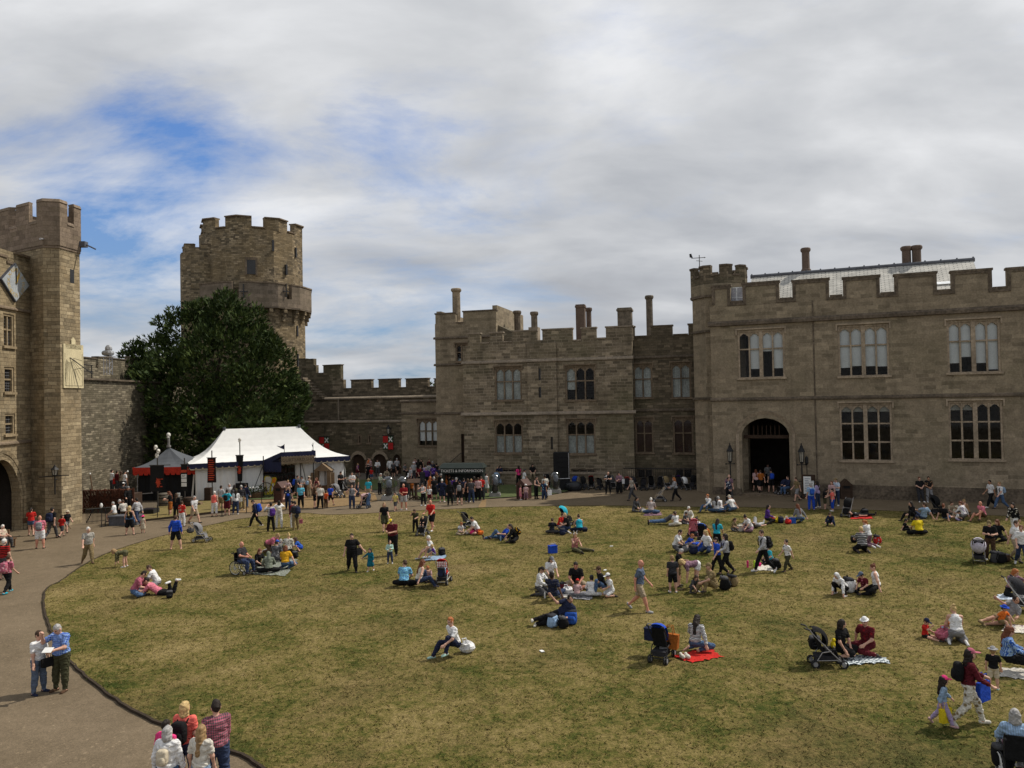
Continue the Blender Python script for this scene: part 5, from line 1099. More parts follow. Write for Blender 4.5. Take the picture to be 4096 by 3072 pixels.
cabinet(2097, 1995, 44, 1920, 'brown gabled wooden bin with two small children beside it', yaw=-35, mat=plain('red_brown_wood', (.075, .035, .028), .7))
cabinet(1128, 2008, 44, 1930, 'brown gabled wooden bin next to the ice cream board', yaw=-30, mat=plain('red_brown_wood', (0, 0, 0)))
cabinet(3383, 1995, 42, 1920, 'dark gabled wooden bin against the hall wall', yaw=-10)
b = G(1664, 1998); s = b.y/F; r = empty('signpost_stand', b, 0, 'dark wooden lectern stand with a sloping board and splayed feet', 'stand'); H_ = D(1664, 1921, b.y).z
mb = MB(); mb.tube([b, b+V((0, 0, H_-.1))], .12, 6)
for a in range(4): mb.tube([b+V((0, 0, .3)), b+V((.55*cos(a*pi/2+.5), .55*sin(a*pi/2+.5), .03))], .06, 5)
mb.build('post', WOODD, r); mb = MB(); mb.box(b+V((-.15, -.1, H_-.05)), (.95, .7, .07), M.Rotation(.35, 3, 'X')); mb.build('board', WOODD, r)
mb = MB(); mb.lathe([(.35, 0), (.4, .5), (.35, 1.0)], b+V((-.9, .6, .3)), 10); tag(mb.build('black_drum', BLACKC), 'black drum-shaped bin standing behind the wooden lectern', 'drum')
u0, u1, z0, z1 = winop(HL, 3208, 1900, 3262, 1962); r = empty('notice_board', HL.P((u0+u1)/2, 0, 1.1), 0, 'dark framed notice board with white printed sheets by the arch', 'notice board')
NBF = Fr(HL.P(0, 0, 1.1), HL.P(10, 0, 1.1)); u0, u1, z0, z1 = winop(NBF, 3207, 1899, 3262, 1990)
mb = MB(); NBF.box(mb, u0, u1, z0, z1, -.1, 0)
for u in (u0+.08, u1-.08): NBF.box(mb, u-.06, u+.06, -.02, z0-.002, -.09, -.01)
mb.build('frame', WOODD, r); mb = MB(); NBF.box(mb, u0+.12, u0+(u1-u0)*.68, z0+.25, z1-.12, .001, .012); NBF.box(mb, u0+(u1-u0)*.70, u1-.1, z0+.25, z1-.42, .001, .012); sh = mb.build('sheet', WHITEP, r)
mb = MB()
for i in range(11):
    z = z1-.3-.115*i; NBF.box(mb, u0+.2, u0+(u1-u0)*(.62-.12*((i*3) % 4)/3), z, z+.035, .0125, .016); NBF.box(mb, u0+(u1-u0)*.73, u0+(u1-u0)*(.92-.1*(i % 2)), z-.2, z-.17, .0125, .016)
mb.build('print', plain('print_grey', (.12, .16, .22), .8), sh)
r = empty('ice_cream_board', G(1092, 1980), 0, 'large cut-out ice cream advertising board with three cones over a yellow base', 'sign'); b = G(1092, 1980); s = b.y/F
IF = Fr(b-V((3, 0, 0)), b+V((3, 0, 0)))
def ip(x, y): return IF.uz(x, y)
def cutout(pts, o, mat, name):
    mb = MB(); q = [ip(*p) for p in pts]; n = len(q); vs = [IF.P(u, z, o) for u, z in q]+[IF.P(u, z, o-.05) for u, z in q]
    mb.add(vs, [tuple(range(n-1, -1, -1)), tuple(range(n, 2*n))]+[(i, n+i, n+(i+1) % n, (i+1) % n) for i in range(n)]); ob = mb.build(name, mat, r)
YEL = plain('yellow_board', (.68, .56, .03), .6); CONE = plain('pale_cone', (.55, .45, .33), .6)
cutout([(1058, 1979), (1094, 1977), (1100, 1935), (1107, 1914), (1100, 1909), (1082, 1911), (1075, 1903), (1060, 1904), (1055, 1915), (1043, 1918), (1046, 1935), (1056, 1958)], .0, YEL, 'backing')
cutout([(1045, 1922), (1054, 1917), (1062, 1923), (1064, 1958), (1068, 1972), (1064, 1974), (1056, 1955)], .06, CONE, 'cone'); cutout([(1061, 1912), (1068, 1905), (1084, 1907), (1088, 1918), (1080, 1950), (1077, 1966), (1072, 1964), (1066, 1932)], .10, plain('cream_cone', (.66, .62, .54), .6), 'cone')
cutout([(1093, 1916), (1099, 1911), (1105, 1916), (1102, 1930), (1092, 1932), (1090, 1922)], .08, plain('orange_lolly', (.75, .22, .02), .5), 'lolly'); cutout([(1091, 1934), (1096, 1934), (1091, 1962), (1086, 1966)], .08, WHITEP, 'lolly_stick')
cutout([(1048, 1925), (1053, 1920), (1056, 1926), (1051, 1931)], .12, plain('red_topping', (.5, .03, .02), .5), 'topping')
mb = MB(); mb.box(b+V((0, .3, .35)), (.9, .5, .7)); mb.build('stand', WOODD, r)
b = G(1030, 1992); r = empty('planter', b, 0, 'wooden cart wheel and tub planter with white flowers before the marquee', 'planter'); mb = MB(); mb.lathe([(.42, 0), (.5, .35), (.46, .45)], b, 12); mb.build('tub', WOODM, r)
v, f = crown_mesh([(b.x, b.y, .62, .7, .5, .32), (b.x-.7, b.y, .35, .5, .4, .3)], 240, .3, .5, 4); link(bpy.data.objects.new('leaves', fastmesh('leaves', v, f, [LEAF2])), r)
mb = MB()
for i in range(14): a = random.random()*6.3; q = random.random(); mb.ell(b+V((cos(a)*.5*q, -.25+sin(a)*.3*q, .8+.1*random.random())), (.07, .07, .06), n=6, m=4)
mb.build('flower', WHITEP, r)
mb = MB(); c = b+V((.75, -.2, .62))
for i in range(24): a0, a1 = 2*pi*i/24, 2*pi*(i+1)/24; mb.tube([c+V((.6*cos(a0), 0, .6*sin(a0))), c+V((.6*cos(a1), 0, .6*sin(a1)))], .035, 4, cap=False)
for i in range(8): a0 = pi*i/4; mb.tube([c, c+V((.6*cos(a0), 0, .6*sin(a0)))], .022, 4)
mb.build('wheel', WOODD, r)
b = G(974, 1992); CF = Fr(b-V((1, 0, 0)), b+V((1, 0, 0))); r = empty('menu_board', b, 0, 'black upright menu board with faint writing beside the queue', 'notice board'); a = winop(CF, 942, 1932, 992, 1990); mb = MB(); CF.box(mb, a[0], a[1], 0, a[3], -.06, 0); mb.build('panel', BLACKC, r); mb = MB()
for i in range(7): CF.box(mb, a[0]+.3+.05*(i % 3), a[1]-.25-.08*((i*2) % 3), a[3]-.3-.14*i, a[3]-.26-.14*i, .001, .006)
mb.build('writing', plain('chalk', (.10, .13, .13), .9), r)
b = G(1292, 1968); r = empty('wooden_wagon', b, 0, 'gabled wooden hut front with open plank doors and a throne-like chair inside', 'hut'); HF = Fr(b-V((2, 0, 0)), b+V((2, 0, 0)))
h0, h1, hz0, hz1 = winop(HF, 1258, 1884, 1322, 1968); 
hz1 = HF.uz(1290, 1884)[1]; ap_ = HF.uz(1290, 1853)[1]
mb = MB(); HF.box(mb, h0, h0+.3, 0, hz1, -1.4, 0); HF.box(mb, h1-.3, h1, 0, hz1, -1.4, 0); HF.box(mb, h0+.3, h1-.3, 0, hz1, -1.4, -1.3); mb.build('wall', WOODP, r)
mb = MB(); um = (h0+h1)/2; q = [(h0-.1, hz1), (h1+.1, hz1), (um, ap_)]; mb.add([HF.P(u, z, o) for o in (.08, -1.5) for u, z in q], [(0, 1, 2), (3, 5, 4), (0, 2, 5, 3), (1, 4, 5, 2), (0, 3, 4, 1)]); mb.build('gable', WOODP, r)
for s, x in ((-1, 1243), (1, 1324)):
    d0, d1 = sorted((HF.uz(x, 1900, .3)[0], HF.uz(x+14, 1900, .3)[0])); mb = MB(); HF.box(mb, d0, d1, .1, hz1-.1, .28, .33)
    for z in (.3, 1.2, hz1-.3): HF.box(mb, d0, d1, z, z+.12, .33, .36)
    mb.build('door', WOODP, r)
mb = MB(); HF.box(mb, um-.4, um+.4, 0, .5, -.9, -.2); HF.box(mb, um-.4, um+.4, .5, 1.3, -.95, -.8); mb.lathe([(.4, -.05), (.4, .05)], HF.P(um, 1.35, -.87), 14, Rm=M.Rotation(pi/2, 3, 'X')); mb.build('seat', WOODM, r)
def barrel(x, y, h, label, mat=None, r0=.3):
    b = G(x, y); r = empty('barrel', b, 0, label, 'barrel'); mb = MB(); mb.lathe([(r0*.82, 0), (r0*.96, h*.25), (r0, h*.5), (r0*.96, h*.75), (r0*.82, h)], b, 14); mb.build('staves', mat or plain('grey_oak', (.11, .095, .075), .8), r, smooth=True)
    mb = MB()
    for z, k in ((.1, .88), (.32, .985), (.68, .985), (.9, .88)): mb.lathe([(r0*k+.01, -.03), (r0*k+.012, .03)], b+V((0, 0, h*z)), 14)
    mb.build('hoop', DARKM, r)
barrel(655, 2030, 1.05, 'grey oak barrel standing outside the small dark tent', r0=.42); barrel(716, 2024, .7, 'small low barrel with a white cup in front of the dark tent', r0=.3); barrel(757, 2030, .75, 'squat dark barrel right of the narrow panel banner', plain('dark_wood', (0, 0, 0)), .45)
mb = MB(); b = G(716, 2024); mb.lathe([(.1, 0), (.12, .26)], b+V((0, 0, .7)), 8); tag(mb.build('cup', WHITEP), 'white cup standing on the small low barrel', 'cup')
def crate(x, y, w, d, h, label, mat, name='crate', cat='crate'):
    b = G(x, y); s = b.y/F; mb = MB(); W_ = w*s; mb.box(b+V((0, 0, h/2)), (W_, d, h))
    for z in (.25, .75): mb.box(b+V((0, -d/2-.01, h*z)), (W_*.98, .03, h*.32))
    tag(mb.build(name, mat), label, cat)
crate(800, 2025, 14, .4, .3, 'pale wooden box on the straw bank near the queue', WOODP); crate(835, 2002, 26, .5, 1.0, 'dark slatted crate under the lettered banner', WOODD); crate(880, 1985, 20, .4, 1.3, 'black cupboard standing behind the people queuing', BLACKC, 'cupboard', 'cupboard')
crate(1020, 1972, 30, .4, 1.0, 'dark green-brown chest behind the flowers', plain('dark_green_wood', (.03, .03, .02), .8), 'chest', 'chest')
crate(600, 2060, 52, .9, .45, 'heap of black plastic sheeting by the dark tent', plain('dark_plastic', (0, 0, 0)), 'tarpaulin', 'tarpaulin')
b = G(894, 1990); mb = MB()
for i in range(4): mb.tube([b+V((.1*i-.15, 0, 0)), b+V((.04*i-.06, .1, 2.2+.12*(i % 2)))], .02, 4)
tag(mb.build('pole_bundle', WOODD), 'bundle of thin dark poles leaning beside the white tent wall', 'poles')
b = G(1215, 1985); mb = MB(); mb.box(b+V((0, .3, .45)), (1.4, .7, .9)); mb.box(b+V((-.2, .2, 1.0)), (.5, .3, .2)); tag(mb.build('display_table', WOODD), 'dark display table inside the porch of the shop', 'table')
a0, a1 = G(335, 2052), G(535, 2046); WFn = Fr(a0, a1); hz = WFn.uz(430, 1958)[1]; lzb = WFn.uz(430, 2030)[1]
wf = empty('wattle_fence', WFn.P(WFn.L/2, 0), 0, 'woven red-brown wattle hurdle fence between gatehouse and dark tent', 'fence')
mb = MB(); nu = 46; nz_ = 9; WAT = plain('wattle', (.085, .030, .016), .9, nz=.6, ns=5)
for r_ in range(nz_*2):
    z = lzb+(hz-lzb)*(r_+.5)/(nz_*2); pts = [WFn.P(WFn.L*i/nu, z+.03*sin(i*2.3+r_), .05*(1 if (i+r_) % 2 else -1)) for i in range(nu+1)]
    mb.tube(pts, (hz-lzb)/(nz_*2)*.56, 4, cap=False)
mb.build('hurdle', WAT, wf)
for i in range(8): q = MB(); q.tube([WFn.P(WFn.L*i/7, 0, 0), WFn.P(WFn.L*i/7, hz+.06*(i % 2), 0)], .06, 5); q.build('post', WAT, wf)
mb = MB(); WFn.box(mb, 0, WFn.L, -.02, lzb-.05, -1.2, -.08); WFn.box(mb, -.05, WFn.L, lzb-.05, lzb+.02, -.3, .06); tag(mb.build('stone_platform', ST_RUB, uv=True), 'low stone platform carrying the wattle fence', 'platform')
mb = MB(); WFn.box(mb, -.2, WFn.L*.78, .0, 1.0, -3.4, -1.22); tag(mb.build('viewing_stage', WOODD), 'raised dark timber stage behind the wattle fence', 'stage')
for x, yt, lb in ((368, 1895, 'thin leaning pole with a white knob left of the wattle fence'), (512, 1886, 'thin upright pale pole behind the costumed man in black')):
    b = G(x, 2040); z = D(x, yt, b.y).z; r = empty('rope_pole', b, 0, lb, 'pole'); mb = MB(); mb.tube([b+V((.25 if x < 400 else 0, 0, 0)), V((b.x-(.12 if x < 400 else 0), b.y, z))], .035, 5); mb.build('shaft', WOODM, r); mb = MB(); mb.ell(V((b.x-(.12 if x < 400 else 0), b.y, z)), (.07, .07, .07), n=8, m=5); mb.build('knob', WHITEP, r)
a0, a1 = G(345, 2098), G(440, 2088); GFn = Fr(a0, a1); r = empty('hurdle_gate', GFn.P(0, 0), 0, 'low black iron railing with thin bars beside the gatehouse corner', 'railing'); mb = MB(); mb.tube([GFn.P(0, .95), GFn.P(GFn.L, .95)], .03, 5); mb.tube([GFn.P(0, .15), GFn.P(GFn.L, .15)], .02, 4); mb.tube([GFn.P(0, .1), GFn.P(GFn.L*.3, .9)], .03, 4)
for i in range(20): mb.tube([GFn.P(GFn.L*i/19, .05), GFn.P(GFn.L*i/19, .95)], .014, 4)
mb.build('bars', DARKM, r)
b = G(492, 2102); mb = MB(); mb.box(b+V((0, .35, .26)), (1.75, .8, .52)); mb.box(b+V((0, .35, .56)), (1.85, .9, .09)); tag(mb.build('stone_trough', plain('lead_grey', (0, 0, 0)), uv=True), 'low grey stone trough used as a seat beside the path', 'trough')
def rope_post(x, y, lb, knob=False, h=.95):
    b = G(x, y); r = empty('rope_post', b, 0, lb, 'post', 'thin posts by the path'); mb = MB(); mb.tube([b, b+V((0, 0, h))], .028, 5); mb.lathe([(.13, 0), (.13, .03)], b, 8); mb.build('shaft', DARKM, r)
    if knob: mb = MB(); mb.ell(b+V((0, 0, h+.08)), (.09, .09, .16), n=8); mb.build('knob', WHITEP, r)
rope_post(406, 2108, 'thin black post with a white head by the gatehouse', True, 1.25); rope_post(421, 2106, 'plain thin black post next to the white-headed one', False, 1.2)
for x, y, l in ((888, 2066, 'thin dark rope post left of the queue'), (986, 2052, 'thin dark rope post right of the queue'), (734, 2072, 'thin dark rope post on the straw bank'), (630, 2078, 'wooden rope post before the barrel'), (1047, 2012, 'thin dark post near the planter'), (1097, 2008, 'thin dark post under the ice cream board'), (1465, 1922, 'slim post on the far green'), (1484, 1958, 'slim post near the far green corner'), (676, 2070, 'thin post beside the orange skirt')): rope_post(x, y, l)
BR = Fr(G(2494, 1940), G(2840, 1944)); r = empty('iron_rail', BR.P(BR.L/2, 0), 0, 'long black iron railing behind the parked pushchairs', 'railing'); mb = MB(); mb.tube([BR.P(0, 1.45, .3), BR.P(BR.L, 1.4, .3)], .035, 5)
for i in range(40): mb.tube([BR.P(BR.L*i/39, 0, .3), BR.P(BR.L*i/39, 1.42, .3)], .016, 4)
mb.build('bars', DARKM, r)
def surfnet(prims, h, k, cuts=(), subs=(), wr=0):
    lo = np.full(3, 1e9); hi = -lo
    bb = []
    for p in prims:
        if p[0] == 'c': r = max(p[3], p[4]); a = np.minimum(p[1], p[2])-r; b = np.maximum(p[1], p[2])+r
        else: ext = np.sqrt(((p[2]*p[3])**2).sum(1)); a = p[1]-ext; b = p[1]+ext
        bb.append((a, b)); lo = np.minimum(lo, a); hi = np.maximum(hi, b)
    lo = lo-3*h; nn = np.ceil((hi+3*h-lo)/h).astype(int)+1
    Fd = np.full(nn, .3, dtype=np.float32); ax = [lo[i]+h*np.arange(nn[i]) for i in range(3)]
    pad = k+3*h
    def win(a, b):
        i0 = np.maximum(np.floor((a-pad-lo)/h).astype(int), 0); i1 = np.minimum(np.ceil((b+pad-lo)/h).astype(int)+1, nn)
        sl = tuple(slice(i0[i], i1[i]) for i in range(3))
        X = np.stack(np.meshgrid(*[ax[i][sl[i]] for i in range(3)], indexing='ij'), -1); return sl, X
    for p, (a, b) in zip(prims, bb):
        sl, X = win(a, b)
        if p[0] == 'c':
            d = p[2]-p[1]; L2 = max(d@d, 1e-9); t = np.clip(((X-p[1])@d)/L2, 0, 1); q = X-p[1]-t[..., None]*d
            dist = np.sqrt((q*q).sum(-1))-(p[3]+(p[4]-p[3])*t)
        else:
            q = (X-p[1])@p[2]; k0 = np.sqrt(((q/p[3])**2).sum(-1)); k1 = np.sqrt(((q/p[3]**2)**2).sum(-1))+1e-6; dist = k0*(k0-1)/k1
        o = Fd[sl]; hh = np.maximum(k-np.abs(o-dist), 0)/k
        Fd[sl] = np.minimum(o, dist)-hh*hh*k*.25
    if len(cuts) or len(subs) or wr:
        X = np.stack(np.meshgrid(*ax, indexing='ij'), -1)
        if wr:
            x, y_, z_ = X[..., 0], X[..., 1], X[..., 2]; Fd = Fd+wr*(np.sin(x*31+7*np.sin(z_*17))*np.sin(y_*27+z_*9)+.8*np.sin(z_*44+9*x+6*np.sin(y_*19))).astype(np.float32)
        for n, p in cuts: Fd = np.maximum(Fd, (X-p)@n)
        for c, Rm, r in subs:
            q = (X-c)@Rm; k0 = np.sqrt(((q/r)**2).sum(-1)); k1 = np.sqrt(((q/r**2)**2).sum(-1))+1e-6
            Fd = np.maximum(Fd, -(k0*(k0-1)/k1))
    S = Fd < 0
    c = S[:-1, :-1, :-1].astype(np.int8)
    cnt = sum(S[i:nn[0]-1+i, j:nn[1]-1+j, l:nn[2]-1+l].astype(np.int8) for i in (0, 1) for j in (0, 1) for l in (0, 1))
    cells = np.argwhere((cnt > 0) & (cnt < 8))
    if not len(cells): return np.zeros((0, 3)), []
    acc = np.zeros((len(cells), 3)); num = np.zeros(len(cells))
    for axx in range(3):
        o1, o2 = [q for q in range(3) if q != axx]
        for i in (0, 1):
            for j in (0, 1):
                off = np.zeros(3, int); off[o1] = i; off[o2] = j; off2 = off.copy(); off2[axx] = 1
                A = cells+off; B = cells+off2; fa = Fd[A[:, 0], A[:, 1], A[:, 2]]; fb = Fd[B[:, 0], B[:, 1], B[:, 2]]
                m = (fa < 0) != (fb < 0); t = np.where(m, fa/(fa-fb+1e-12), 0)
                pt = off[None]+0.0; pt = np.repeat(pt, len(cells), 0); pt[:, axx] += t
                acc[m] += pt[m]; num += m
    vs = lo+h*(cells+acc/num[:, None])
    idx = np.full(nn-1, -1, dtype=np.int64); idx[cells[:, 0], cells[:, 1], cells[:, 2]] = np.arange(len(cells))
    fs = []
    for axx in range(3):
        o1, o2 = (axx+1) % 3, (axx+2) % 3
        s0 = [slice(None)]*3; s1 = [slice(None)]*3; s0[axx] = slice(0, -1); s1[axx] = slice(1, None)
        e = S[tuple(s0)] != S[tuple(s1)]; e = np.argwhere(e)
        e = e[(e[:, o1] > 0) & (e[:, o2] > 0) & (e[:, o1] < nn[o1]-1) & (e[:, o2] < nn[o2]-1)]
        if not len(e): continue
        ins = S[e[:, 0], e[:, 1], e[:, 2]]
        d1 = np.zeros(3, int); d1[o1] = 1; d2 = np.zeros(3, int); d2[o2] = 1
        q = [idx[tuple((e-dd).T)] for dd in (d1+d2, d2, 0*d1, d1)]
        Q = np.stack(q, 1); Q[~ins] = Q[~ins][:, ::-1]; fs.append(Q[(Q >= 0).all(1)])
    return vs, np.concatenate(fs)
def npmesh(name, v, f, mats, parent, mi=None):
    me = bpy.data.meshes.new(name); nf = len(f)
    me.vertices.add(len(v)); me.vertices.foreach_set('co', np.asarray(v, dtype=np.float32).ravel())
    me.loops.add(nf*4); me.loops.foreach_set('vertex_index', np.asarray(f, dtype=np.int32).ravel())
    me.polygons.add(nf); me.polygons.foreach_set('loop_start', np.arange(nf, dtype=np.int32)*4); me.polygons.foreach_set('loop_total', np.full(nf, 4, dtype=np.int32))
    for m in mats: me.materials.append(m)
    if mi is not None: me.polygons.foreach_set('material_index', mi.astype(np.int32))
    me.polygons.foreach_set('use_smooth', np.ones(nf, dtype=bool)); me.update(calc_edges=True)
    o = bpy.data.objects.new(name, me); COL.objects.link(o); o.parent = parent; return o
CN = dict(white=(.72, .72, .72), offw=(.60, .57, .50), cream=(.55, .48, .36), grey=(.22, .22, .23), lgrey=(.40, .40, .41), dgrey=(.07, .07, .075), black=(.012, .012, .013), navy=(.02, .025, .055), blue=(.03, .10, .42), royal=(.02, .07, .45), sky=(.20, .48, .66), turq=(.03, .38, .50), teal=(.01, .13, .19), denim=(.07, .12, .22), ddenim=(.035, .05, .10), ldenim=(.25, .35, .48),
          red=(.50, .025, .02), maroon=(.10, .014, .02), coral=(.80, .16, .13), orange=(.70, .17, .03), pink=(.60, .18, .24), hot=(.70, .05, .20), mauve=(.22, .13, .17), purple=(.08, .03, .20), yellow=(.68, .52, .02), mustard=(.62, .33, .02), khaki=(.22, .165, .085), beige=(.36, .29, .20), olive=(.10, .095, .05), brown=(.085, .05, .03), tan=(.28, .17, .09), mint=(.42, .62, .55), sage=(.17, .19, .15), lime=(.45, .70, .05), char=(.035, .035, .04), rust=(.36, .11, .02), lilac=(.35, .28, .45), dolive=(.055, .055, .03), steel=(.10, .13, .19), lblue=(.30, .44, .64), rose=(.42, .12, .17), dred=(.22, .015, .02), gpink=(.50, .33, .33),
          blond=(.48, .34, .15), sandy=(.30, .19, .09), ginger=(.36, .12, .035), auburn=(.14, .045, .02), dark=(.018, .012, .009), hbrown=(.06, .033, .018), greyh=(.36, .35, .34), whiteh=(.66, .64, .60))
SKIN = {'l': (.58, .34, .25), 'm': (.46, .26, .18), 't': (.38, .20, .12), 'd': (.11, .055, .035), 'r': (.55, .25, .17)}
def cmat(spec):
    key = 'cloth_'+spec
    if key in MATS: return MATS[key]
    m, nt, b = nmat(key); tc = nd(nt, 'ShaderNodeTexCoord').outputs['Object']
    p = spec.split('/'); base = CN[p[0]]; n = noise(nt, tc, 11, 4, .6, .6); col = base
    if len(p) > 1:
        alt = CN[p[2]] if len(p) > 2 else (.6, .6, .6)
        if p[1] in ('hs', 'vs', 'hs2'):
            w = nd(nt, 'ShaderNodeTexWave', wave_type='BANDS', bands_direction='Z' if p[1][0] == 'h' else 'X', i_Scale=(9 if p[1] == 'hs' else 4) if p[1][0] == 'h' else 8, i_Distortion=.6); lk(nt, tc, w.inputs[0]); f = ramp(nt, w.outputs[1], ((.45, 0), (.58, 1)))
        elif p[1] == 'ck':
            w = nd(nt, 'ShaderNodeTexWave', wave_type='BANDS', bands_direction='Z', i_Scale=7, i_Distortion=.4); lk(nt, tc, w.inputs[0]); w2 = nd(nt, 'ShaderNodeTexWave', wave_type='BANDS', bands_direction='X', i_Scale=8, i_Distortion=.4); lk(nt, tc, w2.inputs[0])
            f = mth(nt, 'MULTIPLY', mth(nt, 'ADD', ramp(nt, w.outputs[1], ((.4, 0), (.6, 1))), ramp(nt, w2.outputs[1], ((.4, 0), (.6, 1)))), .5)
        else:
            v = nd(nt, 'ShaderNodeTexVoronoi', i_Scale=15 if p[1] == 'dot' else 9); lk(nt, tc, v.inputs['Vector']); f = ramp(nt, v.outputs['Distance'], ((.25, 1), (.4, 0)))
        col = mixc(nt, f, base, alt)
    lk(nt, mixc(nt, 1, col, ramp(nt, n, ((.3, .72), (.7, 1.22))), 'MULTIPLY'), b.inputs['Base Color']); b.inputs['Roughness'].default_value = .9; b.inputs['Specular IOR Level'].default_value = .12
    bump(nt, b, n, .7, .04); MATS[key] = m; return m
def smat(k): return plain('skin_'+k, SKIN[k], .6, nz=.08, ns=20, bmp=.05)
def hmat(k): return plain('hair_'+k, CN[k], .65, nz=.35, ns=30, bmp=.4)
SHOE = plain('shoe_dark', (.03, .026, .024), .7); SHOEW = plain('shoe_white', (.62, .62, .62), .7)
EYE = plain('eye_dark', (.03, .02, .018), .4); LIP = plain('lip', (.35, .11, .09), .6)
def ps(lean=2, legs=None, L=None, RR=None, a=None, aL=None, aR=None, head=(0, 0), side=0, tilt=(0, 0), feet='flat'):
    legs = legs or (3, 5, -2, 3); a = a or (4, 10, 16, 5)
    return dict(lean=lean, L=L or legs, R=RR or legs, aL=aL or a, aR=aR or a, head=head, side=side, tilt=tilt, feet=feet)
PO = {
 'stand': ps(), 'stand2': ps(L=(6, 7, 2, 5), RR=(-2, 5, -6, 3), aL=(-4, 12, 18, 3), aR=(10, 9, 30, -2)), 'wide': ps(legs=(2, 12, 0, 10), a=(0, 16, 18, 6)),
 'walk': ps(5, L=(27, 2, 16, 2), RR=(-10, 3, -42, 3), aL=(-20, 9, -4, 6), aR=(20, 8, 44, 2)), 'walk2': ps(5, L=(-12, 3, -45, 3), RR=(26, 2, 15, 2), aL=(22, 8, 46, 2), aR=(-18, 9, 0, 6)),
 'phone': ps(4, a=(22, 10, 98, -28), head=(25, 0)), 'cup': ps(2, aL=(18, 10, 100, -35), aR=(10, 12, 75, -30), head=(5, 0)), 'photo': ps(-3, L=(6, 8, 0, 5), RR=(-3, 6, -4, 4), a=(68, 18, 140, -32), head=(-5, 0)),
 'tohead': ps(3, aL=(25, 12, 85, -30), aR=(60, 35, 158, -25), head=(25, 0)), 'cross': ps(0, a=(22, 14, 85, -62)), 'hips': ps(0, a=(-18, 42, 25, -38)),
 'push': ps(10, L=(24, 2, 12, 2), RR=(-14, 3, -44, 3), a=(38, 10, 74, 0)), 'holdout': ps(2, aL=(8, 12, 20, 8), aR=(30, 25, 62, 10)), 'carry': ps(2, L=(20, 2, 8, 2), RR=(-8, 3, -36, 3), a=(30, 8, 78, -4)),
 'handL': ps(3, L=(20, 3, 10, 3), RR=(-8, 4, -34, 4), aL=(8, 38, 14, 34), aR=(8, 20, 14, 15)), 'handR': ps(3, L=(-6, 4, -30, 4), RR=(18, 3, 8, 3), aR=(8, 55, 10, 50), aL=(4, 14, 14, 8)),
 'bend': ps(92, L=(12, 6, -4, 4), RR=(6, 6, -8, 5), a=(95, 6, 98, 2), head=(10, 0)), 'crouch': ps(38, legs=(112, 14, -32, 8), a=(70, 14, 88, -8), head=(10, 0)),
 'chair': ps(-4, legs=(84, 9, 2, 6), a=(22, 12, 72, -16), head=(10, 0)), 'ledge': ps(4, legs=(80, 10, -8, 6), a=(15, 14, 55, -22), head=(15, 0)),
 'xsit': ps(18, legs=(72, 54, 52, -66), a=(38, 16, 78, -24), head=(14, 0)), 'xsit2': ps(28, legs=(72, 54, 52, -66), aL=(55, 20, 80, 0), aR=(38, 10, 95, -35), head=(20, 15)),
 'knees': ps(24, legs=(126, 9, 14, 7), a=(66, 10, 82, -26), head=(8, 0)), 'kneesup': ps(16, L=(128, 6, 14, 4), RR=(100, 16, 30, 8), aL=(55, 12, 75, -18), aR=(-22, 22, -12, 16), head=(4, 0)),
 'legsout': ps(2, legs=(88, 12, 86, 9), aL=(28, 14, 80, -20), aR=(60, 14, 145, -20), head=(18, 0)), 'lean': ps(-20, legs=(90, 8, 86, 6), a=(-36, 18, -30, 12), head=(16, 0)), 'lean1': ps(-14, L=(118, 4, 22, 4), RR=(88, 12, 84, 8), aL=(52, 12, 78, -12), aR=(-36, 26, -30, 20), head=(10, 20)),
 'sidesit': ps(8, L=(70, 55, -40, -62), RR=(76, -18, -70, 46), aL=(-8, 26, -6, 20), aR=(30, 10, 72, -25), head=(8, 0)), 'sidesit2': ps(14, RR=(70, 55, -40, -62), L=(76, -18, -70, 46), aR=(-8, 26, -6, 20), aL=(38, 10, 80, -25), head=(10, 0)),
 'kneel': ps(12, legs=(62, 12, -86, 4), a=(40, 12, 78, -20), head=(12, 0)), 'kneelup': ps(14, legs=(16, 9, -87, 5), a=(42, 10, 72, -10), head=(24, 0)), 'kneelbend': ps(62, legs=(44, 10, -86, 5), a=(72, 8, 82, -4), head=(-2, 0)),
 'prone': ps(-34, L=(4, 7, -96, 3), RR=(2, 8, -78, 8), a=(92, 12, 150, -30), head=(-32, 0), tilt=(88, 0), feet='rel'), 'prone2': ps(-30, legs=(3, 8, 0, 6), a=(88, 14, 148, -30), head=(-30, 0), tilt=(88, 0), feet='rel'),
 'supine': ps(36, L=(62, 6, -38, 6), RR=(10, 8, 4, 6), aL=(10, 30, 60, -10), aR=(-25, 30, 20, 0), head=(24, 0), tilt=(-78, 0), feet='rel'), 'flat': ps(6, L=(50, 5, -50, 5), RR=(6, 8, 2, 6), a=(0, 28, 10, 20), head=(4, 0), tilt=(-86, 0), feet='rel'),
 'side': ps(8, L=(34, -4, -18, 2), RR=(12, -2, 0, -2), aL=(25, 5, 70, -25), aR=(30, 40, 20, 92), head=(8, 0), side=38, tilt=(0, 80), feet='rel'),
 'stroll': ps(6, legs=(70, 12, 28, 8), a=(20, 18, 60, -10), head=(15, 0)), 'ride': ps(6, legs=(60, 32, 0, 6), a=(30, 30, 60, 10), head=(8, 0)), 'leanwall': ps(-6, legs=(16, 5, 10, 3), a=(14, 10, 50, -40), head=(8, 0)),
 'reach': ps(44, legs=(112, 14, -26, 8), aL=(60, 20, 62, 20), aR=(40, 14, 75, -10), head=(0, 0)), 'wave': ps(0, aL=(4, 10, 12, 6), aR=(60, 40, 130, 0)),
}
def vdir(fl, ab, s): fl, ab = R(fl), R(ab); return V((s*sin(ab), -cos(ab)*sin(fl), -cos(ab)*cos(fl)))
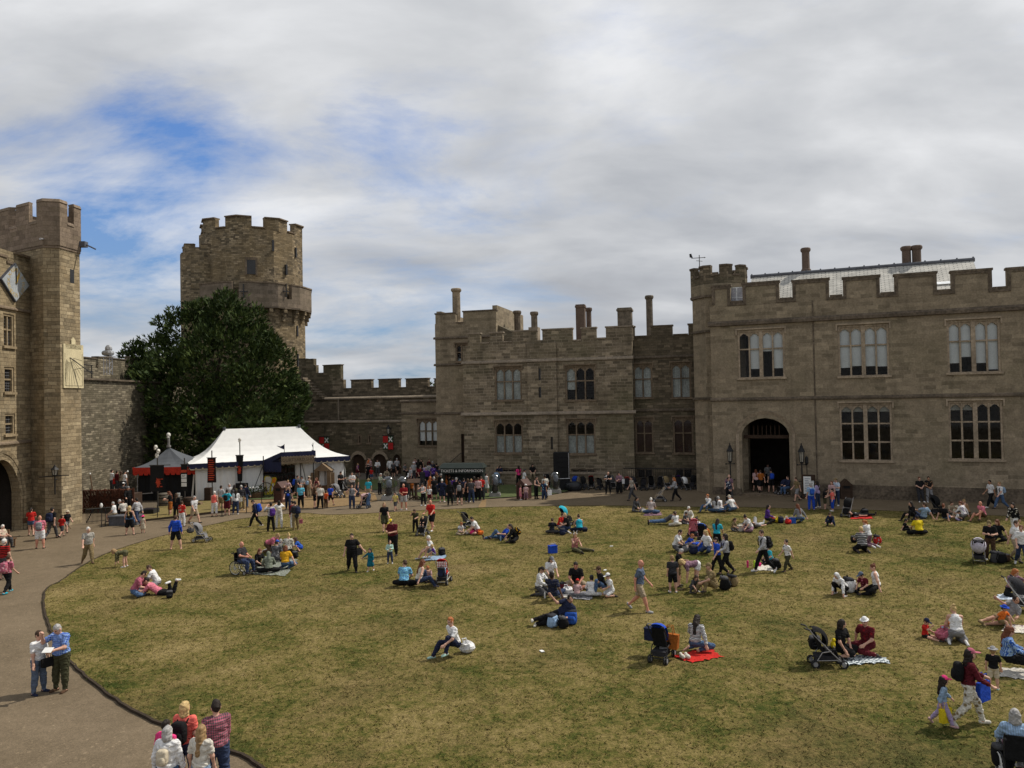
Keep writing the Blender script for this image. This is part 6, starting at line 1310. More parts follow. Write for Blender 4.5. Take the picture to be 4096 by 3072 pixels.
def skeleton(P, H, w, child):
    k = H/1.75; B = M.Rotation(R(P['tilt'][1]), 3, 'Y') @ M.Rotation(R(P['tilt'][0]), 3, 'X')
    Rt = B @ M.Rotation(R(P['lean']), 3, 'X') @ M.Rotation(R(-P['side']), 3, 'Y')
    lk_ = .90 if child else 1.0; ak = .9 if child else 1.0; hk = (1.0 if not child else 1.0+.42*max(0, (1.6-H))/.7)
    J = {'k': k, 'Rt': Rt, 'B': B, 'hk': hk}; pv = V((0, 0, 0)); T = lambda x, y, z: pv+Rt @ V((x*k, y*k, z*k))
    J['pel'] = pv; J['T'] = T
    for s, n in ((1, 'L'), (-1, 'R')):
        q = P[n]; hip = pv+B @ V((s*.09*k*(.8+.2*w), 0, -.02*k)); kn = hip+(B @ vdir(q[0], q[1], s))*.44*k*lk_; sd = B @ vdir(q[2], q[3], s); an = kn+sd*.42*k*lk_
        f = V((0, -1, 0)) if P['feet'] == 'flat' else B @ V((0, -1, 0))
        f = f+V((s*.18, 0, 0)); up = V((0, 0, 1)) if P['feet'] == 'flat' and sd.z < -.75 else -sd
        f = (f-up*f.dot(up)); f = f.normalized() if f.length > .2 else (B @ V((0, -1, 0)))
        if P['feet'] == 'flat' and sd.z > -.75: f = (f*1.0-sd*-.15).normalized()
        if q[2] < -60 and P['feet'] == 'flat': f = (sd*.8+V((0, 0, -.25))).normalized()     # kneeling: toes point back
        J[n] = (hip, kn, an, f, up)
        q = P['a'+n]; sh = T(s*.178*(.9+.1*w), .0, .47); el = sh+(Rt @ vdir(q[0], q[1], s))*.285*k*ak; fd = Rt @ vdir(q[2], q[3], s); wr = el+fd*.245*k*ak
        J['a'+n] = (sh, el, wr, fd)
    J['neck'] = T(0, 0, .50); Rh = Rt @ M.Rotation(R(-P['lean']*.55 if P['tilt'] == (0, 0) else 0), 3, 'X') @ M.Rotation(R(P['head'][1]), 3, 'Z') @ M.Rotation(R(P['head'][0]), 3, 'X')
    if P['side']: Rh = M.Rotation(R(-12), 3, 'Y') @ M.Rotation(R(P['head'][0]), 3, 'X')
    J['Rh'] = Rh; J['head'] = J['neck']+Rt @ V((0, 0, .045*k))+Rh @ V((0, -.015*k, .155*k*(.5+.5*hk)))
    return J
NPV = lambda v: np.array(v, dtype=float)
NPM = lambda m: np.array(m, dtype=float)
def limb(a, b, ra, rb): return ('c', NPV(a), NPV(b), ra, rb)
def ellp(c, Rm, r): return ('e', NPV(c), NPM(Rm), np.array(r, dtype=float))
def person(x, y, pose, yaw, H, top, bot, hair, label, skin='l', w=1.0, z=None, group=None, hat=None, shoe=None, spec=None, px=None, loc=None):
    w *= 1.07; P = dict(PO[pose]); 
    if spec: P.update(spec)
    rj = random.Random(int(x*7+y*3+H*900)); P['head'] = (P['head'][0]+rj.uniform(-5, 7), P['head'][1]+rj.uniform(-22, 22))
    for q, a_ in (('aL', 7), ('aR', 7), ('L', 2.5), ('R', 2.5)): P[q] = tuple(v+rj.uniform(-a_, a_) for v in P[q])
    child = H < 1.5; J = skeleton(P, H, w, child); k = J['k']; Rt, Rh, T = J['Rt'], J['Rh'], J['T']
    bp = loc or G(x, y, LZ if z is None else z); dist = V((bp.x, bp.y)).length; h = max(.011, min(.024, dist*.00042))*(.85 if child else 1)
    if dist > 60: h = max(h, .026)
    hk = J['hk']*k; w2 = .5+.5*w
    torso = [ellp(T(0, .005, .03), Rt, np.array([.165*w2, .118*w, .135])*k), ellp(T(0, -.01*(w-1)*4, .19), Rt, np.array([.142*w, .105*w*(1+.15*(w-1)), .17])*k), ellp(T(0, 0, .37), Rt, np.array([.165*w2, .115*w2, .17])*k), limb(T(-.13, .01, .465), T(.13, .01, .465), .062*k, .062*k)]
    B = [*torso, limb(T(0, .01, .46), J['head'], .055*k, .05*k)]
    ch = J['head']; hd = lambda a, b, c: ch+Rh @ V((a*hk, b*hk, c*hk))
    B += [ellp(ch, Rh, np.array([.077, .097, .118])*hk), ellp(hd(0, -.035, -.06), Rh, np.array([.055, .058, .062])*hk), ellp(hd(0, -.098, -.02), Rh, np.array([.013, .02, .022])*hk)]
    for s in (-1, 1): B.append(ellp(hd(s*.078, .01, -.02), Rh, np.array([.012, .022, .032])*hk))
    arms, legs, feet = {}, {}, {}
    for n in 'LR':
        sh, el, wr, fd = J['a'+n]; arms[n] = [limb(sh, el, .052*k*w2, .040*k*w2), limb(el, wr, .041*k*w2, .028*k)]
        B += arms[n]
        s = 1 if n == 'L' else -1; sd_ = fd.cross(Rt @ V((0, -1, 0))); sd_ = sd_.normalized() if sd_.length > .1 else fd.orthogonal().normalized()
        inn = sd_.cross(fd).normalized(); pc = wr+fd*.055*k; B.append(limb(wr+fd*.02*k, wr+fd*.085*k, .032*k, .034*k)); fr_ = max(.0095*k, h*.62)
        for i in range(4):
            o = sd_*(i-1.5)*.019*k; ln = (.075, .085, .08, .062)[i]*k; b0 = wr+fd*.09*k+o; b1 = b0+fd*ln*.5; B += [limb(b0, b1, fr_, fr_), limb(b1, b1+(fd*.7-inn*.6*s).normalized()*ln*.55, fr_, fr_*.85)]
        tb_ = wr+fd*.03*k-sd_*.028*k; B.append(limb(tb_, tb_+(fd*.75-sd_*.6).normalized()*.062*k, fr_*1.15, fr_))
        hip, kn, an, f, up = J[n]; legs[n] = [limb(hip, kn, .088*k*w2*w2, .057*k*w2), limb(kn, an, .057*k*w2, .037*k)]
        B += legs[n]+[limb(kn+(an-kn)*.12, kn+(an-kn)*.45, .055*k*w2, .056*k*w2)]
        heel = an-up*.035*k-f*.035*k; toe = an+f*.15*k-up*.05*k; feet[n] = [limb(heel, toe, .038*k, .030*k), limb(an, heel, .04*k, .038*k)]; B += feet[n]
    mnz = min(min(p[1][2]-p[3], p[2][2]-p[4]) if p[0] == 'c' else p[1][2]-math.sqrt(float(((p[2][2]*p[3])**2).sum())) for p in B)
    up_ = np.array([0, 0, -mnz-.012 if P.get('drop') is None else P['drop']])
    r = empty('person', bp, R(yaw), label, 'person', group); r['label'] = label
    sh_ = lambda pl: [(p[0], p[1]+up_, *((p[2]+up_,)+p[3:] if p[0] == 'c' else p[2:])) for p in pl]
    inf = lambda pl, e: [('c', p[1], p[2], p[3]+e, p[4]+e) if p[0] == 'c' else ('e', p[1], p[2], p[3]+e) for p in pl]
    v, f = surfnet(sh_(B), h, .035*k); mi = None
    if dist < 34:
        q = (v-(NPV(ch)+up_))@NPM(Rh)/hk; fc = q[f].mean(1)
        mi = np.zeros(len(f)); front = fc[:, 1] < -.055
        for s in (-1, 1): mi[front & (np.hypot(fc[:, 0]-s*.032, (fc[:, 2]-.004)*1.3) < .017)] = 1
        mi[front & (np.abs(fc[:, 0]) < .026) & (np.abs(fc[:, 2]+.062) < .009)] = 2
    npmesh('body', v, f, [smat(skin), EYE, LIP] if mi is not None else [smat(skin)], r, mi)
    e = max(.016*k, h*.75)
    tc_, ts = (top.split(':')+['short'])[:2]; bc, bs = (bot.split(':')+['long'])[:2]
    def garment(name, prims, col, cuts=(), kk=.03):
        v, f = surfnet(sh_(prims), h, kk*k, [(NPV(n), NPV(p)+up_) for n, p in cuts], (), .0065*k)
        if len(v): npmesh(name, v, f, [cmat(col)], r)
    upv = Rt @ V((0, 0, 1))
    tp = inf([ellp(T(0, .005, -.02 if ts == 'coat' else .055), Rt, np.array([.168*w2, .121*w, .20 if ts == 'coat' else .125])*k)]+torso[1:(3 if ts == 'none' else 4)], e)
    ts = ts if ts in ('short','long','none','coat','dress','dressnone','dresslong','three') else 'short'
    fr = {'short': .62, 'long': 1.9, 'none': 0, 'coat': 1.9, 'dress': .5, 'dressnone': 0, 'dresslong': 1.9, 'three': 1.35}[ts]
    for n in 'LR':
        for i, p in enumerate(arms[n]):
            t = min(max(fr-i, 0), 1)
            if t > 0: tp.append(('c', p[1], p[1]+(p[2]-p[1])*t, p[3]+e*1.1, p[3]+(p[4]-p[3])*t+e*1.35))
    cuts = []
    if ts.startswith('dress'):
        for n in 'LR': hip, kn, an, _, _ = J[n]; tp.append(limb(hip, hip+(kn-hip)*.92, .12*k*w2, .135*k*w2))
        tp.append(limb(J['pel'], (J['L'][1]+J['R'][1])/2*.85, .14*k*w2, .15*k*w2)); garment('dress', tp, tc_, (), .06)
    else:
        garment('shirt' if ts != 'coat' else 'jacket', tp, tc_, cuts)
        bp_ = inf(torso[:1], e*.75); ln = {'long': 1.96, 'shorts': .78, 'briefs': .35, 'three': 1.5, 'skirt': 1, 'longskirt': 1, 'wrap': 1}[bs]
        if 'skirt' in bs or bs == 'wrap':
            t = 1.7 if bs == 'longskirt' else .85
            for n in 'LR': hip, kn, an, _, _ = J[n]; q = kn+(an-kn)*max(t-1, 0) if t > 1 else hip+(kn-hip)*t; bp_ += [limb(hip, kn if t > 1 else q, .115*k*w2, .12*k*w2)]+([limb(kn, q, .12*k*w2, .115*k*w2)] if t > 1 else [])
            garment('skirt', bp_, bc, (), .08)
        else:
            for n in 'LR':
                for i, p in enumerate(legs[n]):
                    t = min(max(ln-i, 0), 1); fl = 1.9 if bs == 'shorts' else 1.25
                    if t > 0: bp_.append(('c', p[1], p[1]+(p[2]-p[1])*t, p[3]+e*(.8 if i == 0 else 1.3), p[3]+(p[4]-p[3])*t+e*fl))
                if ln > 1.4: p = legs[n][1]; d_ = p[2]-p[1]; bp_.append(('c', p[1]+d_*.1, p[1]+d_*min(.5, ln-1), .058*k*w2+e, .058*k*w2+e))
            garment('shorts' if bs in ('shorts', 'briefs') else 'trousers', bp_, bc)
    sm = cmat(shoe) if shoe and shoe != 'bare' else (SHOE if (len(label)+int(x)) % 5 else SHOEW)
    if shoe != 'bare':
        for n in 'LR':
            p = inf(feet[n][:1], e*.7); v, f = surfnet(sh_(p), h, .02*k); npmesh('shoe', v, f, [sm], r)
    hc, hs = (hair.split(':')+['short'])[:2]
    hm = np.array([.086, .104, .122])*hk
    if hs != 'bald':
        hp = [ellp(hd(0, .012, .012), Rh, hm)]; rs = NPM(Rh)
        if hs in ('long', 'bob'):
            e1 = hd(0, .075, -.12 if hs == 'bob' else -.2); hp += [limb(hd(0, .055, .03), e1, .085*hk, .075*hk), limb(hd(.06, .03, 0), hd(.075, .045, -.13 if hs == 'bob' else -.22), .045*hk, .04*hk), limb(hd(-.06, .03, 0), hd(-.075, .045, -.13 if hs == 'bob' else -.22), .045*hk, .04*hk)]
            if hs == 'long': e2 = T(0, .12, .26); hp += [limb(e1, e2, .075*hk, .05*hk)]
        if hs == 'pony': hp += [limb(hd(0, .10, .03), hd(0, .14, -.03), .035*hk, .045*hk), limb(hd(0, .14, -.03), hd(0, .12, -.2), .045*hk, .022*hk)]
        if hs == 'bun': hp += [ellp(hd(0, .08, .10), Rh, np.array([.05, .05, .05])*hk)]
        v, f = surfnet(sh_(hp), max(h*.8, .012), .02*k, [], [(NPV(hd(0, -.115, -.045))+up_, rs, np.array([.078, .095, .098])*hk)], .006*hk)
        if len(v): npmesh('hair', v, f, [hmat(hc)], r)
    else:
        if hc != 'none':
            v, f = surfnet(sh_([ellp(hd(0, .02, -.015), Rh, np.array([.084, .09, .075])*hk)]), max(h*.8, .012), .02*k, [], [(NPV(hd(0, -.10, 0))+up_, NPM(Rh), np.array([.1, .11, .12])*hk), (NPV(hd(0, 0, .09))+up_, NPM(Rh), np.array([.12, .12, .075])*hk)])
            if len(v): npmesh('hair', v, f, [hmat(hc)], r)
    if hat:
        ht, hcol = hat.split(':'); hmx = np.array([.091, .11, .122])*hk
        pr = [ellp(hd(0, .008, .022), Rh, hmx)]; cutz = (-(Rh @ V((0, 0, 1))), hd(0, 0, .035))
        ec = []
        if ht == 'cap': ec = [ellp(hd(0, -.14, .045), Rh, np.array([.07, .085, max(.012, h*.7)])*hk)]
        if ht in ('sun', 'bucket', 'fedora'): ec = [ellp(hd(0, .0, .045), Rh, np.array([.155, .175, max(.014, h*.7)])*hk*(1 if ht != 'fedora' else .86))]
        if ht == 'hood': pr = [ellp(hd(0, .02, 0), Rh, np.array([.10, .115, .135])*hk), limb(hd(0, .05, -.05), T(0, .05, .44), .08*hk, .1*hk)]; cutz = None
        if ht == 'ears': ec = [limb(hd(s*.05, 0, .11), hd(s*.09, .02, .25), .022*hk, .014*hk) for s in (-1, 1)]; pr = [limb(hd(-.08, 0, .07), hd(.08, 0, .07), .03*hk, .03*hk)]; cutz = None
        if ht == 'helmet': cutz = (-(Rh @ V((0, 0, 1))), hd(0, 0, .01))
        v, f = surfnet(sh_(pr+ec), max(h*.8, .012), .012*k, [(NPV(cutz[0]), NPV(cutz[1])+up_)] if cutz else [], [(NPV(hd(0, -.12, -.04))+up_, NPM(Rh), np.array([.085, .1, .11])*hk)] if ht == 'hood' else [])
        if len(v): npmesh({'cap': 'cap', 'sun': 'sun_hat', 'bucket': 'bucket_hat', 'fedora': 'hat', 'hood': 'hood', 'ears': 'ear_headband', 'helmet': 'helmet'}[ht], v, f, [cmat(hcol)], r)
    r['_'] = 0; del r['_']
    J['up'] = V(up_); J['root'] = r; J['w'] = w; return J
def world(J, v): return J['root'].matrix_basis @ (V(v)+J['up'])
def backpack(J, col, label, size=1.0, strap='black'):
    k = J['k']*size; Rt = J['Rt']; o = empty('backpack', J['root'].location, J['root'].rotation_euler.z, label, 'backpack'); up_ = J['up']; w = J['w']
    c = J['T'](0, .115*(.5+.5*w)+.11*size, .27)+up_; mb = MB(); mb.ell(c, (.16*k, .10*k, .225*k), Rt, 12, 8, e=.5); mb.ell(c+Rt @ V((0, .085*k, -.07*k)), (.125*k, .06*k, .12*k), Rt, 10, 6, e=.6); mb.build('bag', cmat(col), o, smooth=True, local=True)
    for s in (-1, 1):
        mb = MB(); mb.tube([up_+J['T'](s*.10, .12, .44), up_+J['T'](s*.115, 0, .55), up_+J['T'](s*.11, -.135*(.5+.5*w), .40), up_+J['T'](s*.12, -.13*w, .2), up_+J['T'](s*.14, .10, .1)], .022*k, 5); mb.build('strap', cmat(strap), o, local=True)
def bag(x, y, kind, col, label, s=1.0, yaw=0, z=None, loc=None, name=None, cat='bag'):
    b = loc or G(x, y, LZ if z is None else z); o = empty(name or {'pack': 'backpack', 'tote': 'tote_bag', 'cooler': 'cool_bag', 'shop': 'shopping_bag', 'sack': 'plastic_bag'}[kind], b, R(yaw), label, cat)
    m = cmat(col); mb = MB()
    if kind == 'pack':
        mb.ell((0, 0, .19*s), (.17*s, .125*s, .19*s), M.Rotation(.2, 3, 'X'), 12, 8, e=.45); mb.ell((0, -.11*s, .15*s), (.14*s, .08*s, .12*s), None, 10, 6, e=.6); mb.build('bag', m, o, smooth=True, local=True); mb = MB(); mb.ell((0, .01*s, .35*s), (.165*s, .13*s, .06*s), M.Rotation(.2, 3, 'X'), 12, 6, e=.6); mb.box((0, -.185*s, .17*s), (.2*s, .02*s, .015*s)); mb.build('flap', cmat('dgrey' if col in ('black', 'char') else 'char'), o, smooth=True, local=True); mb = MB(); mb.tube([(-.05*s, .05*s, .38*s), (0, .05*s, .47*s), (.05*s, .05*s, .38*s)], .014*s, 5); mb.tube([(-.1*s, .13*s, .38*s), (-.13*s, .22*s, .2*s), (-.1*s, .13*s, .05*s)], .018*s, 5); mb.build('strap', cmat('black'), o, local=True)
    elif kind == 'cooler':
        mb.box((0, 0, .16*s), (.36*s, .26*s, .32*s)); mb.build('body', m, o, local=True); mb = MB(); mb.box((0, 0, .335*s), (.38*s, .28*s, .03*s)); mb.build('lid', m, o, local=True); mb = MB(); mb.tube([(-.17*s, 0, .3*s), (-.12*s, -.05*s, .44*s), (.12*s, -.05*s, .44*s), (.17*s, 0, .3*s)], .014*s, 5); mb.build('handle', cmat('lgrey'), o, local=True)
    elif kind in ('tote', 'shop'):
        w, d, hh = (.19, .08, .36) if kind == 'shop' else (.2, .1, .3)
        q = [(-w*.85, -d*.8, 0), (w*.85, -d*.8, 0), (w*.85, d*.8, 0), (-w*.85, d*.8, 0), (-w, -d*.5, hh), (w, -d*.5, hh), (w, d*.5, hh), (-w, d*.5, hh)]
        mb.hexa([V(p)*s for p in q]); mb.build('body', m, o, local=True); mb = MB()
        for yy in (-d*.5, d*.5): mb.tube([V((-.09, yy, hh))*s, V((-.06, yy, hh+.16))*s, V((.06, yy, hh+.16))*s, V((.09, yy, hh))*s], .010*s, 5)
        mb.build('handle', m, o, local=True)
    else:
        rg = random.Random(int(x)); mb.ell((0, 0, .15*s), (.22*s, .17*s, .16*s), None, 11, 7); mb.v = [tuple(V(p)*(1+.18*rg.uniform(-1, 1))) for p in mb.v]; mb.build('body', m, o, local=True); mb = MB()
        mb.tube([(-.08*s, 0, .27*s), (-.12*s, -.05*s, .40*s), (-.02*s, -.06*s, .42*s), (0, 0, .28*s)], .02*s, 5); mb.build('handle', m, o, local=True)
    return o
def blanket(pts, mat, label, seed=0, name='blanket'):
    q = [G(a, b, LZ) for a, b in pts]; n = 10; rg = random.Random(seed); vs = []; N = n+1
    for i in range(N):
        for j in range(N):
            p = q[0].lerp(q[1], i/n).lerp(q[3].lerp(q[2], i/n), j/n); e = .05 if 0 < i < n and 0 < j < n else .09
            vs.append((p.x+rg.uniform(-1, 1)*e*.7, p.y+rg.uniform(-1, 1)*e*.7, p.z+.012+rg.random()*.035))
    mb = MB(); mb.add(vs, [(i*N+j, (i+1)*N+j, (i+1)*N+j+1, i*N+j+1) for i in range(n) for j in range(n)])
    o = mb.build(name, mat, smooth=True); me = o.data
    nrm = sum((p.normal.z for p in me.polygons))
    if nrm < 0: me.flip_normals()
    uv = me.uv_layers.new(name='UVMap')
    for p in me.polygons:
        for li in p.loop_indices: vi = me.loops[li].vertex_index; uv.data[li].uv = (vi//N/n, vi % N/n)
    return tag(o, label, 'blanket')
def chkm(name, a, b, sc):
    m, nt, bs = nmat(name); uv = nd(nt, 'ShaderNodeUVMap').outputs[0]; c = nd(nt, 'ShaderNodeTexChecker', i_Color1=c4(a), i_Color2=c4(b), i_Scale=sc); lk(nt, uv, c.inputs[0]); lk(nt, c.outputs[0], bs.inputs['Base Color']); bs.inputs['Roughness'].default_value = .9; return m
def wheel(par, c, r, w=.035, spokes=0, rim=None, ax='X'):
    Rm = M.Rotation(pi/2, 3, 'Y'); mb = MB(); n = 18
    pts = [V(c)+V((0, r*cos(2*pi*i/n), r*sin(2*pi*i/n))) for i in range(n+1)]
    mb.tube(pts, w*.5, 5, cap=False); t = mb.build('wheel', plain('tyre', (.015, .015, .016), .8), par, local=True, smooth=True)
    mb = MB()
    if spokes:
        for i in range(spokes): a = 2*pi*i/spokes; mb.tube([V(c), V(c)+V((0, r*cos(a), r*sin(a)))], .006, 4)
        mb.lathe([(.04, -.03), (.04, .03)], V(c), 8, Rm=Rm)
        pts = [V(c)+V((.03, r*.9*cos(2*pi*i/n), r*.9*sin(2*pi*i/n))) for i in range(n+1)]; mb.tube(pts, .012, 4, cap=False)
    else: mb.lathe([(r*.62, -w*.35), (r*.62, w*.35)], V(c), 10, Rm=Rm)
    mb.build('rim', rim or plain('rim_grey', (.25, .25, .26), .5), t, local=True)
def pushchair(x, y, yaw, label, hood='black', seat='black', frame='grey', s=1.0, group='pushchairs', hooded=True, z=None, basket=True, big=False, cover=None, loc=None):
    b = loc or G(x, y, LZ if z is None else z); o = empty('pushchair', b, R(yaw), label, 'pushchair', group); q = lambda *p: V(p)*s
    fm = {'grey': plain('frame_grey', (.30, .29, .29), .4, .5), 'black': plain('frame_black', (.02, .02, .022), .5), 'white': plain('frame_white', (.55, .55, .53), .5), 'pink': cmat('pink')}[frame]
    mb = MB()
    for sx in (-.22, .22):
        mb.tube([q(sx, -.42, .13), q(sx, -.05, .5), q(sx, .36, .92), q(sx*.95, .44, 1.04), q(sx*.95, .52, 1.06)], .017*s, 6)
        mb.tube([q(sx, .30, .13), q(sx, .12, .42), q(sx, -.12, .46)], .015*s, 6); mb.tube([q(sx, -.30, .22), q(sx, .26, .2)], .012*s, 5)
    if big: mb.tube([q(-.22*.95, .52, 1.06), q(.22*.95, .52, 1.06)], .02*s, 6)
    mb.tube([q(-.22, .3, .13), q(.22, .3, .13)], .013*s, 5); mb.tube([q(-.22, -.42, .13), q(.22, -.42, .13)], .013*s, 5); mb.tube([q(-.2, -.22, .55), q(.2, -.22, .55)], .014*s, 5)
    mb.build('frame', fm, o, local=True)
    mb = MB()
    for sx in (-.21, .21): mb.tube([q(sx, .44, 1.035), q(sx, .57, 1.075)], .026*s, 6)
    mb.build('handle', plain('frame_black', (0, 0, 0)), o, local=True)
    mb = MB(); a = [q(-.18, -.26, .42), q(.18, -.26, .42), q(.18, .10, .40), q(-.18, .10, .40)]; t_ = [p+V((0, 0, .07*s)) for p in a]; mb.hexa(a+t_)
    a = [q(-.18, .06, .44), q(.18, .06, .44), q(.18, .13, .44), q(-.18, .13, .44), q(-.17, .27, .95), q(.17, .27, .95), q(.17, .33, .95), q(-.17, .33, .95)]; mb.hexa(a)
    mb.hexa([q(-.17, -.34, .2), q(.17, -.34, .2), q(.17, -.31, .2), q(-.17, -.31, .2), q(-.18, -.29, .43), q(.18, -.29, .43), q(.18, -.25, .43), q(-.18, -.25, .43)]); mb.build('seat', cmat(seat), o, local=True)
    if hooded:
        mb = MB(); n, m_ = 8, 6; vs = []
        for i in range(n+1):
            a = R(-10+125*i/n)
            for j in range(m_+1): tt = -1+2*j/m_; rr = .40*(1-.25*tt*tt*abs(tt)); yy = .26-rr*sin(a)*.95+.03; zz_ = .70+rr*cos(a)*.95; vs.append(q(tt*.215, yy, zz_))
        for i in range(n+1): pass
        k_ = m_+1; mb.add(vs, [(i*k_+j, (i+1)*k_+j, (i+1)*k_+j+1, i*k_+j+1) for i in range(n) for j in range(m_)]); mb.build('canopy', cmat(hood), o, local=True, smooth=True)
    if cover:
        mb = MB(); mb.ell(q(0, -.05, .72), (.3*s, .46*s, .34*s), None, 14, 8); mb.build('sun_cover', cmat(cover), o, local=True, smooth=True)
    if basket: mb = MB(); mb.hexa([q(-.17, -.22, .17), q(.17, -.22, .17), q(.17, .26, .17), q(-.17, .26, .17), q(-.2, -.26, .31), q(.2, -.26, .31), q(.2, .28, .31), q(-.2, .28, .31)]); mb.build('basket', cmat('char'), o, local=True)
    for sx in (-.22, .22):
        for yy in (-.44, .31):
            for dx in ((-.03, .03) if not big else (0,)): wheel(o, q(sx+dx, yy, .1 if not big else .13), (.1 if not big else .13)*s, .035*s)
    return o
def wheelchair(loc, yaw, label):
    o = empty('wheelchair', loc, R(yaw), label, 'wheelchair', 'wheelchairs'); mb = MB()
    for sx in (-.23, .23):
        mb.tube([(sx, .28, 1.0), (sx, .22, .9), (sx, .2, .5), (sx, .2, .3)], .016, 6); mb.tube([(sx, .22, .9), (sx, .36, .93)], .022, 6); mb.tube([(sx, .2, .5), (sx, -.28, .5), (sx, -.36, .3), (sx, -.5, .1)], .015, 6); mb.tube([(sx, .2, .72), (sx, -.12, .72), (sx, -.2, .5)], .015, 6); mb.tube([(sx, .2, .28), (sx, -.26, .28)], .014, 6)
    mb.build('frame', plain('frame_black', (0, 0, 0)), o, local=True); mb = MB(); mb.box((0, -.04, .5), (.44, .46, .05)); mb.box((0, .2, .72), (.44, .04, .46)); mb.build('seat', cmat('black'), o, local=True)
    for sx in (-.17, .17): mb = MB(); mb.box((sx, -.54, .09), (.14, .2, .02)); mb.build('footrest', DARKM, o, local=True)
    for sx in (-.28, .28): wheel(o, (sx, .14, .30), .30, .03, 16, plain('frame_white', (.55, .55, .53), .5))
    for sx in (-.22, .22): wheel(o, (sx, -.3, .09), .09, .03)
    return o
GL, GP, GS, GF_, GE = 'people sitting on the lawn', 'people walking or standing on the lawn', 'people by the stalls', 'people by the far wall and kiosk', 'people on the path'
def L(x, y, pose, yaw, H, top, bot, hair, label, **k): return person(x, y, pose, yaw, H, top, bot, hair, label, group=k.pop('group', GL), **k)
def Q(x, y, pose, yaw, H, top, bot, hair, label, **k): return person(x, y, pose, yaw, H, top, bot, hair, label, z=k.pop('z', .006), group=k.pop('group', GE), **k)
Q(154, 2773, 'stand', 72, 1.63, 'white:short', 'steel:long', 'hbrown:short', 'woman in white T-shirt and blue-grey trousers facing a man reading a map', w=1.1, shoe='navy')
J = Q(247, 2763, 'tohead', -12, 1.80, 'royal/ck/lblue:short', 'dolive:long', 'greyh:short', 'man in blue checked shirt and dark trousers scratching his head over a map', w=1.3, shoe='brown')
p = world(J, J['aL'][2]); mb = MB(); mb.box(p+V((-.05, -.16, .06)), (.24, .18, .008), M.Rotation(.5, 3, 'X')); tag(mb.build('map_leaflet', WHITEP), 'white folded map held by the man in the checked shirt', 'map')
b_ = G(163, 2772); bag(0, 0, 'tote', 'black', 'black shoulder bag hanging at the hip of the woman in white', .75, 60, loc=b_+V((.24, -.1, .72)), name='shoulder_bag')
J = Q(870, 3185, 'stand2', -148, 1.80, 'dgrey/ck/rose:long', 'ddenim:long', 'dark:short', 'bearded man in plaid shirt and jeans seen from behind', w=1.2)
J = Q(742, 3156, 'stand', 172, 1.68, 'coral:short', 'ddenim:long', 'blond:bob', 'blonde woman in orange top with a black bag on her back', w=1.05); backpack(J, 'black', 'black leather bag on the back of the blonde woman in orange', 1.0)
J = Q(672, 3255, 'stand', 176, 1.58, 'white:long', 'denim:long', 'greyh:bob', 'grey-haired woman in white blouse with a small cream backpack', w=1.2); backpack(J, 'cream', 'small cream backpack on the grey-haired woman in white', .72, 'offw')
Q(806, 3250, 'stand2', 168, 1.58, 'offw:short', 'ldenim:long', 'sandy:long', 'long-haired girl in white top and pale dungarees seen from behind')
Q(664, 3218, 'stand', 160, 1.56, 'hot:short', 'navy:long', 'dark:short', 'dark-haired person in hot pink top half hidden in the near group')
BN = G(4, 2196); bn = empty('bench', BN, R(85), 'wooden bench by the gatehouse wall where an elderly woman sits', 'bench'); mb = MB(); mb.box((0, 0, .42), (1.8, .42, .06)); mb.build('seat', WOODM, bn, local=True); mb = MB(); mb.box((0, .22, .72), (1.8, .04, .36)); mb.build('backrest', WOODM, bn, local=True)
for s in (-.8, .8):
    mb = MB(); mb.box((s, -.15, .2), (.07, .07, .39)); mb.box((s, .2, .45), (.07, .07, .9)); mb.build('leg', WOODM, bn, local=True)
Q(10, 2192, 'chair', 80, 1.60, 'cream/dot/rose:short', 'dgrey:long', 'whiteh:short', 'white-haired elderly woman reading a leaflet on the bench', w=1.25)
Q(16, 2318, 'stand', 170, 1.76, 'black/hs2/red:short', 'dgrey:long', 'whiteh:short', 'man in black and red striped shirt seen from behind', w=1.25)
J = Q(30, 2372, 'walk', 172, 1.58, 'rose/blob/gpink:short', 'black:long', 'hbrown:short', 'person in black trousers wearing a patterned pink backpack', shoe='turq'); backpack(J, 'rose/blob/gpink', 'patterned pink backpack at the left edge of the path', 1.05)
J = Q(125, 2143, 'carry', -150, 1.66, 'red:short', 'denim:briefs', 'dark:pony', 'dark-haired woman in red T-shirt and denim shorts by the gatehouse'); bag(0, 0, 'tote', 'brown', 'brown bag carried by the woman in red T-shirt', 1.0, 40, loc=G(106, 2143)+V((0, 0, .75)))
J = Q(160, 2194, 'stand2', -160, 1.74, 'pink:short', 'white:shorts', 'none:bald', 'bald man in pink shirt and white shorts with a drawstring bag', w=1.3, skin='r'); backpack(J, 'grey', 'grey drawstring bag on the man in pink', .95, 'navy')
J = Q(207, 2156, 'walk2', 178, 1.80, 'black:short', 'dgrey:long', 'dark:short', 'tall young man in dark clothes with a navy backpack walking away'); backpack(J, 'navy', 'navy backpack on the tall young man near the turret', 1.1)
Q(247, 2148, 'walk', 165, 1.32, 'red:short', 'dgrey:shorts', 'hbrown:short', 'small boy in red T-shirt walking by the turret foot')
Q(268, 2130, 'walk2', 60, 1.40, 'black:short', 'grey:shorts', 'hbrown:short', 'child in black top and straw hat holding a wooden sword', hat='sun:cream')
mb = MB(); b_ = G(272, 2136); mb.tube([b_+V((0, -.1, .62)), b_+V((.28, -.2, .35))], .022, 5); tag(mb.build('toy_sword', WOODM), 'toy wooden sword held by the child at the turret foot', 'toy sword')
Q(353, 2255, 'walk', 42, 1.76, 'dgrey/ck/offw:short', 'khaki:long', 'whiteh:short', 'white-haired man in checked shirt and khaki trousers walking alone', w=1.25, shoe='brown')
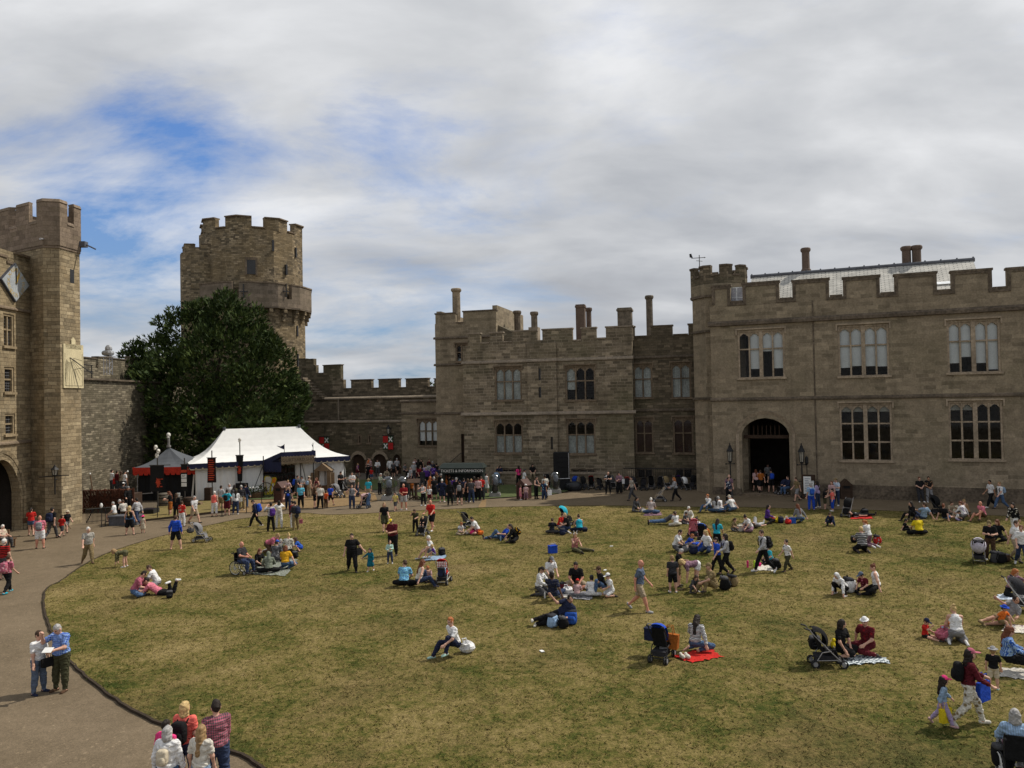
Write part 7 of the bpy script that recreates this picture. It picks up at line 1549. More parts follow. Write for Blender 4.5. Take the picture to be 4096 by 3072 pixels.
Q(519, 2140, 'wide', 180, 1.68, 'black:none', 'black:skirt', 'blond:long', 'blonde woman in black with a denim jacket round her waist')
b_ = G(519, 2140); mb = MB(); mb.ell(b_+V((0, .03, .95)), (.28, .22, .13), None, 12, 6); mb.ell(b_+V((-.12, .12, .80)), (.12, .1, .18)); mb.ell(b_+V((.14, .12, .80)), (.12, .1, .18)); tag(mb.build('denim_jacket', cmat('denim'), smooth=True), 'blue denim jacket tied round the blonde woman in black', 'jacket')
Q(572, 2132, 'stand', 178, 1.05, 'cream:dressnone', 'cream:skirt', 'hbrown:short', 'small girl in cream dress and bright pink sun hat', hat='sun:hot')
TZ = .62
Q(458, 2098, 'ledge', -82, 1.55, 'white:short', 'beige:shorts', 'greyh:short', 'grey-haired person in white T-shirt sitting on the trough end', w=1.1, spec={'drop': .72}, group=GS)
Q(474, 2092, 'ledge', 150, 1.62, 'black:short', 'black:long', 'greyh:short', 'grey-haired person in black sitting on the stone trough', spec={'drop': .74}, group=GS)
Q(494, 2092, 'ledge', -140, 1.6, 'offw:short', 'brown:long', 'hbrown:short', 'brown-haired person in pale top sitting beyond the trough', spec={'drop': .74}, group=GS)
Q(550, 2102, 'walk2', -110, 1.74, 'lgrey:long', 'ddenim:long', 'dark:short', 'man in pale shirt and dark trousers walking past the trough', group=GS)
Q(512, 2048, 'holdout', 60, 1.80, 'black:long', 'black:long', 'dark:short', 'costumed man all in black standing by the wattle fence', group=GS, hat='helmet:grey')
for x, lb, t, h_, hh in ((425, 'dark-haired person in white top behind the wattle fence', 'white:short', 'dark:short', 1.72), (436, 'small child in red and white top behind the wattle fence', 'red:short', 'hbrown:short', 1.35), (446, 'person in dark red behind the wattle fence', 'maroon:long', 'dark:short', 1.65), (463, 'brown-haired woman in beige top behind the wattle fence', 'beige:short', 'hbrown:long', 1.6), (477, 'person in white T-shirt last behind the wattle fence', 'white:short', 'dark:short', 1.6), (499, 'person in white cap beside the costumed man', 'dgrey:long', 'dark:short', 1.75)):
    p_ = G(x, 2030); person(x, 0, 'stand', 170+(x*37) % 60-30, hh, t, 'dgrey:long', h_, lb, group=GS, loc=V((p_.x, p_.y+.8, 1.0)) if x < 490 else V((p_.x, p_.y-.2, .1)), hat='cap:white' if x == 499 else None)
Q(703, 2200, 'wide', 176, 1.80, 'royal:long', 'black:shorts', 'hbrown:short', 'man in bright blue long-sleeved top and dark shorts seen from behind', w=1.1)
Q(728, 2106, 'stand', 170, 1.55, 'red/blob/cream:short', 'white:long', 'hbrown:short', 'person in red patterned top and white trousers behind the man in blue')
Q(683, 2064, 'phone', -80, 1.68, 'black:short', 'rust:skirt', 'auburn:long', 'long-haired woman in black top and rust skirt by the dark tent', group=GS)
Q(706, 2078, 'stand', 178, 1.70, 'black:long', 'black:long', 'hbrown:long', 'woman in long black clothes behind the man in blue', group=GS)
Q(777, 2091, 'walk', 62, 1.76, 'lgrey/hs2/white:short', 'beige:shorts', 'greyh:short', 'man in striped polo and beige shorts striding past the tents', w=1.15)
Q(858, 2066, 'stand', 175, 1.68, 'coral:none', 'white:three', 'whiteh:short', 'woman in coral vest and white cropped trousers at the queue', w=1.15, group=GS)
Q(884, 2042, 'stand', 168, 1.74, 'lgrey:short', 'khaki:shorts', 'dark:short', 'man in pale T-shirt with a dark sash strap in the queue', group=GS)
J = Q(909, 2061, 'hips', 172, 1.72, 'turq:short', 'maroon:skirt', 'dark:short', 'person in turquoise T-shirt and maroon skirt in the queue', group=GS); backpack(J, 'black', 'black rucksack on the person in turquoise T-shirt', .8)
Q(917, 2030, 'stand', 60, 1.72, 'lgrey:long', 'dgrey:long', 'greyh:short', 'grey-haired man in pale jacket at the head of the queue', group=GS)
J = Q(938, 2034, 'stand', 160, 1.68, 'olive:long', 'ddenim:long', 'dark:long', 'dark-haired woman with rucksack facing the menu board', group=GS); backpack(J, 'dgrey', 'dark grey rucksack before the menu board', .9)
Q(944, 2057, 'stand2', -165, 1.66, 'white:long', 'ddenim:long', 'dark:long', 'dark-haired woman in white jacket and jeans in the queue', group=GS)
bag(0, 0, 'tote', 'offw', 'white handbag on the arm of the woman in white jacket', .8, 20, loc=G(962, 2056)+V((0, 0, .85)))
Q(966, 2042, 'stand', -150, 1.76, 'char:long', 'khaki:long', 'greyh:short', 'grey-haired man in dark jacket at the end of the queue', group=GS)
Q(982, 2030, 'stand', 170, 1.70, 'navy:long', 'denim:long', 'dark:short', 'person in navy coat standing by the menu board edge', group=GS)
J = Q(1023, 2108, 'walk', -88, 1.74, 'navy:long', 'black:long', 'dark:short', 'man in navy with a bright blue rucksack walking left', spec={'head': (38, 0)}); backpack(J, 'royal', 'bright blue rucksack on the man walking left', 1.1)
J = Q(1084, 2129, 'photo', -138, 1.72, 'lgrey:long', 'black:long', 'dark:short', 'man in grey shirt raising a camera with a purple backpack'); backpack(J, 'purple', 'purple backpack on the man raising a camera', 1.0, 'purple')
J = Q(1117, 2114, 'photo', -160, 1.66, 'white:long', 'white:long', 'dark:bob', 'woman dressed all in white standing beside the photographer'); backpack(J, 'offw', 'white backpack on the woman dressed in white', .85, 'white')
J = Q(1183, 2123, 'cup', -125, 1.72, 'char:coat', 'khaki:long', 'dark:short', 'man in dark jacket and khaki trousers facing left', w=1.25); backpack(J, 'navy', 'dark blue rucksack on the man in dark jacket', .95)
Q(1172, 2112, 'stand', -110, 1.62, 'maroon:coat', 'white:long', 'dark:short', 'person in white trousers half hidden behind the man in dark jacket')
bag(0, 0, 'tote', 'rose', 'small red handbag hanging low behind the khaki trousers', .8, 10, loc=G(1201, 2118)+V((0, 0, .35)))
Q(1204, 2031, 'stand', 5, 1.66, 'turq/vs/sky:short', 'black:long', 'greyh:short', 'woman in turquoise top and black trousers walking from the shop', w=1.3, group=GS)
JM = Q(1153, 2041, 'walk', 12, 1.78, 'navy:short', 'navy:long', 'hbrown:short', 'man in navy carrying a small child on his shoulders', group=GS)
person(1153, 0, 'ride', 12, 1.0, 'gpink:short', 'beige:shorts', 'sandy:short', 'small child riding on the shoulders of a man in navy', group=GS, loc=G(1153, 2041)+V((0, .06, 1.50)), spec={'drop': .1, 'legs': None, 'L': (62, 14, 6, 4), 'R': (62, 14, 6, 4)})
bag(0, 0, 'pack', 'royal', 'small blue pouch on the chest of the man carrying a child', .55, 12, loc=G(1155, 2041)+V((.02, -.24, 1.0)), name='pouch')
Q(1259, 2031, 'phone', 100, 1.72, 'brown:short', 'black:shorts', 'hbrown:short', 'man in brown T-shirt and black shorts outside the shop', group=GS)
Q(1282, 2035, 'stand2', -170, 1.68, 'offw:short', 'black:long', 'hbrown:bun', 'woman in white top and black trousers outside the shop', w=1.15, group=GS)
Q(1304, 2031, 'stand', 160, 1.25, 'red/hs2/orange:short', 'brown:long', 'hbrown:short', 'child in red and orange striped top outside the shop', group=GS)
Q(1322, 2024, 'walk2', 170, 1.50, 'royal:short', 'black:shorts', 'dark:short', 'boy in bright blue T-shirt and black shorts outside the shop', group=GS)
J = Q(1188, 1992, 'walk', 90, 1.78, 'dgrey:short', 'dgrey:shorts', 'dark:short', 'man with a blue backpack entering the shop porch', group=GS); backpack(J, 'royal', 'blue backpack going into the shop porch', 1.0)
Q(1206, 1990, 'phone', 60, 1.70, 'grey:short', 'beige:shorts', 'hbrown:short', 'person in grey with a peaked cap at the porch table', group=GS, hat='cap:dgrey')
J = Q(1236, 1990, 'stand', 150, 1.66, 'beige:none', 'beige:long', 'dark:short', 'woman in beige with pale blue backpack by the porch pole', group=GS, hat='cap:cream'); backpack(J, 'ldenim', 'pale blue backpack by the porch pole', .8)
Q(1268, 1996, 'stand', -20, 1.64, 'maroon:none', 'beige:long', 'auburn:long', 'auburn-haired woman in front of the wooden hut', group=GS)
Q(1361, 1974, 'phone', 60, 1.80, 'black:short', 'black:long', 'dark:short', 'tall man in black behind the pushchair at the tent end', group=GS, w=1.2)
pushchair(1352, 1990, 60, 'dark pushchair with grey hood by the tall man in black', 'grey', 'dgrey', z=.01)
pushchair(1385, 1972, 100, 'black pushchair between the tall man and the man in white', 'black', 'black', z=.01)
Q(1410, 1976, 'cup', -10, 1.76, 'white:short', 'dgrey:long', 'hbrown:short', 'man in white T-shirt by the corner of the marquee', group=GS)
Q(1431, 1987, 'stand', -60, 1.68, 'olive:short', 'ddenim:long', 'dark:long', 'long-haired woman in dark top and jeans near the marquee corner', group=GS)
J = Q(1408, 2034, 'hips', 20, 1.66, 'grey:none', 'ddenim:long', 'hbrown:short', 'woman in grey tunic and dark leggings with a lime rucksack', w=1.25, group=GS); backpack(J, 'lime', 'black and lime rucksack on the woman in grey tunic', .75)
Q(1476, 2032, 'bend', -90, 1.68, 'gpink:short', 'denim:long', 'dark:short', 'woman in pale pink bending over a black pushchair', w=1.2, group=GS)
pushchair(1458, 2032, -100, 'black pushchair being tended by the bending woman in pink', 'black', 'black', s=.95, z=.01)
Q(1474, 2002, 'stand', 165, 1.64, 'turq:short', 'beige:long', 'sandy:short', 'woman in turquoise T-shirt and beige hat behind the bending woman', group=GS, hat='bucket:khaki')
Q(1519, 1977, 'phone', 70, 1.68, 'sage:long', 'black:long', 'greyh:short', 'person in pale green jacket and black trousers by the clear dome', group=GS)
Q(1583, 2044, 'walk', -30, 1.38, 'yellow/vs/cream:short', 'dgrey:shorts', 'dark:short', 'boy in pale yellow T-shirt and dark shorts on the path')
Q(1616, 2038, 'cup', 2, 1.76, 'dred:short', 'lgrey:shorts', 'none:bald', 'bald man in dark T-shirt and pale shorts holding a cup', w=1.15, skin='r', shoe='white', spec={'aL': (18, 10, 100, -35)})
Q(1645, 1992, 'stand', 20, 1.45, 'rust:short', 'brown:long', 'auburn:short', 'boy in rust-orange top by the wooden lectern', group=GF_)
Q(1694, 2022, 'tohead', -20, 1.58, 'lgrey/vs/white:none', 'black:long', 'hbrown:short', 'girl in striped top and black trousers with hands to her face')
Q(1722, 1996, 'stand', 175, 1.68, 'orange/blob/tan:dressnone', 'x', 'ginger:long', 'red-haired woman in orange sundress on the green', group=GF_)
Q(1718, 2010, 'stand', 5, 1.22, 'white/blob/black:short', 'maroon:shorts', 'sandy:short', 'small child in white top with a black square print')
Q(1738, 2000, 'stand2', -150, 1.72, 'black:dress', 'x', 'greyh:short', 'woman in a long black dress behind the orange sundress', group=GF_)
far = [(1477, 1897, 'stand', -10, 1.7, 'orange:none', 'grey:long', 'dark:short', 'person in orange top before the first arched door'), (1484, 1902, 'phone', -60, 1.72, 'gpink:short', 'dgrey:long', 'none:bald', 'bare-headed man in pink between the arched doors'),
 (1430, 1905, 'walk', 70, 1.35, 'red/hs2/blue:none', 'maroon:shorts', 'sandy:short', 'child in red striped vest walking by the first door'), (1486, 1921, 'stand', 178, 1.2, 'red:short', 'denim:shorts', 'dark:short', 'small child in red T-shirt and red cap by the far green'),
 (1474, 1920, 'stand', -170, 1.5, 'black:short', 'black:long', 'dark:short', 'person in black with a pale hat by the far green'), (1511, 1906, 'cup', 10, 1.66, 'white:long', 'dgrey:long', 'dark:short', 'person in white and black top before the second door'),
 (1561, 1906, 'stand2', 175, 1.78, 'white:coat', 'black:long', 'dark:short', 'person in long white shirt walking to the third door'), (1588, 1903, 'walk', 170, 1.76, 'lgrey:short', 'black:shorts', 'greyh:short', 'man in grey T-shirt and black shorts by the third door'),
 (1546, 1914, 'xsit', 20, 1.6, 'beige:long', 'dgrey:long', 'dark:short', 'person sitting on the paving below the quartered banner'), (1632, 1924, 'crouch', 150, 1.66, 'white:short', 'navy:long', 'dark:short', 'person in white T-shirt crouching on the far paving'),
 (1618, 1905, 'ledge', 60, 1.6, 'grey:short', 'black:long', 'dark:short', 'dark figure sitting against the lean-to wall'),
 (1656, 1920, 'stand', 20, 1.68, 'lgrey:short', 'dgrey:long', 'greyh:short', 'woman in white sun hat and pale top near the steps'), (1674, 1912, 'stand', 178, 1.8, 'black:short', 'maroon:long', 'dark:long', 'woman in black top and maroon trousers near the steps'),
 (1662, 1902, 'stand', 10, 1.7, 'gpink:short', 'grey:long', 'hbrown:short', 'person in pale pink by the lean-to window'), (1687, 1906, 'stand', -20, 1.68, 'black:none', 'black:long', 'dark:long', 'woman in black vest under the curtained window'),
 (1718, 1902, 'stand', 30, 1.62, 'maroon:long', 'dgrey:long', 'hbrown:short', 'person in dark red sitting up against the corner block'), (1701, 1934, 'stand2', 170, 1.64, 'lilac:short', 'grey:long', 'dark:short', 'person in lilac T-shirt in the far crowd'),
 (1706, 1952, 'stand', -172, 1.74, 'purple:long', 'black:long', 'greyh:short', 'man in deep purple top in the far crowd'), (1716, 1926, 'stand', 165, 1.7, 'black/vs/white:short', 'black:long', 'dark:short', 'person in black and white striped shirt in the far crowd'),
 (1732, 1920, 'stand2', -160, 1.74, 'navy:short', 'dgrey:long', 'greyh:short', 'grey-haired man in navy near the foot of the steps'), (1734, 1938, 'stand', 172, 1.7, 'purple/blob/lilac:short', 'navy:long', 'dark:short', 'person in patterned purple shirt in the far crowd'),
 (1747, 1930, 'stand', -170, 1.74, 'black:long', 'black:long', 'dark:short', 'man in black by the kiosk corner'), (1763, 1962, 'stand', 170, 1.66, 'dgrey:short', 'black:long', 'dark:bob', 'dark-haired woman in grey behind the blue tabard')]
for a in far: Q(*a, group=GF_, z=.014, hat=('sun:white' if 'white sun hat' in a[8] else 'cap:red' if 'red cap' in a[8] else 'sun:offw' if 'pale hat' in a[8] else None), spec={'lean': 55} if False else None)
J = Q(1574, 1909, 'stand', 178, 1.5, 'dgrey:short', 'black:shorts', 'dark:short', 'boy in dark grey between the second and third doors', group=GF_)
kq = [(1769, 2008, 'hips', 175, 1.66, 'navy:coat', 'navy:skirt', 'whiteh:short', 'woman in blue tabard and bare legs at the left of the kiosk queue'), (1801, 2020, 'stand', -168, 1.70, 'black:long', 'black:long', 'dark:bob', 'woman all in black with boots in the kiosk queue'),
 (1826, 2008, 'stand', 175, 1.76, 'black:long', 'dgrey:long', 'greyh:short', 'man in black with flat grey cap in the kiosk queue'), (1840, 2020, 'stand2', 170, 1.74, 'black:short', 'black:shorts', 'dark:short', 'man in black with navy cap and grey rucksack in the kiosk queue'),
 (1873, 2008, 'stand', 178, 1.68, 'black:none', 'black:long', 'hbrown:long', 'long-haired woman in black vest in the kiosk queue'), (1898, 1998, 'stand', 165, 1.7, 'maroon/blob/tan:short', 'black:long', 'dark:bob', 'woman in patterned dark red top near the kiosk counter'),
 (1914, 2002, 'stand', 172, 1.68, 'gpink:short', 'black:long', 'hbrown:short', 'person in pale pink top beside the red polo shirt'), (1926, 2000, 'phone', 170, 1.74, 'red:short', 'char:long', 'hbrown:short', 'man in red polo shirt and dark trousers at the kiosk'),
 (1786, 1990, 'stand', 170, 1.7, 'rust:none', 'black:long', 'auburn:bob', 'red-haired woman in rust top at the kiosk counter'), (1799, 1990, 'stand', 175, 1.72, 'black:short', 'black:long', 'hbrown:short', 'person in black at the left end of the kiosk counter'),
 (1936, 1972, 'stand', 160, 1.74, 'black/blob/white:short', 'grey:long', 'dark:short', 'person in white and black patterned shirt behind the kiosk end'), (1945, 1974, 'stand', 150, 1.6, 'white:dressnone', 'x', 'dark:short', 'girl in white dress at the right end of the kiosk'),
 (1856, 2000, 'stand', 178, 1.6, 'navy:short', 'black:long', 'dark:short', 'shorter person in navy squeezed into the kiosk queue')]
for a in kq:
    J = Q(*a, group='people queuing at the ticket kiosk', hat='cap:grey' if 'grey cap' in a[8] else ('cap:navy' if 'navy cap' in a[8] else None), shoe='white' if a[0] in (1769, 1873, 1826) else None)
    if 'rucksack' in a[8]: backpack(J, 'grey', 'grey rucksack in the middle of the kiosk queue', .95)
for a in ((1757, 1946, 'stand', 175, 1.7, 'navy:long', 'black:long', 'dark:short', 'person in navy jacket between the crowd and the kiosk'), (1748, 1972, 'phone', -150, 1.66, 'brown:short', 'ddenim:long', 'auburn:bob', 'auburn-haired woman in brown top left of the kiosk'), (1690, 1958, 'stand', 160, 1.72, 'char:long', 'dgrey:long', 'dark:short', 'man in charcoal jacket behind the orange sundress'), (1680, 1938, 'stand2', 40, 1.62, 'dred:short', 'black:long', 'dark:long', 'woman in dark red top in the far crowd'), (1645, 1946, 'stand', -60, 1.7, 'lgrey:short', 'navy:long', 'greyh:short', 'grey-haired person in pale top behind the lectern'),
          (1812, 1996, 'stand', 172, 1.62, 'purple:short', 'black:long', 'dark:short', 'person in purple top squeezed into the kiosk queue'), (1886, 2012, 'stand2', 176, 1.72, 'dgrey:short', 'ddenim:long', 'sandy:short', 'sandy-haired man in dark grey near the kiosk counter'), (1765, 1982, 'stand', 178, 1.7, 'black:long', 'black:long', 'greyh:short', 'grey-haired man in black behind the blue tabard'), (1908, 1988, 'phone', 160, 1.66, 'olive:short', 'black:long', 'dark:bob', 'dark-haired woman in olive top at the kiosk counter')): Q(*a, group=GF_)
Q(2000, 1937, 'tohead', 10, 1.66, 'navy:long', 'ddenim:long', 'dark:long', 'woman in navy leaning by the basement window', group=GF_, z=.014)
pushchair(1992, 1940, 30, 'pale blue pushchair beside the woman in navy', 'ldenim', 'ldenim', z=.014)
Q(2076, 1945, 'stand2', -140, 1.74, 'hot:short', 'black:long', 'dark:long', 'woman in hot pink top with a yellow sash by the basement windows', group=GF_, z=.014)
Q(2106, 1932, 'stand', -170, 1.66, 'black:short', 'grey:long', 'dark:short', 'boy in black T-shirt beside the hot pink top', group=GF_, z=.014)
Q(2135, 1934, 'ledge', 0, 1.66, 'black:short', 'beige:long', 'dark:long', 'woman in black top and beige trousers sitting on the ledge', group=GF_, spec={'drop': 1.05}, w=1.2, loc=BF.P(BF.uz(2135, 1900)[0], 0, .45))
Q(2097, 1958, 'walk', 100, 1.70, 'white:short', 'grey:long', 'hbrown:short', 'man in white T-shirt and cap behind the wooden bin', group=GF_, z=.014, hat='cap:dgrey')
Q(2082, 1999, 'stand', 100, 1.10, 'pink:dressnone', 'x', 'hbrown:short', 'little girl in pink dress beside the wooden bin', group=GF_, shoe='white')
Q(2104, 2000, 'stand', 176, 1.18, 'gpink:short', 'mauve:three', 'hbrown:short', 'toddler in pale pink with white sun hat at the wooden bin', group=GF_, hat='sun:white')
Q(2145, 1996, 'cup', 55, 1.66, 'char:none', 'black:long', 'dark:short', 'woman in black vest and black leggings near the bin', group=GF_)
Q(2182, 1994, 'stand', -160, 1.72, 'offw:short', 'black:long', 'dark:short', 'man in cream T-shirt carrying a white shopping bag', group=GF_, skin='t')
Q(2176, 1998, 'stand', 10, 1.45, 'navy/blob/sky:short', 'ddenim:long', 'dark:short', 'boy in navy printed top in front of the cream T-shirt', group=GF_, skin='t')
bag(0, 0, 'shop', 'white', 'white shopping bag held by the man in cream T-shirt', 1.0, 25, loc=G(2198, 1996)+V((0, 0, .28)))
pushchair(2190, 1948, 10, 'black folded-back pushchair against the pilaster', 'black', 'black', z=.014)
Q(2433, 1975, 'phone', -10, 1.72, 'black/blob/white:short', 'black:long', 'none:bald', 'man in black polo with white sleeves near the pushchair row', w=1.15)
Q(2478, 1975, 'cup', -20, 1.64, 'mauve:long', 'black:longskirt', 'dark:bob', 'woman in mauve cardigan and black skirt with a white bag', w=1.1)
bag(0, 0, 'shop', 'white', 'white carrier bag hanging from the woman in mauve', 1.0, 10, loc=G(2490, 1972)+V((0, 0, .72)))
Q(2530, 2002, 'walk', -75, 1.74, 'offw/vs/brown:short', 'dgrey:long', 'dark:short', 'man in white and brown striped shirt walking past the pushchairs')
Q(2704, 2004, 'push', -90, 1.68, 'lgrey/vs/grey:long', 'black:long', 'ginger:long', 'red-haired woman in grey smock pushing a pushchair left')
pushchair(2640, 2006, -90, 'grey pushchair being pushed left along the shaded path', 'grey', 'beige', 'grey', s=1.05, z=.006, hooded=False)
cols = ['black', 'red', 'char', 'grey', 'navy', 'dgrey', 'black', 'purple', 'black', 'lgrey', 'black', 'red', 'navy', 'black', 'olive', 'dgrey']
lab = ['black parked pushchair with pale frame', 'bright red-hooded parked pushchair by the bay corner', 'charcoal parked pushchair', 'grey parked pushchair', 'navy parked pushchair']
xs = [2296, 2336, 2366, 2400, 2450, 2508, 2538, 2574, 2606, 2640, 2668, 2716, 2744, 2772, 2800, 2828, 2850]
hc = ['royal', 'black', 'red', 'black', 'dgrey', 'coral', 'char', 'dgrey', 'black', 'grey', 'khaki', 'purple', 'white', 'black', 'cream', 'red', 'black']
lb = ['parked pushchair with bright blue hood right of the speaker tower', 'black parked pushchair right of the blue-hooded one', 'parked pushchair with dull red hood left of the bay corner', 'large black parked pushchair at the bay corner', 'dark grey parked pushchair behind the man in black polo', 'parked pushchair with coral pink hood at the end of the iron rail', 'charcoal parked pushchair after the coral one', 'tall dark grey parked pushchair against the iron rail', 'tall black parked pushchair standing forward of the rail', 'parked pushchair with grey bag on its back', 'parked pushchair with khaki hood behind the pushing woman', 'parked pushchair with purple hood under the brown shutters', 'black parked pushchair draped with a white cloth', 'black parked pushchair between the white cloth and cream bag', 'parked pushchair hung with a cream bag', 'parked pushchair with red hood near the hall corner', 'black parked pushchair tucked against the hall corner']
for i, (x, c) in enumerate(zip(xs, hc)): pushchair(x, 1953+(i*5) % 9, (-35, 20, 170, 150, 10, 175, 30, 180, 165, 185, 10, 160, 20, -30, 178, 170, 60)[i], lb[i], c, 'char' if i % 2 else 'black', ('grey', 'black')[i % 2], .92+.05*(i % 3), 'pushchairs parked along the wall', z=.006)
Q(2919, 2000, 'stand', -30, 1.78, 'mauve:short', 'dgrey:long', 'none:bald', 'bald man in grey shirt by the left lamp standard')
Q(2914, 2006, 'stand2', 40, 1.66, 'navy/blob/white:coat', 'black:long', 'dark:short', 'woman in blue and white patterned tunic by the left lamp', w=1.2)
ent = [(3020, 1958, 'walk', 175, 1.70, 'gpink:short', 'black:shorts', 'auburn:long', 'woman in pink top and black shorts walking into the arch'), (3039, 1962, 'walk2', 178, 1.66, 'rust:short', 'black:skirt', 'hbrown:short', 'woman in rust top walking into the arch'), (3081, 1966, 'stand2', 180, 1.74, 'dgrey:short', 'black:shorts', 'dark:short', 'person with a blue rucksack entering the arch')]
for a in ent:
    p_ = HL.P(HL.uz(a[0], 1960)[0], .15, -.9); J = person(a[0], 0, *a[2:], group='people in the arch', loc=p_)
    if 'rucksack' in a[8]: backpack(J, 'royal', 'blue rucksack on the person entering the arch', .95)
p_ = HL.P(HL.uz(3045, 1900)[0], .15, -5); person(0, 0, 'stand', 0, 1.75, 'lgrey:short', 'black:long', 'dark:short', 'dim figure in pale top deep inside the arch', group='people in the arch', loc=p_)
p_ = HL.P(HL.uz(3152, 1960)[0], .15, .1); person(0, 0, 'chair', -70, 1.7, 'navy:long', 'denim:long', 'dark:short', 'person in jeans crouched at the right jamb of the arch', group='people in the arch', loc=p_)
p_ = HL.P(HL.uz(3128, 1960)[0], .15, -.1); pushchair(0, 0, -80, 'dark pushchair at the right side of the arch', 'navy', 'black', 'grey', 1.0, loc=p_)
Q(3190, 2004, 'walk', -80, 1.68, 'khaki:short', 'grey:shorts', 'hbrown:short', 'person in grey shorts striding left past the notice board')
J = L(3246, 2042, 'stand', 178, 1.70, 'lblue:short', 'royal:long', 'greyh:short', 'person in blue trousers and pale top with a blue backpack', group=GE); backpack(J, 'blue', 'blue backpack in front of the notice board', .9)
Q(3272, 2030, 'stand2', -140, 1.70, 'lilac:long', 'ddenim:long', 'dark:long', 'woman in pale lilac top and jeans by the notice board')
Q(3300, 2038, 'phone', 60, 1.42, 'black:short', 'dolive:shorts', 'dark:long', 'girl in dark dress facing the orange T-shirt', group=GE)
L(3332, 2044, 'holdout', -100, 1.45, 'coral:short', 'royal:three', 'dark:short', 'child in neon orange T-shirt and blue leggings', group=GE, shoe='white')
Q(3348, 2022, 'cup', -60, 1.78, 'lblue/vs/white:short', 'ddenim:long', 'hbrown:short', 'tall man in pale blue shirt and cap by the hall', hat='cap:khaki')
Q(3330, 2024, 'stand', -50, 1.62, 'gpink:short', 'dgrey:long', 'auburn:long', 'auburn-haired woman beside the tall man in blue shirt')
person(0, 0, 'leanwall', -8, 1.66, 'black:short', 'char:long', 'auburn:short', 'person in black leaning on the hall wall with clasped hands', w=1.35, group='pair leaning on the hall wall', loc=HL.P(HL.uz(3678, 2000)[0], 0, .55), shoe='white')
person(0, 0, 'leanwall', -10, 1.70, 'black/blob/tan:short', 'grey:long', 'dark:short', 'curly-haired boy in black T-shirt leaning on the hall wall', skin='t', group='pair leaning on the hall wall', loc=HL.P(HL.uz(3714, 2000)[0], 0, .55), shoe='white')
Q(3966, 2032, 'walk', -88, 1.76, 'white:short', 'black:long', 'dark:short', 'man in white T-shirt and black trousers walking left by the hall', skin='t')
J = Q(4004, 2036, 'walk2', -85, 1.70, 'white:short', 'denim:long', 'sandy:short', 'woman in white top and jeans with pale rucksack by the hall'); backpack(J, 'ldenim', 'pale blue rucksack walking along the hall wall', .9)
L(504, 2267, 'bend', -80, 1.38, 'olive:long', 'olive:briefs', 'sandy:long', 'girl in olive top bending down to touch the grass', group=GP, shoe='white')
L(536, 2385, 'xsit2', 105, 1.76, 'rose:short', 'denim:long', 'dark:short', 'young man in rose-pink T-shirt and jeans bending over the rucksack')
L(640, 2378, 'prone', -84, 1.78, 'pink:short', 'black:long', 'dark:short', 'man in light pink shirt lying on his front with feet up', shoe='white')
L(632, 2350, 'xsit2', -80, 1.70, 'white:short', 'grey:long', 'hbrown:short', 'person in white T-shirt sitting behind the lying man')
bag(575, 2370, 'pack', 'maroon', 'maroon and grey rucksack between the two men in pink', 1.1, 40); bag(678, 2392, 'pack', 'black', 'small black shoulder bag on the lying man in pink', .7, 20)
pushchair(803, 2168, 88, 'grey pram with silver frame standing alone on the lawn', 'grey', 'grey', 'grey', .98, big=True, hooded=True)
bag(0, 0, 'sack', 'dgrey', 'dark changing bag hanging from the grey pram handle', .9, 0, loc=G(762, 2160)+V((0, 0, .38)), name='changing_bag')
wc = G(968, 2296, LZ); wheelchair(wc, 70, 'wheelchair with an elderly man parked at the picnic group')
person(0, 0, 'chair', 70, 1.72, 'char:short', 'ddenim:long', 'greyh:bald', 'elderly man in dark waistcoat sitting in a wheelchair', w=1.25, skin='r', group=GL, loc=wc, spec={'drop': .61})
L(1028, 2278, 'xsit', 60, 1.62, 'black:short', 'black:long', 'auburn:long', 'auburn-haired girl in black beside the wheelchair')
L(1076, 2296, 'xsit', -160, 1.60, 'sage:long', 'black:long', 'greyh:short', 'person in grey-green hooded jacket seen from behind', hat='hood:sage')
L(1142, 2280, 'sidesit2', -170, 1.62, 'mustard:short', 'denim:long', 'auburn:bob', 'woman in mustard yellow T-shirt and jeans in the picnic group', w=1.1)
L(1100, 2250, 'xsit', 170, 1.70, 'dgrey/blob/grey:short', 'dgrey:long', 'dark:short', 'man in dark grey shirt with blue cap in the picnic group', w=1.2, hat='cap:blue')
L(1152, 2222, 'sidesit', 172, 1.66, 'offw/blob/black:long', 'black:long', 'blond:bun', 'blonde woman in black and white patterned top in the picnic group', w=1.15)
L(1070, 2212, 'kneelbend', 80, 1.76, 'rose:short', 'brown:long', 'sandy:short', 'man in wine-red T-shirt kneeling and leaning over the picnic', w=1.15, spec={'aL': (60, 10, 62, 4), 'aR': (60, 10, 62, 4)})
L(1112, 2222, 'xsit', 150, 1.3, 'grey:short', 'dgrey:long', 'greyh:short', 'child in grey beanie between the picnickers')
L(1205, 2204, 'crouch', -70, 1.28, 'blue:short', 'royal:shorts', 'hbrown:long', 'girl in blue top crouching at the end of the picnic')
blanket([(1010, 2298), (1140, 2306), (1190, 2240), (1060, 2226)], cmat('sage/dot/lgrey'), 'grey-green picnic rug under the group by the wheelchair', 1); bag(1180, 2232, 'pack', 'black', 'black bag lying beside the patterned top picnicker', .8, 70)
L(1409, 2286, 'handL', 12, 1.68, 'black:short', 'black:long', 'dark:short', 'large woman in black holding a small girl by the hand', w=1.45, group=GP)
bag(0, 0, 'tote', 'black', 'black shoulder bag on the arm of the large woman in black', 1.0, 60, loc=G(1432, 2284)+V((.05, -.05, .72)), name='shoulder_bag')
L(1482, 2284, 'handR', -12, 1.02, 'teal:dresslong', 'x', 'dark:bob', 'small girl in teal dress with dark hair walking', group=GP, shoe='white')
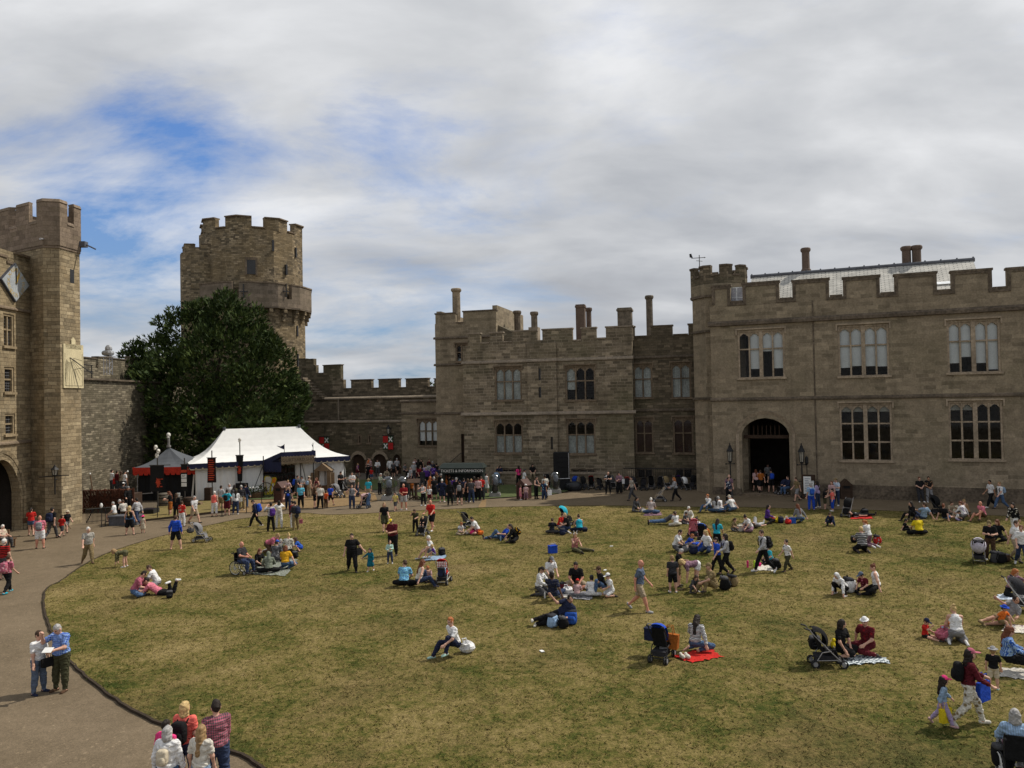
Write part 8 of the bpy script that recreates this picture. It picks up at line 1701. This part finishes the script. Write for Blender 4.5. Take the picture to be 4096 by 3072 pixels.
L(1573, 2222, 'phone', -20, 1.78, 'maroon:short', 'black:long', 'dark:short', 'big man in maroon shirt and pale yellow cap', w=1.5, group=GP, hat='cap:yellow/blob/cream', skin='m')
L(1560, 2253, 'cup', 5, 1.08, 'mint:long', 'ddenim:long', 'dark:short', 'small child in mint top and dark leggings before the maroon shirt', group=GP, shoe='white')
L(1538, 2126, 'walk2', 20, 1.68, 'black:short', 'dolive:skirt', 'sandy:long', 'blonde woman in black top and dark grey skirt', group=GP)
L(1728, 2122, 'push', -25, 1.78, 'red:short', 'black:shorts', 'ginger:bald', 'bearded man in red T-shirt pushing a black pushchair', w=1.15, skin='r', group=GP)
u_ = D(1722, 2040, G(1728, 2122).y-.28); mb = MB()
for dx, hh_ in ((-.075, .11), (0, .17), (.075, .11)):
    mb.add([u_+V((dx*.4, 0, -.02)), u_+V((dx-.035, -.0, .03+hh_*.5)), u_+V((dx*1.15, 0, hh_)), u_+V((dx+.035, 0, .03+hh_*.5))], [(0, 3, 2, 1)])
for i in range(2): mb.add([u_+V((-.1, 0, -.03-.035*i)), u_+V((.1, 0, -.03-.035*i)), u_+V((.1, 0, -.015-.035*i)), u_+V((-.1, 0, -.015-.035*i))], [(0, 1, 2, 3)])
pr_ = mb.build('chest_print', WHITEP); pr_.location = (0, -.02, 0); [o_ for o_ in [pr_]]
rt_ = [o_ for o_ in bpy.data.objects if o_.get('label', '').startswith('bearded man in red')][0]; pr_.parent = rt_; pr_.matrix_parent_inverse = rt_.matrix_basis.inverted()
pb = G(1692, 2140, LZ); pushchair(0, 0, -15, 'black pushchair with a baby in lime pushed by the bearded man', 'black', 'black', 'grey', .94, loc=pb)
person(0, 0, 'chair', -15, .78, 'lime:short', 'black:shorts', 'blond:short', 'baby in lime green vest sitting in the black pushchair', group=GP, loc=pb+V((0, .02, .06)), spec={'drop': .56})
L(1662, 2128, 'tohead', 0, 1.36, 'dolive:short', 'black:long', 'hbrown:short', 'boy in dark olive T-shirt and black trousers eating', group=GP)
L(1730, 2234, 'kneesup', -62, 1.66, 'white:short', 'grey:shorts', 'whiteh:short', 'white-haired person in white T-shirt cuddling a toddler')
L(1738, 2242, 'kneesup', -70, .92, 'purple:short', 'grey:shorts', 'blond:short', 'blond toddler in purple on a lap', spec={'drop': .30}); bag(1768, 2222, 'pack', 'black', 'black rucksack behind the white-haired person', .9, 30)
blanket([(1690, 2246), (1770, 2240), (1790, 2222), (1720, 2226)], cmat('ldenim'), 'pale blue rug under the white-haired person', 3)
L(1616, 2350, 'xsit', 172, 1.76, 'sky/dot/royal:short', 'black:long', 'hbrown:short', 'man in light blue printed T-shirt seen from behind on the lawn', w=1.15, spec={'head': (-10, 30)})
L(1675, 2352, 'kneesup', 120, 1.66, 'offw:none', 'ddenim:long', 'auburn:long', 'long-haired woman in cream vest drinking on the lawn', spec={'aL': (40, 14, 120, -20), 'head': (6, 0)})
L(1718, 2326, 'xsit', -20, 1.12, 'gpink:short', 'brown:long', 'ginger:short', 'ginger child in pale pink T-shirt facing the cream vest')
pushchair(1773, 2334, 172, 'pushchair with a red printed backrest seen from behind', 'red', 'red', 'white', .98, hooded=True); b_ = G(1773, 2338, LZ)
mb = MB(); 
for i in range(4):
    for j in range(6): mb.box(b_+V((-.17+.068*j+.01*(i % 2), -.44, .98-.065*i)), (.045, .012, .035))
tag(mb.build('seat_print', WHITEP), 'white lettering-like print on the red pushchair back', 'print')
bag(0, 0, 'pack', 'navy', 'navy and red bag hung on the red pushchair', .95, 172, loc=b_+V((0, -.5, .42))); mb = MB(); mb.lathe([(.035, 0), (.04, .16), (.02, .2)], b_+V((.13, -.55, .6)), 8); tag(mb.build('bottle', cmat('lblue')), 'pale blue bottle in the bag on the red pushchair', 'bottle')
L(1840, 2137, 'xsit', 30, 1.15, 'white/blob/navy:short', 'beige:long', 'ginger:short', 'ginger child in white and navy patterned shirt')
L(1912, 2136, 'xsit2', -75, 1.74, 'white:short', 'maroon:shorts', 'dark:short', 'man in white T-shirt bending over his picnic')
pushchair(1866, 2112, 130, 'dark pushchair lying low behind the ginger child', 'black', 'dgrey', 'grey', .9); bag(1890, 2138, 'sack', 'hot', 'pink carrier bag beside the orange one', .7); bag(1922, 2140, 'sack', 'orange', 'orange carrier bag in front of the white T-shirt', .8); bag(1866, 2136, 'sack', 'white', 'white plastic bag by the ginger child', .5)
L(2006, 2158, 'supine', -84, 1.80, 'royal/blob/navy:short', 'denim:long', 'hbrown:short', 'man in blue T-shirt and jeans lying back with one knee up')
J = L(2066, 2168, 'xsit2', -80, 1.68, 'black:long', 'black:long', 'dark:bob', 'dark-haired person in black sitting by the lying man'); backpack(J, 'black/blob/mustard', 'black rucksack with yellow marks on the person in black', 1.0)
mb = MB(); mb.lathe([(.035, 0), (.035, .2), (.018, .25)], G(2003, 2163, LZ), 8); tag(mb.build('bottle', cmat('lblue')), 'clear blue water bottle by the lying man', 'bottle')
L(2208, 2137, 'xsit', 165, 1.45, 'black/dot/navy:short', 'dgrey:long', 'hbrown:short', 'boy in black T-shirt with his back to us in the middle group')
L(2237, 2118, 'xsit', 60, 1.60, 'red:short', 'dgrey:long', 'hbrown:short', 'person in bright red shirt in the middle group')
L(2272, 2132, 'sidesit2', -70, 1.68, 'black:short', 'ddenim:long', 'blond:short', 'blonde woman in black top leaning in the middle group', w=1.2)
L(2318, 2130, 'xsit', -178, 1.62, 'turq:none', 'navy:long', 'hbrown:bun', 'woman in turquoise top seen from behind in the middle group', w=1.15)
pushchair(2264, 2098, 60, 'black pushchair with turquoise hood behind the middle group', 'turq', 'black', 'black', 1.0); bag(2250, 2140, 'pack', 'navy', 'navy and white rucksack in front of the blonde woman', .9, 10); bag(2340, 2126, 'cooler', 'navy', 'small navy bag to the right of the turquoise top', .6, 20)
bag(2211, 2212, 'cooler', 'royal', 'blue cool bag standing alone on the grass', 1.05, 25)
L(2300, 2204, 'legsout', 28, 1.66, 'rose/vs/tan:none', 'olive:long', 'sandy:long', 'woman with rabbit-ear headband sitting with legs apart', hat='ears:white', spec={'L': (88, 40, 86, 42), 'R': (88, 2, 80, 0)})
L(2155, 2380, 'kneel', 65, 1.66, 'white:long', 'dgrey:long', 'dark:pony', 'dark-haired woman in white shirt kneeling in the big circle', skin='m')
L(2200, 2344, 'kneelup', 20, 1.62, 'white:short', 'beige:long', 'hbrown:long', 'woman in white T-shirt and grey cap kneeling at the back', hat='cap:grey')
L(2212, 2402, 'lean1', 165, 1.78, 'navy/dot/dgrey:short', 'ddenim:long', 'dark:short', 'man in dark patterned shirt leaning on one hand from behind', skin='d', spec={'head': (-4, -30)}, shoe='black')
L(2307, 2350, 'xsit', -10, 1.80, 'black:short', 'beige:shorts', 'dark:short', 'man in black polo shirt and sunglasses facing the camera', w=1.1, skin='r')
L(2308, 2390, 'xsit', 168, 1.08, 'gpink:short', 'grey:long', 'hbrown:short', 'toddler in red cap and grey dungarees in the big circle', hat='cap:red')
L(2366, 2390, 'xsit', 170, 1.32, 'white:long', 'white:long', 'dark:short', 'child in white hooded jacket and dark cap from behind', hat='cap:char')
L(2414, 2382, 'kneesup', -75, 1.62, 'black:short', 'denim:long', 'dark:short', 'youth in black with dark cap and jeans in the big circle', hat='cap:brown', skin='m')
L(2446, 2386, 'kneel', -72, 1.36, 'white:short', 'white:shorts', 'dark:short', 'boy in white T-shirt and white cap kneeling at the right', hat='cap:white')
bag(2270, 2376, 'sack', 'white', 'white bag of food in the middle of the big circle', .9); bag(2252, 2362, 'pack', 'maroon', 'red and grey bag lying in the big circle', .8, 60); bag(2258, 2405, 'cooler', 'offw', 'small cream lunch box beside the leaning man', .5, 10); blanket([(2230, 2394), (2360, 2402), (2380, 2370), (2240, 2368)], cmat('grey/dot/lgrey'), 'grey rug in the middle of the big circle', 5)
mb = MB(); mb.lathe([(.035, 0), (.035, .17), (.018, .22)], G(2180, 2392, LZ), 8); tag(mb.build('bottle', WHITEP), 'white drinks bottle on the grass beside the big circle', 'bottle')
L(2240, 2494, 'side', 6, 1.80, 'navy:short', 'black:long', 'dark:short', 'man in navy polo lying propped on his elbow', skin='m', w=1.1, shoe='offw')
bag(2210, 2508, 'pack', 'lblue', 'light blue rucksack lying in front of the propped man', 1.05, 60); bag(2284, 2496, 'pack', 'blue', 'bright blue rucksack leaning on the propped man', 1.2, -10); bag(2252, 2512, 'pack', 'black', 'black rucksack between the two blue ones', .95, 100)
L(1824, 2622, 'kneesup', -52, 1.70, 'white:short', 'navy:long', 'ginger:short', 'red-haired woman in white T-shirt sitting alone hugging her knees', shoe='mint'); bag(1868, 2610, 'sack', 'white', 'white carrier bag beside the woman hugging her knees', 1.05)
L(2560, 2444, 'walk2', 66, 1.80, 'steel:short', 'beige:shorts', 'none:bald', 'bald man in blue-grey polo and beige shorts walking right', w=1.05, skin='r', group=GP, shoe='lgrey')
L(2692, 2370, 'stand', 178, 1.44, 'char:short', 'black:shorts', 'sandy:short', 'sandy-haired boy in charcoal T-shirt seen from behind', group=GP)
L(2714, 2345, 'phone', 70, 1.50, 'black:short', 'khaki:shorts', 'greyh:short', 'boy in black T-shirt and khaki shorts looking down', group=GP, spec={'head': (40, 0)})
L(2792, 2350, 'bend', -85, 1.70, 'mauve:short', 'white:briefs', 'blond:bob', 'blonde woman in white shorts bending right over', group=GP, spec={'aR': (75, 10, 90, 20)})
L(2770, 2366, 'crouch', 20, 1.2, 'dgrey:short', 'dgrey:long', 'hbrown:long', 'small child crouching under the bending woman')
L(2856, 2376, 'kneesup', -78, 1.76, 'khaki:short', 'khaki:long', 'sandy:short', 'man in khaki shirt and trousers sitting with knees up', w=1.15, hat='cap:khaki')
bag(2898, 2358, 'pack', 'black', 'large black rucksack behind the man in khaki', 1.25, 80); bag(2930, 2344, 'pack', 'khaki', 'tan rucksack lying behind the large black one', 1.1, 120)
mb = MB(); a_ = G(2712, 2362, LZ+.02); mb.tube([a_, G(2735, 2355, LZ+.02)], .025, 5); tag(mb.build('wooden_stick', WOODP), 'short pale wooden stick lying by the two boys', 'stick')
L(2702, 2204, 'xsit', 62, 1.78, 'white:short', 'dgrey:long', 'dark:short', 'bearded man in white T-shirt beside the prams', w=1.1)
L(2746, 2192, 'crouch', 60, 1.25, 'royal:short', 'grey:shorts', 'ginger:short', 'ginger boy in royal blue T-shirt near the prams')
L(2832, 2214, 'sidesit', -70, 1.68, 'white:short', 'ddenim:long', 'blond:long', 'blonde woman in white T-shirt and jeans by the blue bags', w=1.25)
L(2868, 2176, 'kneelup', 150, 1.62, 'turq:short', 'black:long', 'dark:long', 'dark-haired woman in turquoise T-shirt by the blue pushchair')
L(2840, 2170, 'xsit', -120, 1.5, 'rust:short', 'grey:long', 'hbrown:short', 'person with tanned arms in rust top behind the blue pushchair')
L(2795, 2140, 'kneel', -60, 1.5, 'white:short', 'grey:long', 'dark:bun', 'dark-haired person in pale top behind the pink pushchair')
pushchair(2774, 2152, 176, 'pink pushchair with pale pink sunhood seen from behind', 'pink', 'pink', 'pink', .97); pushchair(2812, 2176, 150, 'black pushchair with blue cover and curved handle', 'blue', 'black', 'black', 1)
bag(2740, 2208, 'pack', 'grey', 'grey rucksack by the bearded man', .95, 60); bag(2774, 2216, 'pack', 'navy', 'navy rucksack in front of the blue bag', 1.05, 20); bag(2790, 2204, 'cooler', 'royal', 'bright blue bag beside the blonde woman', 1.1, 30)
L(2872, 2300, 'walk2', -80, 1.58, 'royal:short', 'black:long', 'dark:short', 'boy in royal blue T-shirt walking left with a woman', group=GP)
J = L(2908, 2298, 'walk', -85, 1.68, 'lgrey:long', 'black:long', 'dark:long', 'long-haired woman in grey top and black leggings walking left', group=GP, spec={'aL': (40, 14, 70, 0), 'aR': (40, 10, 70, 0)}); backpack(J, 'black', 'black rucksack on the walking woman in grey', .9)
J = L(3056, 2288, 'walk2', -80, 1.78, 'lgrey:long', 'black:long', 'hbrown:short', 'man in grey sweater with a black backpack walking left', group=GP, shoe='white'); backpack(J, 'black/blob/dgrey', 'black camouflage backpack on the man in grey sweater', 1.1)
L(3152, 2284, 'walk', -75, 1.40, 'white/blob/dgrey:short', 'dolive:long', 'dark:short', 'boy in white T-shirt and camouflage trousers walking left', group=GP)
L(3084, 2254, 'xsit', -70, 1.40, 'turq:short', 'black:long', 'hbrown:short', 'child in turquoise T-shirt hidden behind the grey sweater'); bag(3104, 2276, 'pack', 'black', 'black holdall on the grass behind the grey sweater', 1.1, 80)
for x, c, l in ((2991, 'hot', 'hot pink bottle standing alone on the grass'), (3018, 'lime', 'lime green bottle beside the pink tub')): mb = MB(); mb.lathe([(.045, 0), (.05, .24), (.025, .3)], G(x, 2270, LZ), 8); tag(mb.build('bottle', cmat(c)), l, 'bottle')
mb = MB(); mb.lathe([(.13, 0), (.15, .14), (.1, .17)], G(3032, 2266, LZ), 10); tag(mb.build('food_tub', cmat('hot')), 'hot pink food tub at the feet of the grey sweater', 'tub'); blanket([(3015, 2280), (3090, 2286), (3105, 2266), (3040, 2262)], cmat('offw'), 'pale rug behind the walking man in grey sweater', 7)
L(2538, 2046, 'xsit', 40, 1.64, 'dgrey:long', 'dgrey:long', 'dark:long', 'long-haired woman in dark jacket at the far lawn edge'); L(2604, 2058, 'xsit', 165, 1.74, 'offw/ck/mauve:short', 'denim:long', 'whiteh:short', 'white-haired man in pale plaid shirt at the far lawn edge'); bag(2575, 2050, 'sack', 'white', 'white bag between the dark jacket and plaid shirt', .7); blanket([(2570, 2064), (2650, 2062), (2640, 2050), (2585, 2052)], cmat('mauve'), 'dark red rug under the plaid shirt', 9)
L(2660, 2098, 'prone2', 82, 1.80, 'dgrey:short', 'denim:long', 'hbrown:short', 'man in jeans lying face down with his soles towards us', shoe='black')
L(2706, 2106, 'xsit', -170, 1.40, 'white:short', 'offw:long', 'hbrown:pony', 'girl in white T-shirt sitting by the man in jeans'); L(2752, 2090, 'xsit', 0, 1.66, 'offw:long', 'mauve:long', 'whiteh:short', 'white-haired woman in cream cardigan facing the camera'); L(2736, 2094, 'xsit', 40, 1.15, 'dgrey:short', 'dgrey:long', 'dark:short', 'dark-haired boy in grey beside the cream cardigan')
wt = [(2840, 2048, -60, 'ginger:short', 'white:long', 'red-haired person in white hugging knees at the path edge'), (2866, 2052, 165, 'dark:long', 'lgrey:short', 'dark-haired person in pale grey in the row of white shirts'), (2884, 2050, -150, 'greyh:short', 'white:short', 'grey-haired person in white between two dark heads'), (2930, 2054, -130, 'whiteh:short', 'white:short', 'person in white with flat cap in the row of white shirts'), (2940, 2046, -120, 'dark:short', 'white:short', 'last white shirt with a dark bag in the row')]
for x, y, yw, hr, tp_, l in wt: L(x, y, 'kneesup' if x in (2840, 2930) else 'xsit', yw, 1.70, tp_, 'denim:long', hr, l, hat='cap:cream' if 'flat cap' in l else None)
L(2930, 2124, 'xsit', 50, 1.2, 'khaki/blob/black:short', 'dgrey:long', 'hbrown:pony', 'small girl in leopard-print top on the lawn'); L(3004, 2126, 'xsit2', -75, 1.66, 'white:short', 'mauve:long', 'dark:bun', 'dark-haired woman in white T-shirt sitting cross-legged'); L(3026, 2108, 'flat', 150, 1.75, 'grey:short', 'lgrey:long', 'hbrown:short', 'person in pale trousers lying with knees up', shoe='white'); bag(2962, 2124, 'cooler', 'offw', 'cream cool box beside the leopard-print girl', .9, 15); bag(2978, 2118, 'pack', 'black', 'black bag behind the cream cool box', .9, 60)
L(3068, 2094, 'sidesit', 70, 1.66, 'purple:long', 'black:long', 'dark:bob', 'woman in purple jumper sitting on the far lawn'); L(3200, 2092, 'sidesit2', -160, 1.66, 'grey:long', 'denim:long', 'auburn:long', 'long-haired woman in grey hooded top from behind')
for x, y, c, k_, l in ((3090, 2088, 'red', 'sack', 'red bag beside the purple jumper'), (3108, 2090, 'yellow', 'sack', 'yellow bag next to the red one'), (3124, 2092, 'navy', 'pack', 'navy rucksack right of the yellow bag'), (3150, 2090, 'white', 'sack', 'heap of white bags beside the grey hooded top'), (3152, 2096, 'red', 'sack', 'small red packet before the white bags'), (3170, 2093, 'blue', 'cooler', 'blue cool bag by the grey hooded top')): bag(x, y, k_, c, l, .9)
L(3328, 2102, 'crouch', -40, 1.40, 'navy:long', 'ddenim:long', 'hbrown:short', 'boy in navy jacket crouching on the lawn')
pushchair(3390, 2066, -40, 'black pushchair tipped beside a red rug', 'black', 'black', 'grey', 1); blanket([(3400, 2078), (3490, 2076), (3480, 2062), (3420, 2062)], cmat('red/blob/maroon'), 'red patterned rug near the hall path', 11)
L(3440, 2068, 'flat', 100, 1.7, 'black:short', 'black:long', 'dark:short', 'person in black lying on the red rug'); bag(3425, 2070, 'sack', 'white', 'white bag on the red patterned rug', .7); bag(3460, 2066, 'pack', 'black', 'black bag at the end of the red rug', 1.1)
L(3450, 2210, 'kneel', 178, 1.82, 'black/hs2/lgrey:short', 'black:long', 'blond:short', 'blond man in black polo with white stripes kneeling', w=1.25, spec={'lean': 6}); L(3476, 2186, 'kneelup', -150, 1.66, 'white:short', 'mauve:long', 'ginger:pony', 'red-haired woman in white behind the striped polo'); bag(3508, 2176, 'pack', 'red/blob/lgrey', 'red and white bag right of the striped polo', 1.1, 80); bag(3416, 2170, 'pack', 'black', 'black bag left of the striped polo', .8)
L(3378, 2378, 'reach', -62, 1.56, 'white:long', 'black:long', 'dark:short', 'person in white headscarf crouching with one hand on the grass', hat='hood:white', shoe='white')
bag(3398, 2368, 'pack', 'white', 'white bundle on the back of the crouching person', 1.35, 90); L(3462, 2374, 'xsit', -60, 1.40, 'maroon/blob/rose:short', 'black:long', 'dark:short', 'boy in maroon T-shirt and grey cap', hat='cap:steel'); L(3508, 2378, 'sidesit', -110, 1.68, 'white:none', 'black:long', 'auburn:bun', 'woman in white vest and black trousers leaning on her hand', spec={'aR': (20, 20, 10, 10)})
L(3678, 2142, 'xsit', 178, 1.74, 'yellow:short', 'black:long', 'dark:short', 'man in bright yellow T-shirt and navy cap from behind', hat='cap:navy', skin='t', w=1.1); L(3614, 2134, 'kneesup', 70, 1.15, 'black:short', 'black:long', 'dark:short', 'small child in black beside the yellow T-shirt')
L(3656, 2084, 'kneesup', -80, 1.68, 'black:long', 'black:long', 'dark:long', 'long-haired woman in black behind the pale blue shirt'); L(3694, 2086, 'lean1', -165, 1.76, 'ldenim:short', 'ddenim:long', 'hbrown:short', 'man in pale blue shirt leaning on his hand', w=1.1)
grp = [(3782, 2082, 'lean', 120, 1.68, 'black:short', 'denim:briefs', 'auburn:short', 'person in black and denim shorts by the tall pushchair'), (3796, 2064, 'xsit', 20, 1.5, 'beige:short', 'grey:long', 'hbrown:short', 'brown-haired person behind the tall pushchair'), (3819, 2070, 'xsit', 10, 1.2, 'cream:short', 'beige:long', 'hbrown:short', 'child in pale sun hat in the hall-side group'), (3826, 2082, 'xsit', 60, .9, 'white:short', 'lilac:long', 'dark:short', 'toddler in white in the hall-side group'), (3856, 2082, 'sidesit2', -150, 1.66, 'white/blob/lilac:long', 'grey:long', 'auburn:short', 'auburn-haired woman in white print top in the hall-side group'), (3872, 2066, 'xsit', -150, 1.64, 'tan:none', 'brown:long', 'sandy:bun', 'bare-shouldered woman in the hall-side group'), (3934, 2086, 'kneesup', -75, 1.74, 'pink:short', 'brown:shorts', 'none:bald', 'bald man in pink T-shirt in the hall-side group')]
for a in grp: L(*a, hat='sun:cream' if 'sun hat' in a[8] else None, skin='r' if 'bald' in a[8] else 'l')
pushchair(3752, 2062, 30, 'tall black pushchair standing at the hall-side group', 'black', 'black', 'black', 1.1)
L(4058, 2140, 'walk', -70, 1.68, 'black/blob/offw:long', 'white:long', 'dark:long', 'dark-haired woman in floral top and white trousers walking', group=GP)
pb = G(3916, 2250, LZ); pushchair(0, 0, 150, 'three-wheeled black pram draped with a white net cover', 'black', 'black', 'grey', 1, loc=pb, big=True, cover='lilac/vs/white')
L(3962, 2240, 'phone', -30, 1.74, 'black:short', 'brown:long', 'hbrown:short', 'man in black T-shirt and khaki cap beside the white-covered pram', hat='cap:khaki', group=GP, shoe='white'); L(3996, 2168, 'sidesit', -60, 1.66, 'black:short', 'black:long', 'auburn:long', 'dark-haired woman in black sitting behind the khaki cap'); J = None
bag(3978, 2250, 'pack', 'dgrey', 'dark grey bag leaning by the white-covered pram', 1.2, 60); bag(4002, 2252, 'pack', 'black', 'large black bag to the right of the dark grey one', 1.2, 90); bag(3990, 2238, 'sack', 'lgrey', 'pale cloth over the bags by the pram', .9); bag(4026, 2246, 'pack', 'brown', 'brown bag at the right end of the heap of bags', .8)
L(4088, 2262, 'walk', -20, 1.70, 'white:short', 'ddenim:long', 'auburn:short', 'woman in white T-shirt and dark jeans at the right edge', group=GP, shoe='white'); L(4066, 2246, 'walk2', 10, 1.78, 'white:short', 'beige:long', 'hbrown:short', 'man in white T-shirt behind the woman at the right edge', group=GP)
L(4044, 2380, 'xsit', 10, 1.66, 'mauve:short', 'black:long', 'ginger:long', 'ginger-haired woman in sunglasses raising a hand to her hair', spec={'aL': (60, 45, 150, -20)}); blanket([(3975, 2396), (4060, 2404), (4075, 2388), (4010, 2376)], cmat('white/vs/lblue'), 'white and blue striped towel before the ginger-haired woman', 13)
pushchair(4088, 2440, 20, 'pale-framed pushchair at the right edge', 'char', 'grey', 'white', .97)
pushchair(3300, 2662, 84, 'black buggy with yellow toy parked by the checked rug', 'black', 'black', 'grey', .98); bag(0, 0, 'pack', 'black', 'black bag hanging on the back of the buggy', .9, 0, loc=G(3262, 2652)+V((0, 0, .38))); mb = MB(); mb.ell(G(3322, 2660)+V((0, -.2, .62)), (.07, .07, .1)); mb.ell(G(3322, 2660)+V((.02, -.22, .75)), (.05, .05, .05)); tag(mb.build('soft_toy', cmat('yellow'), smooth=True), 'small yellow soft toy tied to the buggy', 'toy')
L(3360, 2632, 'sidesit', 32, 1.66, 'black:short', 'black:skirt', 'dark:bob', 'dark-haired woman in black T-shirt sitting by the checked rug', spec={'aL': (30, 8, 40, -20), 'aR': (30, 8, 40, -20), 'head': (0, 50)}); L(3474, 2622, 'sidesit2', -52, 1.70, 'maroon/blob/dred:short', 'maroon:long', 'ginger:short', 'person in maroon floral shirt and white hat on the checked rug', hat='fedora:white', w=1.1)
blanket([(3358, 2636), (3388, 2664), (3570, 2654), (3500, 2616)], chkm('checked_rug', (.62, .68, .70), (.05, .08, .10), 13), 'white and dark checked picnic rug in the right foreground', 15)
pushchair(2646, 2640, 152, 'black pushchair with blue hood and orange bag in the foreground', 'royal', 'black', 'black', 1.02); bag(0, 0, 'tote', 'rust', 'large tan leather bag hanging on the blue-hooded pushchair', 1.35, 150, loc=G(2688, 2640)+V((-.06, -.05, .36))); bag(0, 0, 'cooler', 'navy', 'navy cool bag with lime lid on the pushchair front', 1.0, 150, loc=G(2612, 2636)+V((0, .15, .5))); mb = MB(); b_ = G(2652, 2640); mb.hexa([b_+V(q) for q in ((-.12, -.2, .35), (.08, -.2, .35), (.08, -.12, .35), (-.12, -.12, .35), (-.1, -.2, .9), (.06, -.2, .9), (.06, -.1, .9), (-.1, -.1, .9))]); tag(mb.build('cardigan', cmat('grey')), 'grey and mustard cardigan draped over the blue-hooded pushchair', 'cardigan')
L(2782, 2612, 'sidesit2', 148, 1.66, 'white/hs/black:long', 'denim:long', 'dark:long', 'long-haired woman in striped jumper sitting on the red rug', shoe='bare', spec={'head': (30, 0)}); blanket([(2690, 2628), (2770, 2655), (2890, 2628), (2830, 2594)], cmat('red'), 'crumpled bright red rug under the striped jumper', 17)
for x, l in ((2729, 'pale trainer left of its pair on the red rug'), (2750, 'pale trainer right of its pair on the red rug')): mb = MB(); b_ = G(x, 2632, LZ+.03); mb.ell(b_+V((0, 0, .05)), (.055, .14, .06), M.Rotation(.3, 3, 'Z'), 10, 6, e=.8); mb.ell(b_+V((-.03, .08, .09)), (.05, .06, .05), None, 8, 5); tag(mb.build('trainer', cmat('offw'), smooth=True), l, 'shoe', 'pair of pale trainers')
L(3700, 2548, 'legsout', 40, 1.05, 'red:short', 'black:briefs', 'hbrown:short', 'small boy in red T-shirt and navy cap with legs out', hat='cap:navy'); L(3756, 2552, 'crouch', 40, .98, 'ldenim:short', 'navy:short', 'ginger:short', 'small ginger child in pale blue beside the white vest') if False else L(3756, 2552, 'crouch', 40, .98, 'ldenim:short', 'navy:shorts', 'ginger:short', 'small ginger child in pale blue beside the white vest')
L(3828, 2572, 'kneel', 165, 1.66, 'white:none', 'grey:longskirt', 'blond:bun', 'blonde woman in white vest and grey skirt kneeling from behind', spec={'lean': 18}); bag(3778, 2562, 'sack', 'rose', 'rose-pink bag held beside the white vest', 1.1)
L(4006, 2508, 'kneesup', 25, 1.05, 'orange:short', 'khaki:shorts', 'dark:short', 'small boy in orange T-shirt and blue sun hat', hat='bucket:royal', skin='m'); L(4020, 2494, 'side', 2, 1.70, 'grey:short', 'khaki:shorts', 'dark:short', 'person reclining behind the boy in orange', skin='m', shoe='khaki'); blanket([(4005, 2528), (4110, 2536), (4130, 2505), (4030, 2500)], cmat('offw/blob/mauve'), 'white patterned rug at the right edge beside the orange T-shirt', 19)
L(4034, 2690, 'lean', 72, 1.68, 'lblue/vs/blue:long', 'black:shorts', 'auburn:long', 'auburn-haired woman in blue top sitting at the right edge', w=1.3, spec={'lean': 0, 'aL': (30, 12, 66, -20), 'aR': (30, 12, 66, -20), 'L': (88, 10, 60, 8), 'R': (84, 14, 40, 8)}); blanket([(3990, 2708), (4110, 2722), (4130, 2680), (4010, 2676)], cmat('offw/ck/grey'), 'pale patterned rug under the woman in blue', 21)
L(3976, 2757, 'stand', 150, 1.06, 'black:short', 'cream:shorts', 'sandy:short', 'toddler in black top, cream shorts and striped sun hat', group=GP, hat='bucket:lgrey/hs/grey', shoe='mint')
J = L(3878, 2902, 'walk', 76, 1.70, 'maroon:long', 'offw/blob/khaki:long', 'dark:long', 'woman in maroon hooded top and cap carrying a blue bag', group=GP, hat='cap:rose', shoe='offw', spec={'aL': (30, 10, 74, 0), 'aR': (30, 10, 70, -8)}); backpack(J, 'black', 'black backpack on the woman in maroon', .95)
bag(0, 0, 'shop', 'royal', 'bright blue shopping bag held out by the woman in maroon', 1.15, 30, loc=G(3935, 2895)+V((0, 0, .52)))
L(3772, 2902, 'walk2', 70, 1.12, 'ldenim:long', 'lilac:long', 'dark:long', 'little girl in hot pink cap and denim jacket walking', group=GP, hat='cap:hot', shoe='gpink'); bag(0, 0, 'shop', 'yellow', 'yellow carrier bag held by the little girl in pink cap', .85, 20, loc=G(3762, 2906)+V((.03, -.16, .16)))
wc = G(4066, 3130, LZ); wheelchair(wc, 160, 'wheelchair with a woman in pale blue at the lower right corner'); person(0, 0, 'chair', 160, 1.66, 'lblue/vs/ldenim:long', 'grey:long', 'greyh:bob', 'grey-haired woman in pale blue shirt sitting in a wheelchair from behind', w=1.3, group=GL, loc=wc, spec={'drop': .61})
bag(0, 0, 'pack', 'black', 'black bag hanging from the wheelchair handle', 1.1, 160, loc=G(4000, 3120)+V((0, -.1, .3))); bag(0, 0, 'tote', 'mauve', 'small mauve handbag on the wheelchair back', .8, 160, loc=G(4025, 3125)+V((0, -.2, .62)))
for x, y, c, l in ((905, 1140, 'blue', 'tiny figure in blue at the left gallery opening of the tower'), (1060, 1150, 'rust', 'tiny figure in rust at the middle gallery opening of the tower')):
    p_ = on_drum(x, y, RG-.7); person(0, 0, 'stand', 0, 1.7, c+':short', 'dgrey:long', 'hbrown:short', l, loc=V((p_.x, p_.y, zg0-.1)), group='people on the tower gallery')
for i, (x, y, l) in enumerate(((2446, 2186, 'white scrap of paper on the grass left of the bearded man'), (2420, 2282, 'white scrap of paper on the grass above the big circle'), (2168, 2607, 'tiny pale scrap on the grass below the propped man'))): mb = MB(); mb.box(G(x, y, LZ)+V((0, 0, .02)), (.16, .1, .02), M.Rotation(i, 3, 'Z')); tag(mb.build('paper_scrap', WHITEP), l, 'litter')
